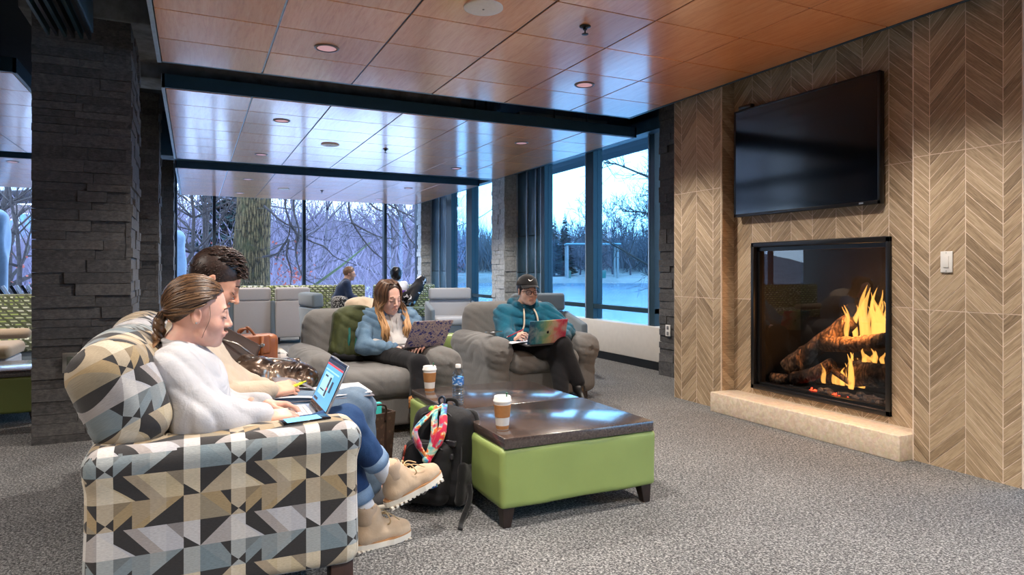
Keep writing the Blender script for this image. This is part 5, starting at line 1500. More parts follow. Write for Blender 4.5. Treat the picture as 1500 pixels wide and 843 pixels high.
def hand(F, wr, f, n, side, curl=(0.35, 0.35, 0.35, 0.35), s=1.0, thumb=(0.6, 0.75, -0.25), spread=0.10):
    """f: along the fingers, n: out of the back of the hand, side: +1 left hand, -1 right hand"""
    f = unit(f); n = np.array(n, float); n = unit(n - f * n.dot(f)); t = np.cross(n, f) * (-side)   # toward the thumb
    wr = np.array(wr, float); R = np.stack([f, t, n], 1)
    F.cap(wr - f * 0.04 * s, wr + f * 0.01 * s, 0.027 * s, 0.025 * s, 0.01)
    F.rbox(wr + f * 0.048 * s, V3(0.046, 0.038, 0.0135) * s, 0.0125 * s, R, 0.018)
    F.cap(wr + f * 0.02 * s + t * 0.022 * s - n * 0.006 * s, wr + f * 0.06 * s + t * 0.028 * s - n * 0.004 * s, 0.015 * s, 0.012 * s, 0.01)
    for i, (bx, by, L) in enumerate(((0.090, 0.031, 0.072), (0.094, 0.0105, 0.080), (0.090, -0.0105, 0.074), (0.080, -0.031, 0.058))):
        p = wr + f * bx * s + t * by * s; a = 0.0; d0 = unit(f + t * spread * (1.5 - i) / 1.5)
        r = (0.0084, 0.0086, 0.0082, 0.0072)[i] * s
        F.sph(p + n * 0.002 * s, r * 1.12, 0.006)
        for j, (q, b) in enumerate(((0.45, 0.9), (0.30, 1.2), (0.25, 0.8))):
            a += curl[i] * b; d = d0 * math.cos(a) - n * math.sin(a)
            e = p + d * L * q * s
            F.cap(p, e, r * (1 - 0.07 * j), r * (0.95 - 0.09 * j), 0.003); p = e
    p = wr + f * 0.028 * s + t * 0.030 * s - n * 0.004 * s
    d = unit(f * thumb[0] + t * thumb[1] + n * thumb[2]); e = p + d * 0.042 * s; F.cap(p, e, 0.0115 * s, 0.0098 * s, 0.008)
    d2 = unit(d * 0.75 + f * 0.65); F.cap(e, e + d2 * 0.033 * s, 0.0098 * s, 0.0078 * s, 0.003)

def body(name, label, J, H, skin, hands, vox=0.0048, male=False, jaw=1.0, nose=1.0, full=0.0, under=0.8, group=None, tint=True, fingers=True):
    """one continuous figure, head to ankles; clothing goes over it"""
    F = Field(); H.add(F, male, jaw, nose, full)
    nk = np.array(J['neck'], float)
    F.cap(H.W(-0.022, 0, -0.05), nk, 0.050 * (1.1 if male else 0.96), 0.056, 0.025)
    F.cap(nk, lerp3(nk, J['chest'], 0.35), 0.056, 0.08, 0.03)
    shL, shR = np.array(J['shL'], float), np.array(J['shR'], float); sd = unit(shL - shR)
    F.cap(lerp3(shR, nk, 0.15), lerp3(shL, nk, 0.15), 0.052 * under, None, 0.05)
    F.cap(J['chest'] - sd * 0.06, J['chest'] + sd * 0.06, 0.11 * under, None, 0.06)
    bl = lerp3(J['chest'], J['pel'], 0.55); F.cap(bl - sd * 0.05, bl + sd * 0.05, 0.11 * under, None, 0.06)
    F.cap(np.array(J['hipR'], float), np.array(J['hipL'], float), 0.09 * under, None, 0.06)
    F.cap(J['chest'], J['pel'], 0.10 * under, 0.10 * under, 0.05)
    for s_ in 'LR':
        F.chain([J['sh' + s_], J['el' + s_], J['wr' + s_]], [0.046, 0.038, 0.026], 0.02)
        F.chain([J['hip' + s_], J['kn' + s_], J['an' + s_]], [0.072 * under, 0.050, 0.034], 0.03)
        if 'toe' + s_ in J: F.cap(J['an' + s_], J['toe' + s_], 0.033, 0.026, 0.02)
        if fingers and hands.get(s_): hand(F, J['wr' + s_], *hands[s_])
        elif 'ha' + s_ in J: F.cap(J['wr' + s_], J['ha' + s_], 0.03, 0.028, 0.02)
    P, Q = F.build(vox)
    o = mesh(name, P, Q, skin, None)
    if tint:
        t = np.zeros(len(P))
        for c, r, a in H.tints(): t = np.maximum(t, a * np.exp(-((P - c) ** 2).sum(1) / (r * r)))
        for s_ in 'LR': t = np.maximum(t, 0.28 * np.exp(-((P - (np.array(J['wr' + s_]) + 0.12 * unit(np.array(J['wr' + s_], float) - J['el' + s_]))) ** 2).sum(1) / 0.05 ** 2))
        at = o.data.attributes.new('tint', 'FLOAT', 'POINT'); at.data.foreach_set('value', t.astype(np.float32))
    return tag(o, label, 'person', group)

def torso(F, J, r=1.0, wide=1.0, k=0.06, hips=True, lowest=None):
    shL, shR = np.array(J['shL'], float), np.array(J['shR'], float); sd = unit(shL - shR); nk = np.array(J['neck'], float)
    F.cap(lerp3(shR, nk, 0.12), lerp3(shL, nk, 0.12), 0.066 * r, None, k)
    F.cap(nk + (np.array(J['chest']) - nk) * 0.12, J['chest'], 0.066 * r, 0.10 * r, k)
    c = np.array(J['chest'], float); F.cap(c - sd * 0.075 * wide, c + sd * 0.075 * wide, 0.122 * r, None, k)
    b = lerp3(c, J['pel'], 0.55); F.cap(b - sd * 0.07 * wide, b + sd * 0.07 * wide, 0.122 * r, None, k)
    if hips: F.cap(lerp3(b, J['pel'], 0.7) - sd * 0.08 * wide, lerp3(b, J['pel'], 0.7) + sd * 0.08 * wide, 0.128 * r, None, k)
def sleeve(F, J, s_, r=(0.072, 0.060, 0.043), end=0.97, k=0.03):
    w = lerp3(J['el' + s_], J['wr' + s_], end)
    F.chain([J['sh' + s_], J['el' + s_], w], r, k)
    F.cap(lerp3(J['el' + s_], J['wr' + s_], end - 0.10), w, r[2] * 0.98, r[2] * 0.80, 0.01)
def neck_cut(F, J, H, r=0.062, up=0.10):
    """opens the collar around the neck"""
    a = np.array(J['neck'], float); b = H.W(-0.022, 0, -0.05); d = unit(b - a); F.cap(a + d * 0.01, a + d * up, r, r * 1.25, 0.008, True)
def legs(F, J, r=(0.092, 0.070, 0.052), k=0.03, end=1.0):
    F.cap(J['hipR'], J['hipL'], 0.118, None, 0.05)
    for s_ in 'LR': F.chain([J['hip' + s_], J['kn' + s_], lerp3(J['kn' + s_], J['an' + s_], end)], r, k)

def locks(name, items, m, parent, n=5):
    """hair: tapered strands with their own shade; tip runs 0..1 from root to end"""
    V, Fc, sh, tp = [], [], [], []
    for path, rad, shade in items:
        v, f = tube_vf(path, rad, n, True, 0.7, base=len(V)); V += v; Fc += f
        L = len(path)
        for i in range(L): sh += [shade] * n; tp += [i / (L - 1)] * n
    o = mesh(name, V, Fc, m, parent)
    for nm, d in (('shade', sh), ('tip', tp)):
        a = o.data.attributes.new(nm, 'FLOAT', 'POINT'); a.data.foreach_set('value', np.array(d, np.float32))
    return o
def cap_hair(name, H, m, parent, k=(1.0, 1.0, 1.0), c0=-0.02, c1=0.85, amp=0.003, vox=0.006, noise_f=220):
    F = Field(); F.ell(H.W(-0.012, 0, 0.036), V3(0.106 * k[0], 0.084 * k[1], 0.103 * k[2]) * H.s, H.R)
    def clip(X, Y, Z):
        x, y, z = H.L(X, Y, Z); return (c0 + c1 * x + 0.25 * np.clip(0.05 - np.abs(y), 0, 1) * (x > 0) - z) * 0.7
    def dsp(X, Y, Z): return amp * np.sin(noise_f * X + 40 * Z) * np.sin(noise_f * 0.8 * Y + 3) 
    o = field_obj(name, F, m, parent, vox, dsp, clip)
    r = np.random.RandomState(1).rand(len(o.data.vertices)).astype(np.float32)
    a = o.data.attributes.new('shade', 'FLOAT', 'POINT'); a.data.foreach_set('value', r * 0.7)
    return o

skin_w1 = m_skin('fair skin', (226, 176, 156)); skin_m = m_skin('tanned skin', (222, 166, 138)); skin_w2 = m_skin('rosy skin', (230, 184, 166)); skin_r = m_skin('light skin', (230, 186, 164)); skin_b = m_skin('far light skin', (206, 160, 138))
lash_m = plain('dark lashes', (52, 36, 30), 0.6); brow_brown = plain('brown brows', (110, 76, 54), 0.7); brow_dark = plain('dark brows', (52, 36, 30), 0.7)
white_fleece = cloth('white sweatshirt fleece', (194, 193, 196), (183, 183, 188), weave=400, sheen=0.2, bump=0.35)
cream_fleece = cloth('cream fleece', (194, 178, 158), (184, 166, 145), weave=300, sheen=0.3, bump=0.4)
def m_denim(name, c, c2):
    g = NG(name); f = g.noise(g.tc(), 7, 4); w = g.noise(g.mapping(g.tc(), (1, 1, 2), (0.4, 0.3, 0.8)), 420, 2); c = lin(c); c2 = lin(c2)
    col = g.mix(g.mr(f, 0.35, 0.65), c, c2); col = g.mix(1.0, col, g.ramp(w, [(0.3, (0.8, 0.8, 0.82, 1)), (0.7, (1.2, 1.2, 1.18, 1))]), 'MULTIPLY')
    g.bump(g.M('ADD', w, g.M('MULTIPLY', g.noise(g.tc(), 16, 3, dist=1.2), 4)), 0.3, 0.003)
    return g.P(color=col, rough=0.85, spec=0.25)
denim_blue = m_denim('mid blue denim', (34, 58, 98), (50, 80, 122)); denim_grey = m_denim('faded grey blue denim', (92, 112, 134), (116, 134, 152)); denim_light = m_denim('light blue denim', (116, 142, 164), (84, 112, 138))
denim_cuff = m_denim('turned pale denim cuff', (112, 142, 178), (138, 162, 190))
black_knit = cloth('black leggings', (22, 22, 26), (16, 16, 20), sheen=0.1); teal_fleece = cloth('teal hoodie fleece', (20, 98, 122), (12, 78, 102), weave=400, sheen=0.2, bump=0.3); navy_fleece = cloth('dark teal lining', (12, 46, 66), (10, 38, 56))
grey_jersey = cloth('pale grey jersey', (206, 202, 198), (190, 186, 184)); cord_m = cloth('cream cord', (222, 208, 186), (206, 190, 166), folds=False)
suede = cloth('tan suede', (206, 180, 152), (188, 162, 134), weave=800, sheen=0.3, bump=0.2); suede_collar = cloth('padded tan boot collar', (186, 164, 142), (172, 150, 128), folds=False)
sole_white = plain('off white rubber sole', (226, 218, 204), 0.6, var=0.04); lug_grey = plain('grey sole lugs', (150, 142, 132), 0.7); lace_m = plain('tan laces', (206, 178, 134), 0.7); welt_m = plain('caramel welt', (186, 136, 90), 0.6); sock_m = cloth('white sock', (226, 226, 230)); black_leather = plain('black leather', (22, 22, 24), 0.3)

def hiking_boot(parent, an, heel, toe, up, side, label):
    """an: ankle joint, heel / toe: sole ends; up: out of the sole"""
    an, heel, toe = np.array(an, float), np.array(heel, float), np.array(toe, float); d = unit(toe - heel); up = np.array(up, float); up = unit(up - d * up.dot(d)); sd = np.cross(up, d); L = np.linalg.norm(toe - heel)
    P = lambda a, b, c: heel + d * a * L + sd * b + up * c
    F = Field()
    F.chain([P(0.17, 0, 0.050), P(0.45, 0, 0.050), P(0.72, 0, 0.046), P(0.88, 0, 0.042)], [0.038, 0.037, 0.041, 0.034], 0.03)
    F.cap(P(0.22, 0, 0.06), lerp3(P(0.25, 0, 0.12), an + up * 0.03, 0.5), 0.040, 0.043, 0.03)
    F.cap(P(0.45, 0, 0.06), P(0.30, 0, 0.125), 0.036, 0.038, 0.03)
    F.rbox(P(0.5, 0, -0.02), (L, 0.2, 0.04), 0.0, np.stack([d, sd, up], 1), 0.004, True)
    b = field_obj('boot', F, suede, parent, 0.006, wrinkle(0.0015, 70, 4)); b['label'] = label
    F = Field(); F.cap(P(0.24, 0, 0.118), P(0.235, 0, 0.150), 0.046, 0.046, 0.01); F.cap(P(0.235, 0, 0.13), P(0.235, 0, 0.18), 0.034, 0.036, 0.006, True)
    field_obj('collar', F, suede_collar, b, 0.006)
    def outline(grow):
        pts = []
        for k in range(28):
            t = 2 * PI * k / 28; x = 0.5 + 0.52 * math.cos(t); w = (0.036 + 0.010 * math.sin(min(1, max(0, x)) * PI * 0.9)) * (1.06 if x > 0.5 else 0.92); pts.append((x, (w + grow) * math.copysign(abs(math.sin(t)) ** 0.7, math.sin(t))))
        return pts
    for nm, z0, z1, g_, mm in (('welt', 0.026, 0.032, 0.004, welt_m), ('sole', 0.004, 0.026, 0.005, sole_white)):
        V, Fc = [], []; o_ = outline(g_); n = len(o_)
        for z in (z0, z1): V += [tuple(P(x, y, z)) for x, y in o_]
        Fc = [tuple(range(n)), tuple(range(n, 2 * n))] + [(k, (k + 1) % n, (k + 1) % n + n, k + n) for k in range(n)]
        mesh(nm, V, Fc, mm, b, smooth=False)
    bm = bmesh.new(); R = Matrix(np.stack([d, sd, up], 1).tolist())
    for k in range(13):
        for q in (-1, 1):
            x = 0.04 + k * 0.075; c = P(x, q * 0.026, 0.002); bm_box(bm, tuple(c - V3(0.0055, 0.017, 0.005)), tuple(c + V3(0.0055, 0.017, 0.005)), R)
    q_ = bm_obj('lugs', bm, sole_white if side else lug_grey, b)
    it = []
    for k in range(6):
        a = 0.36 + k * 0.055; z = 0.132 - k * 0.0105
        it.append(([P(a, -0.024, z - 0.012), P(a + 0.02, 0, z + 0.004), P(a + 0.035, 0.024, z - 0.014)], 0.0026)); it.append(([P(a, 0.024, z - 0.012), P(a + 0.02, 0, z + 0.005), P(a + 0.035, -0.024, z - 0.014)], 0.0026))
    bow = P(0.42, 0, 0.126)
    for q in (-1, 1):
        it.append((bez([bow, bow + sd * q * 0.030 + up * 0.012 + d * 0.02, bow + sd * q * 0.048 - up * 0.02 + d * 0.035, bow + sd * q * 0.030 - up * 0.04 + d * 0.03, bow], 5), 0.0026)); it.append((bez([bow, bow + sd * q * 0.03 + d * 0.04, bow + sd * q * 0.04 + d * 0.08 - up * 0.03], 5), 0.0024))
    tubes('laces', it, lace_m, b, 5)
    return b

# ---- woman on the near end of the sofa
HW1 = Head((0.012, 2.67, 0.962), rot3(0, 0.13, 0), 1.02)
J1 = dict(neck=V3(-0.050, 2.67, 0.838), chest=V3(-0.015, 2.66, 0.70), pel=V3(0.035, 2.66, 0.45), shR=V3(-0.060, 2.505, 0.778), shL=V3(-0.035, 2.825, 0.785), elR=V3(0.030, 2.425, 0.630), elL=V3(0.10, 2.86, 0.57),
          wrR=V3(0.225, 2.480, 0.602), wrL=V3(0.245, 2.745, 0.598), hipR=V3(0.07, 2.58, 0.435), hipL=V3(0.07, 2.75, 0.435), knR=V3(0.520, 2.555, 0.530), knL=V3(0.50, 2.71, 0.475), anR=V3(0.700, 2.650, 0.300), anL=V3(0.640, 2.665, 0.115))
w1 = body('person', 'woman with a brown ponytail and white sweatshirt typing on the sofa', J1, HW1, skin_w1,
          dict(R=((0.93, 0.28, -0.06), (0.05, -0.25, 1), -1, (0.42, 0.45, 0.45, 0.42)), L=((0.94, -0.22, -0.08), (0.05, 0.2, 1), 1, (0.35, 0.42, 0.45, 0.42))), jaw=0.96, nose=-0.6)
HW1.face(w1, brow_brown, lash_m)
F = Field(); torso(F, J1, 1.0); sleeve(F, J1, 'R', (0.084, 0.078, 0.046), 0.94); sleeve(F, J1, 'L', (0.074, 0.062, 0.042), 0.94)
F.cap((-0.04, 2.60, 0.55), (0.08, 2.60, 0.52), 0.118, 0.09, 0.05).cap((-0.03, 2.43, 0.60), (0.12, 2.44, 0.600), 0.045, 0.035, 0.05)
neck_cut(F, J1, HW1, 0.055)
ws = field_obj('sweatshirt', F, white_fleece, w1, 0.0075, wrinkle(0.011, 34, 1))
nk = J1['neck']; d = unit(HW1.W(-0.022, 0, -0.05) - nk)
def collar_ring(center, d, r, rr, m, parent, name='collar'):
    _, a, b = frame_of(d); P = [Vector(center) + a * (r * math.cos(t)) + b * (r * math.sin(t)) for t in np.linspace(0, 2 * PI, 33)]
    v, f = tube_vf(P, rr, 8, False); return mesh(name, v, f, m, parent)
collar_ring(nk + d * 0.012, d, 0.064, 0.010, white_fleece, ws)
F = Field(); legs(F, J1, (0.088, 0.070, 0.050), end=0.73); jw = field_obj('jeans', F, denim_blue, w1, 0.009, wrinkle(0.007, 44, 5))
def cuff(an, kn, r, m, parent, t0=0.80, t1=0.95): tube('cuff', [lerp3(kn, an, t0), lerp3(kn, an, t1)], [r, r * 0.96], m, parent, 22)
cuff(J1['anR'], J1['knR'], 0.056, denim_cuff, jw, 0.66, 0.81); cuff(J1['anL'], J1['knL'], 0.056, denim_cuff, jw, 0.68, 0.81)
for s_, a, b in (('R', 0.76, 1.06), ('L', 0.78, 1.05)):
    F = Field(); F.cap(lerp3(J1['kn' + s_], J1['an' + s_], a), lerp3(J1['kn' + s_], J1['an' + s_], b), 0.041, 0.041); field_obj('sock', F, sock_m, w1, 0.008, wrinkle(0.002, 60, 2))
hiking_boot(w1, (0.700, 2.650, 0.300), (0.708, 2.645, 0.152), (0.956, 2.690, 0.232), (-0.30, -0.05, 1), 1, 'raised tan suede boot with tied laces')
hiking_boot(w1, (0.640, 2.665, 0.115), (0.570, 2.645, -0.002), (0.818, 2.703, -0.002), (0, 0, 1), 1, 'tan suede boot standing on the carpet')
hair_brown = m_hair('brown hair with lighter streaks', (48, 32, 24), (128, 94, 64)); tie_m = plain('black hair tie', (16, 16, 18), 0.8)
rs = random.Random(5)
def scalp_path(H, az0, el0, az1, el1, n=11, k0=1.0, k1=1.0, bulge=0.02):
    def dv(az, el): a, e = math.radians(az), math.radians(el); return np.array((math.cos(e) * math.cos(a), math.cos(e) * math.sin(a), math.sin(e)))
    u, v = dv(az0, el0), dv(az1, el1); om = math.acos(max(-1, min(1, u.dot(v)))); out = []
    for i in range(n):
        t = i / (n - 1); w = (math.sin((1 - t) * om) * u + math.sin(t * om) * v) / max(1e-6, math.sin(om)); k = k0 + (k1 - k0) * t + bulge * math.sin(PI * t)
        out.append(H.W(-0.012 + 0.102 * k * w[0], 0.081 * k * w[1], 0.036 + 0.099 * k * w[2]))
    return out
it = []
gather = HW1.W(-0.118, 0, -0.028)
for i in range(230):
    az = rs.uniform(-118, 118); a = abs(az)
    el = (33 - 0.10 * a if a < 35 else 29.5 - (a - 35) * 0.80 if a < 85 else -10.5 - (a - 85) * 0.6) + rs.uniform(-2, 9)
    if rs.random() < 0.35: el = rs.uniform(40, 86)
    p = scalp_path(HW1, az, min(el, 88), 180 + rs.uniform(-10, 10), -22 + rs.uniform(-6, 6), 12, 0.985, 1.0, rs.uniform(0.03, 0.075)) + [gather + V3(rs.gauss(0, 0.006), rs.gauss(0, 0.012), rs.gauss(0, 0.008))]
    s_ = rs.random(); it.append((p, [0.0035] + [0.0062] * 10 + [0.005, 0.003], s_ * s_ if rs.random() < 0.7 else 0.75 + 0.25 * s_))
for i in range(60):
    az = rs.uniform(120, 240); p = scalp_path(HW1, az, -38 + rs.uniform(-8, 10), 180, -20, 7, 0.96, 1.02, 0.03) + [gather]
    it.append((p, [0.003] + [0.005] * 6 + [0.004], rs.random() * 0.8))
h1 = locks('hair', it, hair_brown, w1)
F = Field(); F.ell(HW1.W(-0.014, 0, 0.037), V3(0.104, 0.083, 0.101), HW1.R)
def clipw1(X, Y, Z):
    x, y, z = HW1.L(X, Y, Z); return np.maximum(0.022 + 0.95 * x - z, -0.055 - z) * 0.6
o = field_obj('under_hair', F, hair_brown, h1, 0.007, None, clipw1)
it = []; tiep = V3(-0.112, 2.655, 0.868)
for k in range(3):
    pts = []
    for i in range(13):
        t = i / 12; c = lerp3(gather, tiep, t); a = 2 * PI * (k / 3) + t * 7.0; pts.append(c + V3(0.010 * math.cos(a), 0.016 * math.sin(a), 0))
    it.append((pts, [0.015] * 11 + [0.012, 0.010], 0.3 + 0.25 * k))
for k in range(26):
    o1, o2 = rs.gauss(0, 0.006), rs.gauss(0, 0.006)
    it.append((bez([tiep + V3(o1 * 0.5, o2, 0.004), V3(-0.135 + o1, 2.585 + o2 * 1.5, 0.852), V3(-0.147 + o1 * 1.5, 2.515 + o2, 0.822), V3(-0.127 + o1 * 1.6, 2.425 + o2, 0.772), V3(-0.122 + o1, 2.395 + o2, 0.725 + rs.uniform(-0.015, 0.01))], 4), [0.0055] * 16 + [0.0015], rs.random()))
locks('braid', it, hair_brown, h1)
tube('hair_tie', [tiep + V3(0, 0, 0.006), tiep + V3(-0.002, -0.002, -0.008)], 0.0165, tie_m, h1, 16)
it = []
for q, (x, e) in enumerate(((0.035, (0.030, -0.08)),)):
    it.append((bez([HW1.W(x, -0.069, 0.035), HW1.W(x + 0.006, -0.074, -0.01), HW1.W(e[0], -0.070, (e[1] - 0.01) * 0.6), HW1.W(e[0] - 0.006, -0.066, e[1])], 5), 0.0012, 0.5))
for q in (-1, 1):
    for k in range(22): it.append((scalp_path(HW1, q * rs.uniform(48, 66), rs.uniform(14, 30), q * 168, -20 + rs.uniform(-5, 5), 10, 1.0, 1.02, rs.uniform(0.05, 0.085)), [0.003] + [0.0055] * 8 + [0.003], rs.random()))
locks('loose_strands', it, hair_brown, h1)
lathe('ear_stud', [(0.0025, 0), (0.0035, 0.001), (0.001, 0.003)], HW1.W(-0.001, -0.0855, -0.029), steel, w1, 8, axis=(0, -1, 0))

# ---- man beside her
HM = Head((0.075, 3.03, 1.075), rot3(-0.10, 0.56, 0), 1.03)
JM = dict(neck=V3(-0.035, 3.09, 0.905), chest=V3(0.0, 3.12, 0.72), pel=V3(0.13, 3.16, 0.50), shR=V3(-0.045, 2.955, 0.80), shL=V3(0.0, 3.29, 0.80), elR=V3(0.11, 2.945, 0.60), elL=V3(0.16, 3.34, 0.61), wrR=V3(0.295, 3.0, 0.600), wrL=V3(0.285, 3.19, 0.585),
          hipR=V3(0.19, 3.07, 0.49), hipL=V3(0.19, 3.26, 0.49), knR=V3(0.66, 3.02, 0.50), knL=V3(0.715, 3.20, 0.455), anR=V3(0.74, 3.08, 0.10), anL=V3(0.76, 3.26, 0.10), toeR=V3(0.86, 3.08, 0.04), toeL=V3(0.88, 3.28, 0.04))
man = body('person', 'young man with short dark hair in a cream sweater reading beside the ponytailed woman', JM, HM, skin_m,
           dict(R=((0.95, 0.25, 0.10), (0.0, -0.55, 0.83), -1, (0.62, 0.75, 0.8, 0.8), 1.05, (0.8, 0.35, -0.45), 0.0), L=((0.85, -0.5, 0.05), (0.1, 0.35, 0.9), 1, (0.4, 0.4, 0.4, 0.4), 1.03)), male=True, jaw=1.08, nose=1.5)
HM.face(man, brow_dark, lash_m, 1.5)
F = Field(); torso(F, JM, 1.04, 1.1); sleeve(F, JM, 'R', (0.080, 0.064, 0.044), 0.95); sleeve(F, JM, 'L', (0.080, 0.064, 0.044), 0.95); neck_cut(F, JM, HM, 0.058)
sm = field_obj('sweater', F, cream_fleece, man, 0.009, wrinkle(0.010, 34, 9))
d = unit(HM.W(-0.022, 0, -0.05) - JM['neck']); collar_ring(JM['neck'] + d * 0.012, d, 0.066, 0.011, cream_fleece, sm)
F = Field(); legs(F, JM, (0.098, 0.080, 0.060), end=0.95); field_obj('jeans', F, denim_grey, man, 0.011, wrinkle(0.007, 44, 6))
hair_dark = m_hair('short dark brown hair', (30, 22, 20), (78, 58, 50))
hm = cap_hair('hair', HM, hair_dark, man, (0.97, 0.955, 1.02), -0.012, 0.80, 0.0, 0.006, 60)
it = []
for k in range(760):
    az = rs.uniform(-180, 180); el = rs.uniform(14 if abs(az) < 60 else 28, 88); p = HM.ehat(az, el, 0.985); dirn = unit(HM.R @ V3(0.8, rs.gauss(0, 0.2), 0.35 + rs.uniform(0, 0.3)))
    if az > -50 and az < 50 and el < 52: dirn = unit(HM.R @ V3(0.9, rs.gauss(0, 0.25), 0.1))
    it.append(([p, p + dirn * 0.014 + HM.R @ V3(0, 0, 0.004), p + dirn * rs.uniform(0.020, 0.030)], [0.0035, 0.003, 0.001], rs.random()))
for k in range(260):
    az = rs.choice((-1, 1)) * rs.uniform(70, 178); el = rs.uniform(-18, 32); p = HM.ehat(az, el, 0.965); dirn = unit(HM.R @ V3(-0.3, rs.gauss(0, 0.1), -0.9)); it.append(([p, p + dirn * 0.010], [0.0022, 0.0008], rs.random() * 0.7))
locks('short_locks', it, hair_dark, hm, 4)
def sneaker(parent, heel, toe, m_up, m_sole, name='shoe', h=0.075, label=None):
    heel, toe = np.array(heel, float), np.array(toe, float); d = unit(toe - heel); L = np.linalg.norm(toe - heel); up = np.array((0, 0, 1.0)); sd = np.cross(up, d)
    F = Field(); P = lambda a, b, c: heel + d * a * L + sd * b + up * c
    F.chain([P(0.16, 0, 0.05), P(0.5, 0, 0.048), P(0.82, 0, 0.042)], [0.036, 0.036, 0.036], 0.03).cap(P(0.2, 0, 0.05), P(0.22, 0, 0.05 + h * 0.6), 0.036, 0.038, 0.03).rbox(P(0.5, 0, -0.02), (L, 0.2, 0.035), 0.0, np.stack([d, sd, up], 1), 0.004, True)
    b = field_obj(name, F, m_up, parent, 0.008)
    F = Field(); F.chain([P(0.14, 0, 0.022), P(0.5, 0, 0.022), P(0.84, 0, 0.022)], [0.041, 0.040, 0.042], 0.02).rbox(P(0.5, 0, -0.05), (L, 0.2, 0.053), 0.0, np.stack([d, sd, up], 1), 0.002, True).rbox(P(0.5, 0, 0.075), (L, 0.2, 0.05), 0.0, np.stack([d, sd, up], 1), 0.002, True)
    field_obj('sole', F, m_sole, b, 0.007)
    if label: b['label'] = label
    return b
grey_knit = cloth('grey shoe knit', (92, 92, 96))
sneaker(man, (0.70, 3.07, 0.0), (0.95, 3.08, 0.0), grey_knit, sole_white); sneaker(man, (0.72, 3.26, 0.0), (0.97, 3.30, 0.0), grey_knit, sole_white)

# ---- blond woman in the left armchair
HW2 = Head((1.325, 4.90, 0.912), rot3(math.radians(-70), 0.22, 0.04), 1.0)
J2 = dict(neck=V3(1.335, 4.975, 0.812), chest=V3(1.335, 4.965, 0.68), pel=V3(1.30, 4.96, 0.515), shR=V3(1.165, 4.975, 0.750), shL=V3(1.505, 4.955, 0.755), elR=V3(1.115, 4.80, 0.565), elL=V3(1.60, 4.80, 0.57), wrR=V3(1.305, 4.665, 0.553), wrL=V3(1.53, 4.65, 0.56),
          hipR=V3(1.22, 4.93, 0.51), hipL=V3(1.40, 4.93, 0.51), knR=V3(1.385, 4.34, 0.475), knL=V3(1.43, 4.37, 0.41), anR=V3(1.325, 4.21, 0.19), anL=V3(1.38, 4.24, 0.10))
w2 = body('person', 'blond woman in a denim jacket typing on a floral laptop in the left armchair', J2, HW2, skin_w2, dict(R=((0.85, -0.35, -0.02), (0.1, 0.1, 1), -1, (0.3, 0.35, 0.35, 0.35), 0.95), L=((-0.6, -0.6, 0), (0, 0, 1), 1, (0.3, 0.3, 0.3, 0.3), 0.95)), jaw=0.98, nose=0.6, full=0.003)
HW2.face(w2, brow_brown, lash_m)
F = Field(); torso(F, J2, 0.93, 0.95); neck_cut(F, J2, HW2, 0.054); F.cap((1.25, 4.90, 0.52), (1.40, 4.88, 0.52), 0.115, None, 0.05)
hd = field_obj('hoodie', F, grey_jersey, w2, 0.009, wrinkle(0.005, 36, 12))
f2 = np.array((math.cos(math.radians(-80)), math.sin(math.radians(-80)), 0)); s2 = np.array((-f2[1], f2[0], 0))
F = Field(); torso(F, J2, 1.03, 1.02); sleeve(F, J2, 'R', (0.068, 0.058, 0.042), 0.96); sleeve(F, J2, 'L', (0.068, 0.058, 0.042), 0.96); F.cap((1.20, 4.97, 0.53), (1.45, 4.95, 0.53), 0.125, None, 0.05)
neck_cut(F, J2, HW2, 0.066)
F.rbox(J2['chest'] + f2 * 0.13 + V3(0, 0, -0.04), (0.10, 0.066, 0.24), 0.02, np.stack([f2, s2, V3(0, 0, 1)], 1), 0.012, True)
jk = field_obj('denim_jacket', F, denim_light, w2, 0.0075, wrinkle(0.018, 52, 13))
for q in (-1, 1):
    c = J2['neck'] + f2 * 0.06 + s2 * q * 0.075; F = Field(); F.rbox(c + V3(0, 0, -0.035), (0.012, 0.034, 0.055), 0.010, np.stack([f2, s2, V3(0, 0, 1)], 1) @ rot3(q * 0.5, 0.55, q * 0.3)); field_obj('jacket_collar', F, denim_light, jk, 0.006)
    for k in range(3): lathe('button', [(0.007, 0), (0.008, 0.002), (0.002, 0.004)], J2['chest'] + f2 * 0.128 + s2 * q * 0.092 + V3(0, 0, 0.05 - k * 0.07), steel, jk, 10, axis=tuple(f2))
    tube('drawstring', bez([J2['neck'] + f2 * 0.075 + s2 * q * 0.028 + V3(0, 0, -0.01), J2['chest'] + f2 * 0.120 + s2 * q * 0.022 + V3(0, 0, 0.05), J2['chest'] + f2 * 0.128 + s2 * q * 0.018 + V3(0, 0, -0.03)], 5), 0.004, grey_jersey, hd, n=6)
F = Field(); F.cap(J2['neck'] - f2 * 0.055 + s2 * 0.06 + V3(0, 0, -0.005), J2['neck'] - f2 * 0.055 - s2 * 0.06 + V3(0, 0, -0.005), 0.04, None).cap(J2['neck'] + s2 * 0.075 + V3(0, 0, -0.005), J2['neck'] + f2 * 0.055 + s2 * 0.045 + V3(0, 0, -0.03), 0.024, 0.02, 0.03).cap(J2['neck'] - s2 * 0.075 + V3(0, 0, -0.005), J2['neck'] + f2 * 0.055 - s2 * 0.045 + V3(0, 0, -0.03), 0.024, 0.02, 0.03); field_obj('hood', F, grey_jersey, hd, 0.008, wrinkle(0.003, 50, 2))
F = Field(); legs(F, J2, (0.084, 0.064, 0.045)); field_obj('leggings', F, black_knit, w2, 0.010, wrinkle(0.003, 36, 14))
leo = NG('tawny spotted boot cuff'); leo.P(color=leo.ramp(leo.voronoi(leo.tc(), 60), [(0.25, lin((40, 26, 18))), (0.4, lin((190, 132, 74)))]), rough=0.9)
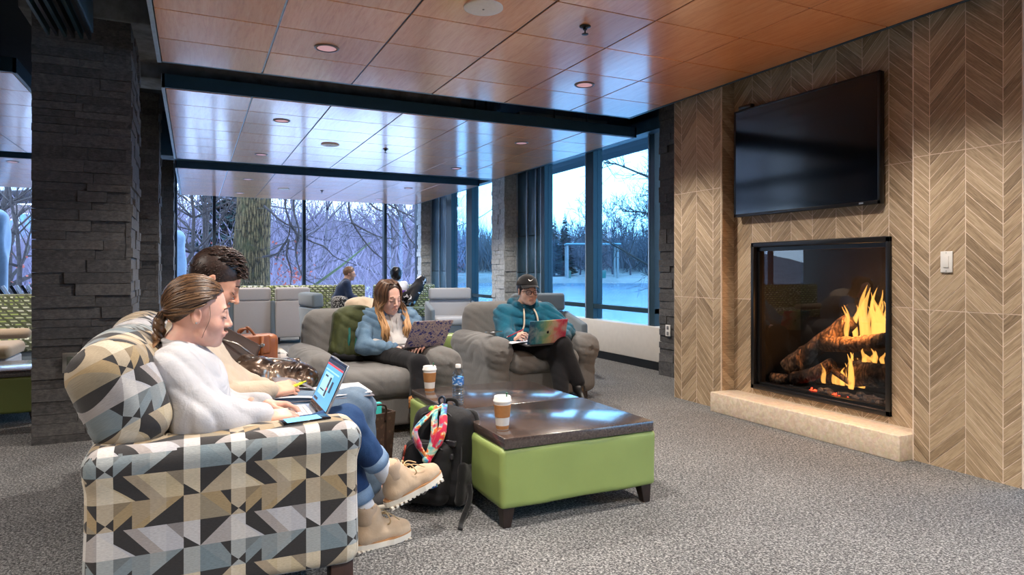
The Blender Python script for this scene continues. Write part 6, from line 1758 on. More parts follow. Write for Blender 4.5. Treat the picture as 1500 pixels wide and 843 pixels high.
for s_ in 'LR':
    an = J2['an' + s_]; tube('boot_cuff', [lerp3(J2['kn' + s_], an, 0.72), lerp3(J2['kn' + s_], an, 0.95)], [0.056, 0.054], leo.m, w2, 16)
    sneaker(w2, an + V3(0.01, 0.06, -0.10 if s_ == 'L' else -0.08), an + V3(-0.02 if s_ == 'R' else 0, -0.17, -0.10 if s_ == 'L' else -0.11), black_leather, black_leather, 'boot')
hair_blond = m_hair('brown hair with blond ends', (56, 38, 30), (112, 82, 62), (214, 164, 112), 0.42, 0.78)
it = []
for q in (-1, 1):
    for k in range(120):
        u = rs.random(); x0 = 0.055 - 0.12 * u; top = HW2.W(x0, q * 0.008 + 0.004, 0.036 + 0.1005 * math.sqrt(max(0, 1 - ((x0 + 0.012) / 0.105) ** 2)))
        az = q * (48 + 118 * u + rs.uniform(-6, 6)); kk = rs.uniform(1.0, 1.10)
        p1 = HW2.ehat(az * 0.9, 48, kk); p2 = HW2.ehat(az, 12, kk * 1.03); p3 = HW2.ehat(az, -22, kk * 1.07)
        front = u < 0.62
        if front:
            p4 = J2['neck'] + f2 * rs.uniform(0.04, 0.10) + s2 * q * rs.uniform(0.075, 0.120) + V3(0, 0, 0.005)
            p5 = J2['chest'] + f2 * rs.uniform(0.135, 0.168) + s2 * q * rs.uniform(0.065, 0.115) + V3(0, 0, 0.02)
            p6 = p5 + f2 * rs.uniform(-0.005, 0.02) + s2 * q * rs.uniform(-0.02, 0.015) + V3(0, 0, -rs.uniform(0.04, 0.13))
            P = [top, p1, p2, p3, p4, p5, p6]
        else:
            p4 = J2['neck'] - f2 * rs.uniform(0.05, 0.08) + s2 * q * rs.uniform(0.0, 0.10) + V3(0, 0, -0.03); P = [top, p1, p2, p3, p4, p4 + V3(0, 0.02, -0.08)]
        P = bez(P, 4); n_ = len(P); it.append((P, [0.004] + [0.0062] * (n_ - 4) + [0.005, 0.0035, 0.0012], rs.random()))
h2 = locks('hair', it, hair_blond, w2)
F = Field(); F.ell(HW2.W(-0.014, 0, 0.038), V3(0.104, 0.083, 0.101), HW2.R)
def clipw2(X, Y, Z):
    x, y, z = HW2.L(X, Y, Z); return (0.02 + 1.15 * (x + 0.0) - np.abs(y) * 0.35 - z) * 0.6
field_obj('under_hair', F, hair_blond, h2, 0.008, None, clipw2)

# ---- person in the black cap, right armchair
HR = Head((2.655, 5.20, 0.935), rot3(math.radians(-95), 0.06, 0), 1.02)
JR = dict(neck=V3(2.66, 5.275, 0.815), chest=V3(2.66, 5.265, 0.66), pel=V3(2.66, 5.30, 0.51), shR=V3(2.455, 5.275, 0.725), shL=V3(2.870, 5.245, 0.735), elR=V3(2.395, 5.09, 0.545), elL=V3(2.955, 5.05, 0.575), wrR=V3(2.395, 4.935, 0.560), wrL=V3(2.80, 4.86, 0.56),
          hipR=V3(2.52, 5.20, 0.48), hipL=V3(2.78, 5.20, 0.48), knR=V3(2.745, 4.765, 0.490), knL=V3(2.74, 4.80, 0.40), anR=V3(2.845, 4.66, 0.20), anL=V3(2.69, 4.66, 0.11))
pr_ = body('person', 'person in a black cap, glasses and teal hoodie in the right armchair', JR, HR, skin_r, dict(R=((0.25, -0.85, 0.25), (-0.75, 0.05, 0.6), -1, (0.7, 0.85, 0.9, 0.9), 0.98, (0.8, 0.3, -0.5), 0.0), L=((-0.7, -0.5, 0), (0, 0, 1), 1, (0.3, 0.3, 0.3, 0.3), 0.98)), male=True, jaw=1.08, nose=0.7, full=0.006)
HR.face(pr_, brow_dark, lash_m)
F = Field(); torso(F, JR, 1.10, 1.35); sleeve(F, JR, 'R', (0.092, 0.076, 0.050), 0.95); sleeve(F, JR, 'L', (0.092, 0.078, 0.050), 0.95); neck_cut(F, JR, HR, 0.066)
ho = field_obj('hoodie', F, teal_fleece, pr_, 0.009, wrinkle(0.017, 38, 21))
fR = np.array((math.cos(math.radians(-97)), math.sin(math.radians(-97)), 0)); sR = np.array((-fR[1], fR[0], 0)); nR = JR['neck']
F = Field(); F.chain([nR - fR * 0.085 + V3(0, 0, 0.01), nR - fR * 0.04 + sR * 0.10 + V3(0, 0, 0.012), nR + fR * 0.05 + sR * 0.085 + V3(0, 0, -0.01), nR + fR * 0.115 + sR * 0.02 + V3(0, 0, -0.075)], [0.05, 0.042, 0.034, 0.022], 0.03)
F.chain([nR - fR * 0.085 + V3(0, 0, 0.01), nR - fR * 0.04 - sR * 0.10 + V3(0, 0, 0.012), nR + fR * 0.05 - sR * 0.085 + V3(0, 0, -0.01), nR + fR * 0.115 - sR * 0.02 + V3(0, 0, -0.075)], [0.05, 0.042, 0.034, 0.022], 0.03)
field_obj('hood', F, teal_fleece, ho, 0.009, wrinkle(0.004, 40, 7))
F = Field(); F.ell(nR + fR * 0.062 + V3(0, 0, -0.055), (0.075, 0.03, 0.05), None); field_obj('inner_shirt', F, navy_fleece, ho, 0.009)
for q in (-1, 1):
    P = bez([nR + fR * 0.118 + sR * q * 0.045 + V3(0, 0, -0.035), JR['chest'] + fR * 0.150 + sR * q * 0.058 + V3(0, 0, 0.07), JR['chest'] + fR * 0.168 + sR * q * 0.066 + V3(0, 0, -0.02), JR['chest'] + fR * 0.165 + sR * q * (0.085 if q < 0 else 0.05) + V3(0, 0, -0.08)], 5); tube('drawstring', P, 0.0075, cord_m, ho, n=8)
F = Field(); F.cap((2.46, 5.12, 0.46), (2.62, 4.86, 0.455), 0.095, 0.085, 0.04); legs(F, JR, (0.105, 0.088, 0.058)); field_obj('leggings', F, black_knit, pr_, 0.011, wrinkle(0.003, 36, 24))
sneaker(pr_, JR['anL'] + V3(0.0, 0.05, -0.105), JR['anL'] + V3(-0.02, -0.19, -0.108), black_leather, black_leather, 'boot')
F = Field(); F.chain([JR['anR'] + V3(0, 0.03, 0.03), JR['anR'] + V3(0.0, -0.01, -0.05), JR['anR'] + V3(0.005, -0.07, -0.125)], [0.046, 0.044, 0.032], 0.03); field_obj('boot', F, black_leather, pr_, 0.007)
hr_ = cap_hair('hair', HR, m_hair('black hair', (18, 16, 18), (44, 38, 38)), pr_, (0.98, 0.99, 0.98), -0.035, 0.75, 0.002, 0.006)
cap_m = cloth('black cap cotton', (26, 25, 28), (20, 20, 22), weave=600, folds=False)
F = Field(); F.ell(HR.W(-0.012, 0, 0.050), V3(0.113, 0.092, 0.098), HR.R)
def clipcap(X, Y, Z):
    x, y, z = HR.L(X, Y, Z); return (0.050 + 0.10 * x - z) * 0.9
cp = field_obj('cap', F, cap_m, pr_, 0.006, None, clipcap)
V, Fc = [], []; NA, NB = 17, 8                        # curved brim, with its own thickness
for lay in (0, 1):
    for i in range(NB):
        t = i / (NB - 1)
        for k in range(NA):
            a = math.radians(-62 + 124 * k / (NA - 1)); r0x, r0y = 0.108, 0.088; L_ = 0.058 * math.cos(a * 0.85) ** 0.7
            x = -0.012 + (r0x + 0) * math.cos(a) + L_ * t; y = r0y * math.sin(a); z = 0.061 - 0.012 * t - 0.024 * (y / 0.085) ** 2 * (0.3 + 0.7 * t) - (0.004 if lay else 0)
            V.append(tuple(HR.W(x, y, z)))
M_ = NA * NB
for i in range(NB - 1):
    for k in range(NA - 1):
        a = i * NA + k; Fc.append((a, a + 1, a + NA + 1, a + NA)); Fc.append((M_ + a, M_ + a + NA, M_ + a + NA + 1, M_ + a + 1))
for k in range(NA - 1): a = (NB - 1) * NA + k; Fc.append((a, a + 1, M_ + a + 1, M_ + a))
for i in range(NB - 1):
    a = i * NA; Fc.append((a, a + NA, M_ + a + NA, M_ + a)); a += NA - 1; Fc.append((a + NA, a, M_ + a, M_ + a + NA))
mesh('brim', V, Fc, cap_m, cp)
lathe('cap_button', [(0.008, 0), (0.007, 0.004), (0.001, 0.006)], HR.W(-0.012, 0, 0.147), cap_m, cp, 12, axis=tuple(HR.R @ V3(0, 0, 1)))
# swoosh on the cap front: a curved tick lying on the crown
def on_cap(u, v, k=1.012):
    a = u / 0.105; e = math.radians(34) + v / 0.10; return HR.W(-0.012 + 0.113 * k * math.cos(e) * math.cos(a), 0.092 * k * math.cos(e) * math.sin(a), 0.050 + 0.098 * k * math.sin(e))
topc = [(-0.027, 0.006), (-0.022, -0.001), (-0.014, -0.006), (-0.004, -0.0055), (0.008, -0.001), (0.020, 0.005), (0.032, 0.0105)]
botc = [(-0.027, 0.006), (-0.026, -0.003), (-0.021, -0.0105), (-0.012, -0.0120), (0.002, -0.0065), (0.017, 0.0020), (0.032, 0.0105)]
V, Fc = [], []
for a, b in zip(topc, botc):
    V += [tuple(on_cap(a[0] * 1.3, a[1] * 1.3)), tuple(on_cap(b[0] * 1.3, b[1] * 1.3))]
for i in range(len(topc) - 1): Fc.append((2 * i, 2 * i + 1, 2 * i + 3, 2 * i + 2))
mesh('emblem', V, Fc, white_plastic, cp, smooth=False)
gl_m = plain('dark glasses frame', (38, 24, 22), 0.3)
it = []
for q in (-1, 1):
    c = HR.W(0.112, q * 0.033, -0.004); fwd = HR.R @ V3(1, q * 0.12, 0); sdv = HR.R @ V3(0, 1, 0); upv = HR.R @ V3(0, 0, 1)
    it.append(([c + sdv * (0.026 * math.cos(t)) + upv * (0.021 * math.sin(t)) for t in np.linspace(0, 2 * PI, 25)], 0.0024))
    it.append(([HR.W(0.108, q * 0.058, 0.004), HR.W(0.06, q * 0.077, 0.004), HR.W(0.0, q * 0.084, 0.004)], 0.0022))
it.append(([HR.W(0.112, 0.008, 0.0), HR.W(0.115, 0, 0.003), HR.W(0.112, -0.008, 0.0)], 0.0022))
gls = tubes('glasses', it, gl_m, pr_, 6)
lens_m = m_clear('glasses lens', (0.95, 0.95, 0.96, 1), 1.4)
for q in (-1, 1):
    c = HR.W(0.112, q * 0.033, -0.004); sdv = HR.R @ V3(0, 1, 0); upv = HR.R @ V3(0, 0, 1); mesh('lens', [tuple(c + sdv * (0.025 * math.cos(t)) + upv * (0.020 * math.sin(t))) for t in np.linspace(0, 2 * PI, 21)[:-1]], [tuple(range(20))], lens_m, gls, smooth=False)

# ---- two people far back
HB = Head((2.47, 11.75, 1.055), rot3(math.radians(-12), 0.12, 0), 0.98)
JB = dict(neck=V3(2.43, 11.75, 0.945), chest=V3(2.36, 11.75, 0.78), pel=V3(2.27, 11.75, 0.53), shR=V3(2.39, 11.59, 0.875), shL=V3(2.42, 11.91, 0.875), elR=V3(2.44, 11.55, 0.66), elL=V3(2.46, 11.93, 0.66), wrR=V3(2.60, 11.62, 0.61), wrL=V3(2.62, 11.84, 0.61), haR=V3(2.67, 11.65, 0.60), haL=V3(2.68, 11.8, 0.60),
          hipR=V3(2.30, 11.66, 0.51), hipL=V3(2.30, 11.84, 0.51), knR=V3(2.72, 11.64, 0.53), knL=V3(2.72, 11.86, 0.53), anR=V3(2.74, 11.62, 0.12), anL=V3(2.74, 11.84, 0.12), toeR=V3(2.86, 11.62, 0.05), toeL=V3(2.86, 11.84, 0.05))
boy = body('person', 'boy in a navy sweatshirt and glasses sitting sideways on the far patterned sofa', JB, HB, skin_b, {}, 0.010, True, 0.95, fingers=False)
F = Field(); torso(F, JB, 0.98); sleeve(F, JB, 'R'); sleeve(F, JB, 'L'); navy_sw = cloth('navy sweatshirt', (36, 54, 84), (28, 44, 72))
sb = field_obj('sweatshirt', F, navy_sw, boy, 0.014, wrinkle(0.005, 26, 31))
F = Field(); F.ell((2.475, 11.72, 0.80), (0.02, 0.05, 0.04)); field_obj('print', F, plain('orange red print', (196, 92, 72), 0.8), sb, 0.01)
F = Field(); legs(F, JB); field_obj('trousers', F, cloth('dark trousers', (34, 40, 54)), boy, 0.016)
cap_hair('hair', HB, m_hair('short fair brown hair', (96, 72, 56), (140, 110, 88)), boy, (1.0, 1.0, 1.0), 0.0, 0.8, 0.002, 0.009)
tubes('glasses', [([HB.W(0.10, -0.055, 0.004), HB.W(0.0, -0.085, 0.004)], 0.003), ([HB.W(0.112, -0.058, 0.0), HB.W(0.112, 0.058, 0.0)], 0.004)], gl_m, boy, 6)
for s_ in 'LR': sneaker(boy, JB['an' + s_] + V3(-0.05, 0, -0.12), JB['an' + s_] + V3(0.20, 0, -0.12), grey_knit, sole_white)
HK = Head((3.36, 11.95, 1.035), rot3(math.radians(100), 0.1, 0), 1.0)
JK = dict(neck=V3(3.365, 11.92, 0.915), chest=V3(3.38, 11.90, 0.76), pel=V3(3.40, 11.90, 0.53), shR=V3(3.53, 11.93, 0.84), shL=V3(3.19, 11.90, 0.84), elR=V3(3.58, 11.98, 0.65), elL=V3(3.16, 12.0, 0.65), wrR=V3(3.55, 12.12, 0.62), wrL=V3(3.22, 12.13, 0.62), haR=V3(3.5, 12.16, 0.63), haL=V3(3.28, 12.16, 0.63),
          hipR=V3(3.48, 11.86, 0.53), hipL=V3(3.36, 11.80, 0.53), knR=V3(3.80, 11.76, 0.93), knL=V3(3.72, 11.70, 0.80), anR=V3(3.60, 11.62, 0.56), anL=V3(3.52, 11.55, 0.54), toeR=V3(3.56, 11.52, 0.52), toeL=V3(3.46, 11.46, 0.50))
sk = body('person', 'person with black hair seen from behind in a white and purple top, knees drawn up', JK, HK, skin_b, {}, 0.010, fingers=False)
F = Field(); torso(F, JK, 0.96); sleeve(F, JK, 'R'); sleeve(F, JK, 'L'); ts = field_obj('top', F, cloth('white jersey', (226, 226, 232)), sk, 0.014, wrinkle(0.005, 26, 41))
F = Field(); F.cap((3.27, 11.86, 0.66), (3.50, 11.88, 0.64), 0.138, None); field_obj('purple_panel', F, cloth('purple jersey', (84, 52, 148)), ts, 0.014)
pk = NG('black and white printed trousers'); pk.P(color=pk.ramp(pk.noise(pk.tc(), 9, 3), [(0.56, lin((20, 20, 26))), (0.60, lin((214, 216, 224)))], 'CONSTANT'), rough=0.9)
F = Field(); legs(F, JK, (0.095, 0.085, 0.06)); field_obj('trousers', F, pk.m, sk, 0.014, wrinkle(0.005, 24, 42))
F = Field(); F.ell(HK.W(-0.014, 0, 0.03), V3(0.120, 0.105, 0.125), HK.R).sph(HK.W(-0.05, 0, -0.05), 0.07, 0.05)
field_obj('hair', F, m_hair('jet black hair', (8, 8, 10), (20, 18, 20)), sk, 0.012, lambda X, Y, Z: 0.004 * np.sin(60 * X) * np.sin(55 * Z + 20 * Y))
for s_ in 'LR':
    F = Field(); F.chain([JK['an' + s_] + V3(0.02, 0.02, 0), JK['toe' + s_] + V3(-0.02, -0.03, -0.01)], [0.048, 0.038]); field_obj('shoe', F, black_leather, sk, 0.012)
# ------------------------------------------------------------------ things on laps, seats and floor
alu = plain('silver aluminium', (196, 196, 200), 0.3, 0.8); key_m = plain('white keys', (226, 220, 222), 0.5); scr_blue = m_emit('blue web page', (70, 132, 178), 0.62); scr_lt = m_emit('pale web panel', (128, 178, 206), 0.62)
scr_dk = m_emit('dark page block', (34, 44, 62), 0.5); scr_red = m_emit('red page mark', (170, 60, 70), 0.5); black_glass = plain('black display glass', (10, 11, 14), 0.12)
def slab_on(name, O, ux, uy, x0, x1, y0, y1, z0, z1, m, parent, bevel=0.0):
    """box in a local frame: O origin, ux / uy in-plane axes"""
    ux, uy = Vector(ux).normalized(), Vector(uy).normalized(); uz = ux.cross(uy).normalized(); bm = bmesh.new()
    vs = bm_box(bm, (x0, y0, z0), (x1, y1, z1))
    for v in vs: c = v.co.copy(); v.co = Vector(O) + ux * c.x + uy * c.y + uz * c.z
    return bm_obj(name, bm, m, parent, smooth=bevel > 0, bevel=bevel, segs=2, auto=math.radians(50))
def laptop(label, O, ux, base_dir, lid_dir, W, D, Lh, lid_m, shell, show_screen=False):
    """O: hinge middle; ux: along the hinge; base_dir: hinge to front edge; lid_dir: hinge to top of the lid"""
    t = empty('laptop', O, label, 'laptop')
    O = Vector(O); ux = Vector(ux).normalized(); bd = Vector(base_dir).normalized(); ld = Vector(lid_dir).normalized()
    if ux.cross(bd).z < 0: ux = -ux
    slab_on('base', O, ux, bd, -W / 2, W / 2, 0.0, D, -0.013, 0.0, shell, t, 0.003)
    bm = bmesh.new()
    n = ux.cross(bd).normalized()
    for r in range(5):
        for k in range(13):
            a = -W / 2 + W * 0.07 + k * W * 0.86 / 13; b = 0.022 + r * 0.0175
            vs = bm_box(bm, (a, b, 0.0004), (a + W * 0.86 / 13 - 0.003, b + 0.0148, 0.0022))
            for v in vs: c = v.co.copy(); v.co = O + ux * c.x + bd * c.y + n * c.z
    kb = bm_obj('keys', bm, key_m, t); kb['kind'] = 'stuff'
    slab_on('touchpad', O, ux, bd, -0.055, 0.055, D - 0.085, D - 0.012, 0.0003, 0.0010, alu, t)
    inner = ld.cross(ux).normalized()
    if inner.dot(bd) < 0: inner = -inner
    u2 = ux if ux.cross(ld).dot(inner) > 0 else -ux          # local z then points at the user
    slab_on('lid', O, u2, ld, -W / 2, W / 2, 0.004, Lh, -0.007, 0.0, lid_m, t, 0.003)
    slab_on('bezel', O, u2, ld, -W / 2 + 0.004, W / 2 - 0.004, 0.010, Lh - 0.004, 0.0, 0.0012, black_glass, t)
    s = slab_on('screen', O, u2, ld, -W / 2 + 0.014, W / 2 - 0.014, 0.026, Lh - 0.014, 0.0012, 0.0018, scr_blue, t)
    tubes('hinge', [([O - ux * W * 0.42, O + ux * W * 0.42], 0.0055)], black_glass if show_screen else shell, t, 8)
    if show_screen:
        w, h = W - 0.028, Lh - 0.040
        def ui(a0, a1, b0, b1, m, z=0.0023): slab_on('page_block', O, u2, ld, -W / 2 + 0.014 + a0 * w, -W / 2 + 0.014 + a1 * w, 0.026 + b0 * h, 0.026 + b1 * h, 0.0017, z, m, s)
        ui(0, 1, 0.93, 1.0, scr_dk); ui(0.0, 1.0, 0.88, 0.925, scr_red, 0.0021); ui(0.12, 0.62, 0.20, 0.72, scr_lt); ui(0.50, 0.60, 0.22, 0.66, scr_dk, 0.0027); ui(0.51, 0.59, 0.36, 0.42, scr_red, 0.003)
        ui(0.68, 0.78, 0.35, 0.60, scr_dk); ui(0.18, 0.36, 0.62, 0.66, scr_dk, 0.0027); ui(0.18, 0.44, 0.30, 0.33, scr_dk, 0.0027); ui(0.05, 0.30, 0.04, 0.10, scr_dk); ui(0.05, 0.9, 0.76, 0.79, scr_lt)
    return t, O, u2, ld
laptop('open silver laptop with blue page on the lap of the ponytailed woman', (0.432, 2.667, 0.567), (0, 1, 0), (-1, 0, 0.0), (0.087, 0, 0.190), 0.335, 0.232, 0.214, alu, alu, True)
ph = empty('phone', (0.345, 2.362, 0.600), 'black phone lying on the near sofa arm', 'phone')
slab_on('body', (0.345, 2.362, 0.599), (1, 0.10, 0.03), (-0.10, 1, 0), -0.078, 0.078, -0.037, 0.037, 0.0, 0.009, alu, ph, 0.003)
slab_on('case', (0.345, 2.362, 0.599), (1, 0.10, 0.03), (-0.10, 1, 0), -0.080, 0.080, -0.039, 0.039, 0.004, 0.0098, black_glass, ph, 0.002)
slab_on('screen', (0.345, 2.362, 0.599), (1, 0.10, 0.03), (-0.10, 1, 0), -0.066, 0.050, -0.034, 0.034, 0.0097, 0.0102, m_emit('blue phone screen', (84, 150, 200), 0.55), ph)

paper = plain('white paper', (236, 236, 238), 0.7, 0, 0.3, 0.02); cover_grey = plain('grey notebook cover', (128, 122, 126), 0.7)
nb = empty('notebook', (0.50, 3.06, 0.58), 'open white notebook on the lap of the young man', 'notebook')
def page(name, x0, x1, y0, y1, z0, curl, m, parent, n=10, thick=0.004):
    V, Fc = [], []
    for lay in (0, 1):
        for i in range(n + 1):
            t = i / n; x = x0 + (x1 - x0) * t; z = z0 + curl * math.sin(PI * t) * 0.6 + curl * t * t
            for y in (y0, y1): V.append((x, y + 0.02 * t, z - lay * thick))
    M_ = 2 * (n + 1)
    for i in range(n): a = 2 * i; Fc += [(a, a + 2, a + 3, a + 1), (M_ + a, M_ + a + 1, M_ + a + 3, M_ + a + 2), (a, M_ + a, M_ + a + 2, a + 2), (a + 1, a + 3, M_ + a + 3, M_ + a + 1)]
    Fc += [(0, 1, M_ + 1, M_), (2 * n, M_ + 2 * n, M_ + 2 * n + 1, 2 * n + 1)]
    return mesh(name, V, Fc, m, parent)
page('pages', 0.50, 0.30, 2.96, 3.24, 0.562, 0.012, paper, nb); page('pages', 0.50, 0.73, 2.96, 3.24, 0.562, 0.006, paper, nb); page('turned_page', 0.50, 0.325, 3.10, 3.235, 0.570, 0.050, cover_grey, nb, thick=0.001)
page('cover', 0.735, 0.285, 2.955, 3.245, 0.556, -0.004, cover_grey, nb, thick=0.003)
tubes('spine', [([(0.50, 2.958, 0.561), (0.50, 3.242, 0.561)], 0.006)], cover_grey, nb, 8)
hl = empty('highlighter', (0.41, 3.03, 0.62), 'yellow highlighter pen in the hand of the young man', 'pen')
yel = plain('neon yellow plastic', (222, 226, 40), 0.4)
tube('barrel', [(0.345, 3.0, 0.598), (0.430, 3.03, 0.622)], [0.0062, 0.0062], yel, hl, 12); tube('tip', [(0.430, 3.03, 0.622), (0.449, 3.037, 0.628)], [0.0045, 0.002], yel, hl, 10)

def m_floral():
    g = NG('floral laptop cover'); v = g.tc()
    a = g.voronoi(v, 42, 'F1', 'Distance'); st = g.noise(v, 60, 3, 0.6, 1.2); n2 = g.noise(v, 16, 2)
    dots = g.M('MULTIPLY', g.M('LESS_THAN', a, 0.44), g.M('GREATER_THAN', n2, 0.40)); vine = g.M('LESS_THAN', g.M('ABSOLUTE', g.M('SUBTRACT', st, 0.5)), 0.022)
    col = g.mix(g.M('MAXIMUM', g.M('MULTIPLY', dots, g.M('GREATER_THAN', st, 0.47)), vine), lin((172, 156, 152)), g.mix(n2, lin((26, 32, 96)), lin((50, 60, 140))))
    return g.P(color=col, rough=0.4)
laptop('laptop with a blue floral cover on the lap of the blond woman', (1.495, 4.575, 0.566), (1, 0.03, 0.005), (-0.05, 1, 0.04), (0.055, -0.07, 0.20), 0.302, 0.21, 0.212, m_floral(), plain('dark laptop shell', (58, 56, 60), 0.4))
def m_tiedye():
    g = NG('tie dye laptop cover'); s = g.n('ShaderNodeSeparateXYZ'); g.set(s.inputs[0], g.tc()); n1 = g.noise(g.tc(), 14, 5, 0.6, 0.8); n2 = g.noise(g.tc(), 9, 4, 0.6, 0.5)
    t = g.M('ADD', g.mr(s.outputs[0], 2.40, 2.78, 0, 1), g.M('MULTIPLY', g.M('SUBTRACT', n1, 0.5), 0.55))
    col = g.ramp(t, [(0.06, lin((20, 72, 108))), (0.24, lin((44, 128, 140))), (0.42, lin((122, 160, 120))), (0.58, lin((180, 166, 128))), (0.74, lin((196, 92, 104))), (0.92, lin((172, 38, 82)))])
    col = g.mix(g.mr(n2, 0.46, 0.66, 0, 0.6), col, lin((176, 186, 182)))
    return g.P(color=col, rough=0.35)
lt, LO, LU, LD = laptop('laptop with a tie dye cover on the lap of the capped person', (2.585, 4.735, 0.520), (1, 0.02, 0.03), (0.02, 1, 0.03), (0.0, -0.055, 0.19), 0.352, 0.232, 0.205, m_tiedye(), plain('dark grey laptop shell', (66, 66, 70), 0.4))
nrm = LU.cross(LD).normalized()
def emblem(cx, cy, s):                                   # bitten apple with a leaf, on the outside of the lid
    pts = []
    for k in range(40):
        a = 2 * PI * k / 40; r = s * (1 + 0.10 * math.cos(2 * a) * 0.5); x, y = r * 0.92 * math.sin(a), r * math.cos(a)
        y -= 0.24 * s * math.exp(-(x / (0.30 * s)) ** 2) * (1 if y > 0 else -0.55)
        d = math.hypot(x - 1.02 * s, y - 0.10 * s)
        if d < 0.42 * s: x = 1.02 * s - math.sqrt(max(0, (0.42 * s) ** 2 - (y - 0.10 * s) ** 2))
        pts.append((x, y))
    f = lambda x, y: tuple(LO - LU * (cx + x) + LD * (cy + y) - nrm * 0.0078)
    V = [f(*p) for p in pts]; leaf = [(0.02 * s, 0.95 * s), (0.10 * s, 1.25 * s), (0.38 * s, 1.42 * s), (0.30 * s, 1.10 * s)]
    n = len(V); V += [f(*p) for p in leaf]; mesh('emblem', V, [tuple(range(n)), tuple(range(n, n + 4))], black_glass, lt, smooth=False)
emblem(0, 0.103, 0.0125)
pn = empty('pen', (2.39, 4.84, 0.60), 'red pen in the hand of the capped person', 'pen')
tube('barrel', [(2.305, 4.87, 0.575), (2.43, 4.83, 0.635)], 0.0048, plain('red pen plastic', (170, 40, 62), 0.4), pn, 10); tube('tip', [(2.305, 4.87, 0.575), (2.293, 4.875, 0.569)], [0.004, 0.001], steel, pn, 8)
pp = page('paper_sheet', 2.31, 2.50, 4.80, 4.98, 0.527, 0.01, paper, None); tag(pp, 'white sheet of paper on the knee of the capped person', 'paper')
p2 = empty('phone', (2.255, 5.02, 0.605), 'dark phone on the left arm of the right armchair', 'phone')
slab_on('body', (2.25, 5.02, 0.602), (1, 0.35, 0), (-0.35, 1, 0), -0.07, 0.07, -0.034, 0.034, 0.0, 0.009, steel, p2, 0.002); slab_on('screen', (2.25, 5.02, 0.602), (1, 0.35, 0), (-0.35, 1, 0), -0.066, 0.066, -0.031, 0.031, 0.009, 0.0098, black_glass, p2)

# ---- bags on the far seat of the printed sofa
tan_leather = plain('tan leather', (150, 88, 52), 0.38, 0, 0.5, 0.22, 9, 0.15, 90); dark_leather = plain('dark brown leather', (50, 34, 28), 0.36, 0, 0.5, 0.25, 12, 0.2, 80)
def m_bronze():
    g = NG('bronze quilted shell'); f = g.noise(g.tc(), 9, 3, 0.5, 1.0); g.bump(f, 0.35, 0.01)
    return g.P(color=g.ramp(f, [(0.35, lin((44, 34, 30))), (0.55, lin((112, 92, 78))), (0.7, lin((186, 164, 144)))]), rough=0.26, metal=0.55)
hb = empty('handbag', (0.30, 4.0, 0.45), 'tan leather handbag standing at the far end of the printed sofa', 'handbag')
f = Field(); f.rbox((0.295, 4.01, 0.60), (0.135, 0.065, 0.155), 0.03, rot3(0.25, 0, 0.0)); field_obj('bag_body', f, tan_leather, hb, 0.010, wrinkle(0.003, 20, 3))
f = Field(); f.rbox((0.285, 3.945, 0.70), (0.11, 0.010, 0.055), 0.008, rot3(0.25)); field_obj('flap', f, tan_leather, hb, 0.008)
for q in (-1, 1):
    tube('handle', bez([(0.30 + q * 0.05 - 0.03, 3.96, 0.735), (0.285 + q * 0.03 - 0.03, 3.955, 0.785), (0.265, 3.965, 0.795 + q * 0.004), (0.25 - q * 0.02, 3.97, 0.77)], 5), 0.007, tan_leather, hb, n=8)
    tube('strap', [(0.29 + q * 0.055, 3.93 + q * 0.012, 0.75), (0.288 + q * 0.055, 3.925 + q * 0.012, 0.62)], 0.009, tan_leather, hb, n=8); lathe('buckle', [(0.008, 0), (0.012, 0.002), (0.008, 0.004)], (0.29 + q * 0.055, 3.918 + q * 0.012, 0.70), steel, hb, 12, axis=(0, -1, 0))
db = empty('handbag', (0.18, 3.75, 0.45), 'dark brown leather bag between the young man and the tan handbag', 'handbag')
f = Field(); f.rbox((0.165, 3.76, 0.595), (0.12, 0.10, 0.15), 0.035, rot3(0.3, 0.1, 0)); field_obj('bag_body', f, dark_leather, db, 0.010, wrinkle(0.005, 22, 4))
f = Field(); f.rbox((0.195, 3.66, 0.715), (0.115, 0.012, 0.085), 0.008, rot3(0.2, 0.55, -0.5)); field_obj('flap', f, dark_leather, db, 0.008)
tube('zip', [(0.115, 3.635, 0.775), (0.20, 3.62, 0.745), (0.295, 3.63, 0.665)], 0.005, steel, db, n=6)
f = Field(); f.ell((0.37, 3.62, 0.535), (0.215, 0.135, 0.105)).ell((0.28, 3.56, 0.60), (0.12, 0.08, 0.07), None, 0.05).ell((0.48, 3.66, 0.555), (0.11, 0.12, 0.07), None, 0.04).cap((0.22, 3.60, 0.655), (0.50, 3.70, 0.615), 0.03, 0.025, 0.03)
def crumple(X, Y, Z): return wrinkle(0.020, 40, 6)(X, Y, Z) + wrinkle(0.007, 75, 9)(X, Y, Z)
pj = field_obj('puffer_jacket', f, m_bronze(), None, 0.009, crumple); tag(pj, 'crumpled shiny bronze puffer jacket on the printed sofa beside the young man', 'jacket')
tube('zip', bez([(0.20, 3.55, 0.66), (0.33, 3.60, 0.665), (0.45, 3.63, 0.645), (0.54, 3.66, 0.60)], 5), 0.006, steel, pj, n=6)
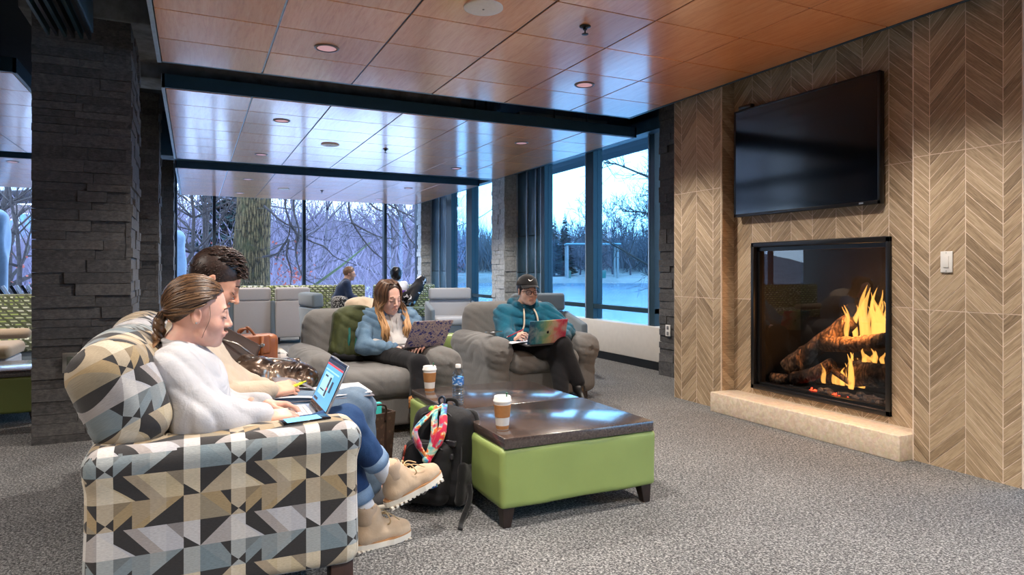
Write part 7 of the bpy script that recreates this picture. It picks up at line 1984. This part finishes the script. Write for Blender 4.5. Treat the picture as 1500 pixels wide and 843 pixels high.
# ---- brown tote with a teal folder on the floor
tm = NG('brown patterned canvas'); tm.P(color=tm.mix(tm.mr(tm.voronoi(tm.tc(), 30), 0.25, 0.32), lin((88, 66, 54)), lin((66, 48, 40))), rough=0.6)
tb_ = empty('tote_bag', (0.90, 3.78, 0), 'brown patterned tote bag on the carpet with a teal folder inside', 'bag')
R_ = Matrix.Rotation(0.35, 3, 'Z')
bm = bmesh.new(); c0 = Vector((0.90, 3.78, 0)); q = []
for z, wx, wy in ((0.0, 0.125, 0.06), (0.30, 0.145, 0.072)):
    for sx, sy in ((-1, -1), (1, -1), (1, 1), (-1, 1)): q.append(bm.verts.new(c0 + R_ @ Vector((sx * wx, sy * wy, z))))
for z, wx, wy in ((0.30, 0.138, 0.065), (0.02, 0.119, 0.054)):
    for sx, sy in ((-1, -1), (1, -1), (1, 1), (-1, 1)): q.append(bm.verts.new(c0 + R_ @ Vector((sx * wx, sy * wy, z))))
bm.faces.new([q[3], q[2], q[1], q[0]]); bm.faces.new([q[12], q[13], q[14], q[15]])
for a in (0, 4, 8):
    for k in range(4): bm.faces.new([q[a + k], q[a + (k + 1) % 4], q[a + 4 + (k + 1) % 4], q[a + 4 + k]])
bm_obj('bag_body', bm, tm.m, tb_, bevel=0.004)
for sy in (-1, 1): tube('handle', bez([c0 + R_ @ Vector((-0.07, sy * 0.074, 0.25)), c0 + R_ @ Vector((-0.06, sy * 0.08, 0.34)), c0 + R_ @ Vector((0.06, sy * 0.082, 0.345)), c0 + R_ @ Vector((0.07, sy * 0.074, 0.25))], 6), 0.006, dark_leather, tb_, n=8)
box('side_strap', tuple(c0 + Vector((0.085, -0.04, 0.05))), tuple(c0 + Vector((0.10, -0.02, 0.29))), dark_leather, tb_)
tf = box('folder', (0.80, 3.755, 0.03), (0.985, 3.785, 0.352), plain('teal folder', (60, 186, 182), 0.5), None, 0.004, rot=R_); tag(tf, 'teal folder sticking out of the brown tote bag', 'folder')

# ---- black backpack leaning on the table, with a bright scarf
pack_m = cloth('black nylon', (24, 24, 27), (17, 17, 20), weave=500, rough=0.6, sheen=0.05, bump=0.3); pack_dk = cloth('black mesh', (14, 14, 16), weave=300, rough=0.8)
nF = unit((-0.75, -0.66, 0)); sP = unit((0.66, -0.75, 0)); uP = unit(V3(0, 0, 1) - 0.20 * nF); nP = np.cross(sP, uP); nP = nP if nP.dot(nF) > 0 else -nP
PB = V3(1.035, 2.985, 0.0)
def Q(s, n, u): return PB + sP * s + nP * n + uP * u
RP = np.stack([sP, nP, uP], 1)
if np.linalg.det(RP) < 0: RP[:, 0] *= -1
bp = empty('backpack', tuple(PB), 'black backpack with a bright tied scarf leaning against the coffee table', 'backpack')
f = Field(); f.rbox(Q(0, -0.02, 0.235), (0.155, 0.085, 0.225), 0.07, RP).ell(Q(0, -0.01, 0.30), (0.150, 0.09, 0.17), RP, 0.04)
field_obj('main_pocket', f, pack_m, bp, 0.008, wrinkle(0.004, 36, 3))
f = Field(); f.rbox(Q(-0.02, 0.085, 0.16), (0.120, 0.050, 0.145), 0.045, RP); field_obj('front_pocket', f, pack_m, bp, 0.008, wrinkle(0.004, 40, 4))
f = Field(); f.rbox(Q(-0.155, 0.0, 0.13), (0.03, 0.075, 0.12), 0.028, RP); field_obj('side_pocket', f, pack_dk, bp, 0.009, wrinkle(0.004, 40, 5))
f = Field(); f.rbox(Q(0.138, 0.0, 0.12), (0.022, 0.055, 0.10), 0.02, RP); field_obj('side_pocket', f, pack_dk, bp, 0.009, wrinkle(0.004, 40, 6))
tube('shoulder_strap', bez([Q(0.09, -0.06, 0.455), Q(0.15, -0.05, 0.43), Q(0.172, -0.04, 0.28), Q(0.165, -0.05, 0.12), Q(0.14, -0.05, 0.05)], 6), 0.016, pack_dk, bp, 10, squash=0.5)
tube('loose_strap', bez([Q(0.165, 0.0, 0.12), Q(0.185, 0.02, 0.06), (1.075, 2.745, 0.006), (1.03, 2.655, 0.006)], 6), 0.012, pack_dk, bp, 8, squash=0.35)
tube('top_handle', bez([Q(-0.03, -0.06, 0.455), Q(-0.02, -0.05, 0.495), Q(0.03, -0.05, 0.495), Q(0.04, -0.06, 0.455)], 5), 0.010, pack_dk, bp, 8)
tubes('zips', [(bez([Q(-0.13, 0.05, 0.10), Q(-0.135, 0.05, 0.30), Q(-0.08, 0.06, 0.42), Q(0.06, 0.06, 0.43), Q(0.13, 0.05, 0.30), Q(0.14, 0.05, 0.10)], 6), 0.004), (bez([Q(-0.125, 0.125, 0.10), Q(-0.11, 0.132, 0.26), Q(0.0, 0.135, 0.30), Q(0.08, 0.132, 0.27)], 6), 0.0035)], plain('zip tape', (52, 52, 56), 0.6), bp, 6)
for s_, u in ((0.095, 0.30), (0.085, 0.24)):
    f = Field(); f.rbox(Q(s_, 0.085, u), (0.030, 0.010, 0.016), 0.008, RP); field_obj('buckle', f, plain('black buckle', (34, 34, 38), 0.35) if u > 0.28 else bpy.data.materials['black buckle'], bp, 0.005)
f = Field(); f.ell(Q(0.055, 0.10, 0.235), (0.030, 0.022, 0.026), RP); field_obj('pouch', f, plain('dark grey pouch', (58, 58, 64), 0.5), bp, 0.006, wrinkle(0.003, 60, 3))
lathe('round_patch', [(0.019, 0), (0.021, 0.0015), (0.001, 0.002)], Q(0.0, 0.137, 0.085), plain('grey woven patch', (96, 96, 98), 0.7), bp, 24, axis=tuple(nP))
lathe('patch_centre', [(0.013, 0), (0.0135, 0.001), (0.001, 0.0012)], Q(0.0, 0.1395, 0.085), pack_dk, bp, 20, axis=tuple(nP))
tube('patch_mark', [Q(-0.006, 0.141, 0.078), Q(0.0, 0.1415, 0.092), Q(0.006, 0.141, 0.078)], 0.0015, steel, bp, 6)
slab_on('lime_tag', Q(0.0, 0.137, 0.125), tuple(sP), tuple(uP), -0.028, 0.022, -0.006, 0.006, -0.003, 0.003, plain('lime tag', (150, 176, 40), 0.6), bp)
f = Field(); f.ell(Q(-0.045, 0.04, 0.445), (0.022, 0.016, 0.018), RP); field_obj('lime_clip', f, plain('lime green clip', (110, 196, 50), 0.4), bp, 0.005)
tube('keyring', bez([Q(-0.005, 0.03, 0.46), Q(-0.02, 0.03, 0.495), Q(0.0, 0.03, 0.51), Q(0.012, 0.03, 0.49), Q(0.0, 0.035, 0.455)], 5), 0.006, plain('blue grey carabiner', (52, 62, 78), 0.3, 0.5), bp, 8)
tubes('zip_pull', [([Q(-0.115, 0.14, 0.275), Q(-0.118, 0.142, 0.225)], 0.005), ([Q(-0.118, 0.142, 0.222), Q(-0.120, 0.143, 0.185)], 0.004)], plain('beaded red pull', (170, 70, 52), 0.5, var=0.5, scale=90), bp, 8)
def m_scarf():
    g = NG('tie dyed scarf'); n1 = g.noise(g.tc(), 17, 3, 0.5, 0.8); n2 = g.noise(g.mapping(g.tc(), (1, 1, 1), (0, 0, 0), (3, 5, 7)), 12, 3, 0.5, 0.8)
    col = g.ramp(n1, [(0.30, lin((20, 40, 140))), (0.40, lin((30, 130, 190))), (0.47, lin((120, 200, 190))), (0.53, lin((214, 212, 190))), (0.57, lin((226, 140, 30))), (0.63, lin((206, 20, 60)))])
    col = g.mix(g.mr(n2, 0.50, 0.58), col, lin((200, 22, 70)))
    return g.P(color=col, rough=0.7, sheen=0.2)
scf = m_scarf()
sc = empty('scarf', tuple(Q(0.02, 0.15, 0.3)), 'rainbow tie dyed scarf knotted on the black backpack', 'scarf')
def ribbon(name, pts, w, m=scf): 
    n_ = len(pts); tube(name, bez(pts, 7), [w[min(len(w) - 1, int(i / 7.0001))] for i in range((n_ - 1) * 7 + 1)], m, sc, 12, squash=0.42)
ribbon('loop', [Q(0.03, 0.07, 0.475), Q(-0.02, 0.115, 0.42), Q(-0.065, 0.150, 0.345), Q(-0.03, 0.160, 0.28), Q(0.015, 0.155, 0.225)], [0.016, 0.022, 0.026, 0.019, 0.012])
ribbon('loop', [Q(0.035, 0.07, 0.475), Q(0.055, 0.110, 0.43), Q(0.070, 0.135, 0.37), Q(0.055, 0.145, 0.30), Q(0.018, 0.155, 0.225)], [0.014, 0.019, 0.022, 0.017, 0.012])
ribbon('loop', [Q(0.0, 0.085, 0.465), Q(0.015, 0.120, 0.41), Q(0.030, 0.140, 0.33), Q(0.018, 0.155, 0.235)], [0.013, 0.016, 0.014, 0.010])
f = Field(); f.ell(Q(0.016, 0.158, 0.222), (0.022, 0.018, 0.018), RP); field_obj('knot', f, scf, sc, 0.005, wrinkle(0.003, 80, 2))
ribbon('tail', [Q(0.012, 0.158, 0.215), Q(-0.015, 0.162, 0.165), Q(-0.045, 0.160, 0.11)], [0.014, 0.020, 0.024]); ribbon('tail', [Q(0.020, 0.158, 0.215), Q(0.045, 0.158, 0.165), Q(0.065, 0.150, 0.105)], [0.014, 0.020, 0.024])

# ---- green backpack and cream coat on the left armchair
olive = cloth('olive green nylon', (74, 80, 46), (52, 58, 34), weave=400, rough=0.65, sheen=0.05, bump=0.3); teal_web = plain('teal webbing', (16, 92, 84), 0.7)
gb = empty('backpack', (1.03, 4.98, 0.46), 'olive green backpack leaning on the back of the left armchair', 'backpack')
Rg = rot3(0.0, 0.0, -0.20) @ rot3(0, 0.16, 0)
f = Field(); f.rbox((1.035, 4.965, 0.635), (0.125, 0.085, 0.185), 0.06, Rg).ell((1.10, 5.06, 0.80), (0.12, 0.12, 0.045), rot3(0.2, 0, -0.3), 0.06)
field_obj('pack_body', f, olive, gb, 0.009, wrinkle(0.014, 30, 5))
f = Field(); f.rbox((1.045, 4.915, 0.575), (0.10, 0.04, 0.10), 0.035, Rg); field_obj('front_pocket', f, olive, gb, 0.009, wrinkle(0.006, 30, 6))
for x in (1.02, 1.075):
    tube('strap', bez([(x + 0.03, 4.94, 0.80), (x + 0.01, 4.895, 0.70), (x, 4.865, 0.60), (x - 0.02, 4.87, 0.50)], 5), 0.010, teal_web, gb, 8, squash=0.4)
    for z in (0.56, 0.66): lathe('strap_stud', [(0.005, 0), (0.005, 0.002), (0.001, 0.003)], (x, 4.862 + (z - 0.56) * 0.25, z), white_plastic, gb, 8, axis=(0, -1, 0))
f = Field(); f.rbox((1.02, 4.93, 0.475), (0.12, 0.08, 0.025), 0.02, Rg); field_obj('pack_bottom', f, pack_m, gb, 0.01)
f = Field(); f.ell((1.22, 5.24, 0.83), (0.16, 0.09, 0.075), rot3(0.1, 0.12, 0)).ell((1.30, 5.16, 0.80), (0.11, 0.08, 0.06), None, 0.04); tag(field_obj('coat', f, cream_fleece, None, 0.011, wrinkle(0.006, 26, 3)), 'cream coat draped over the back of the left armchair', 'coat')
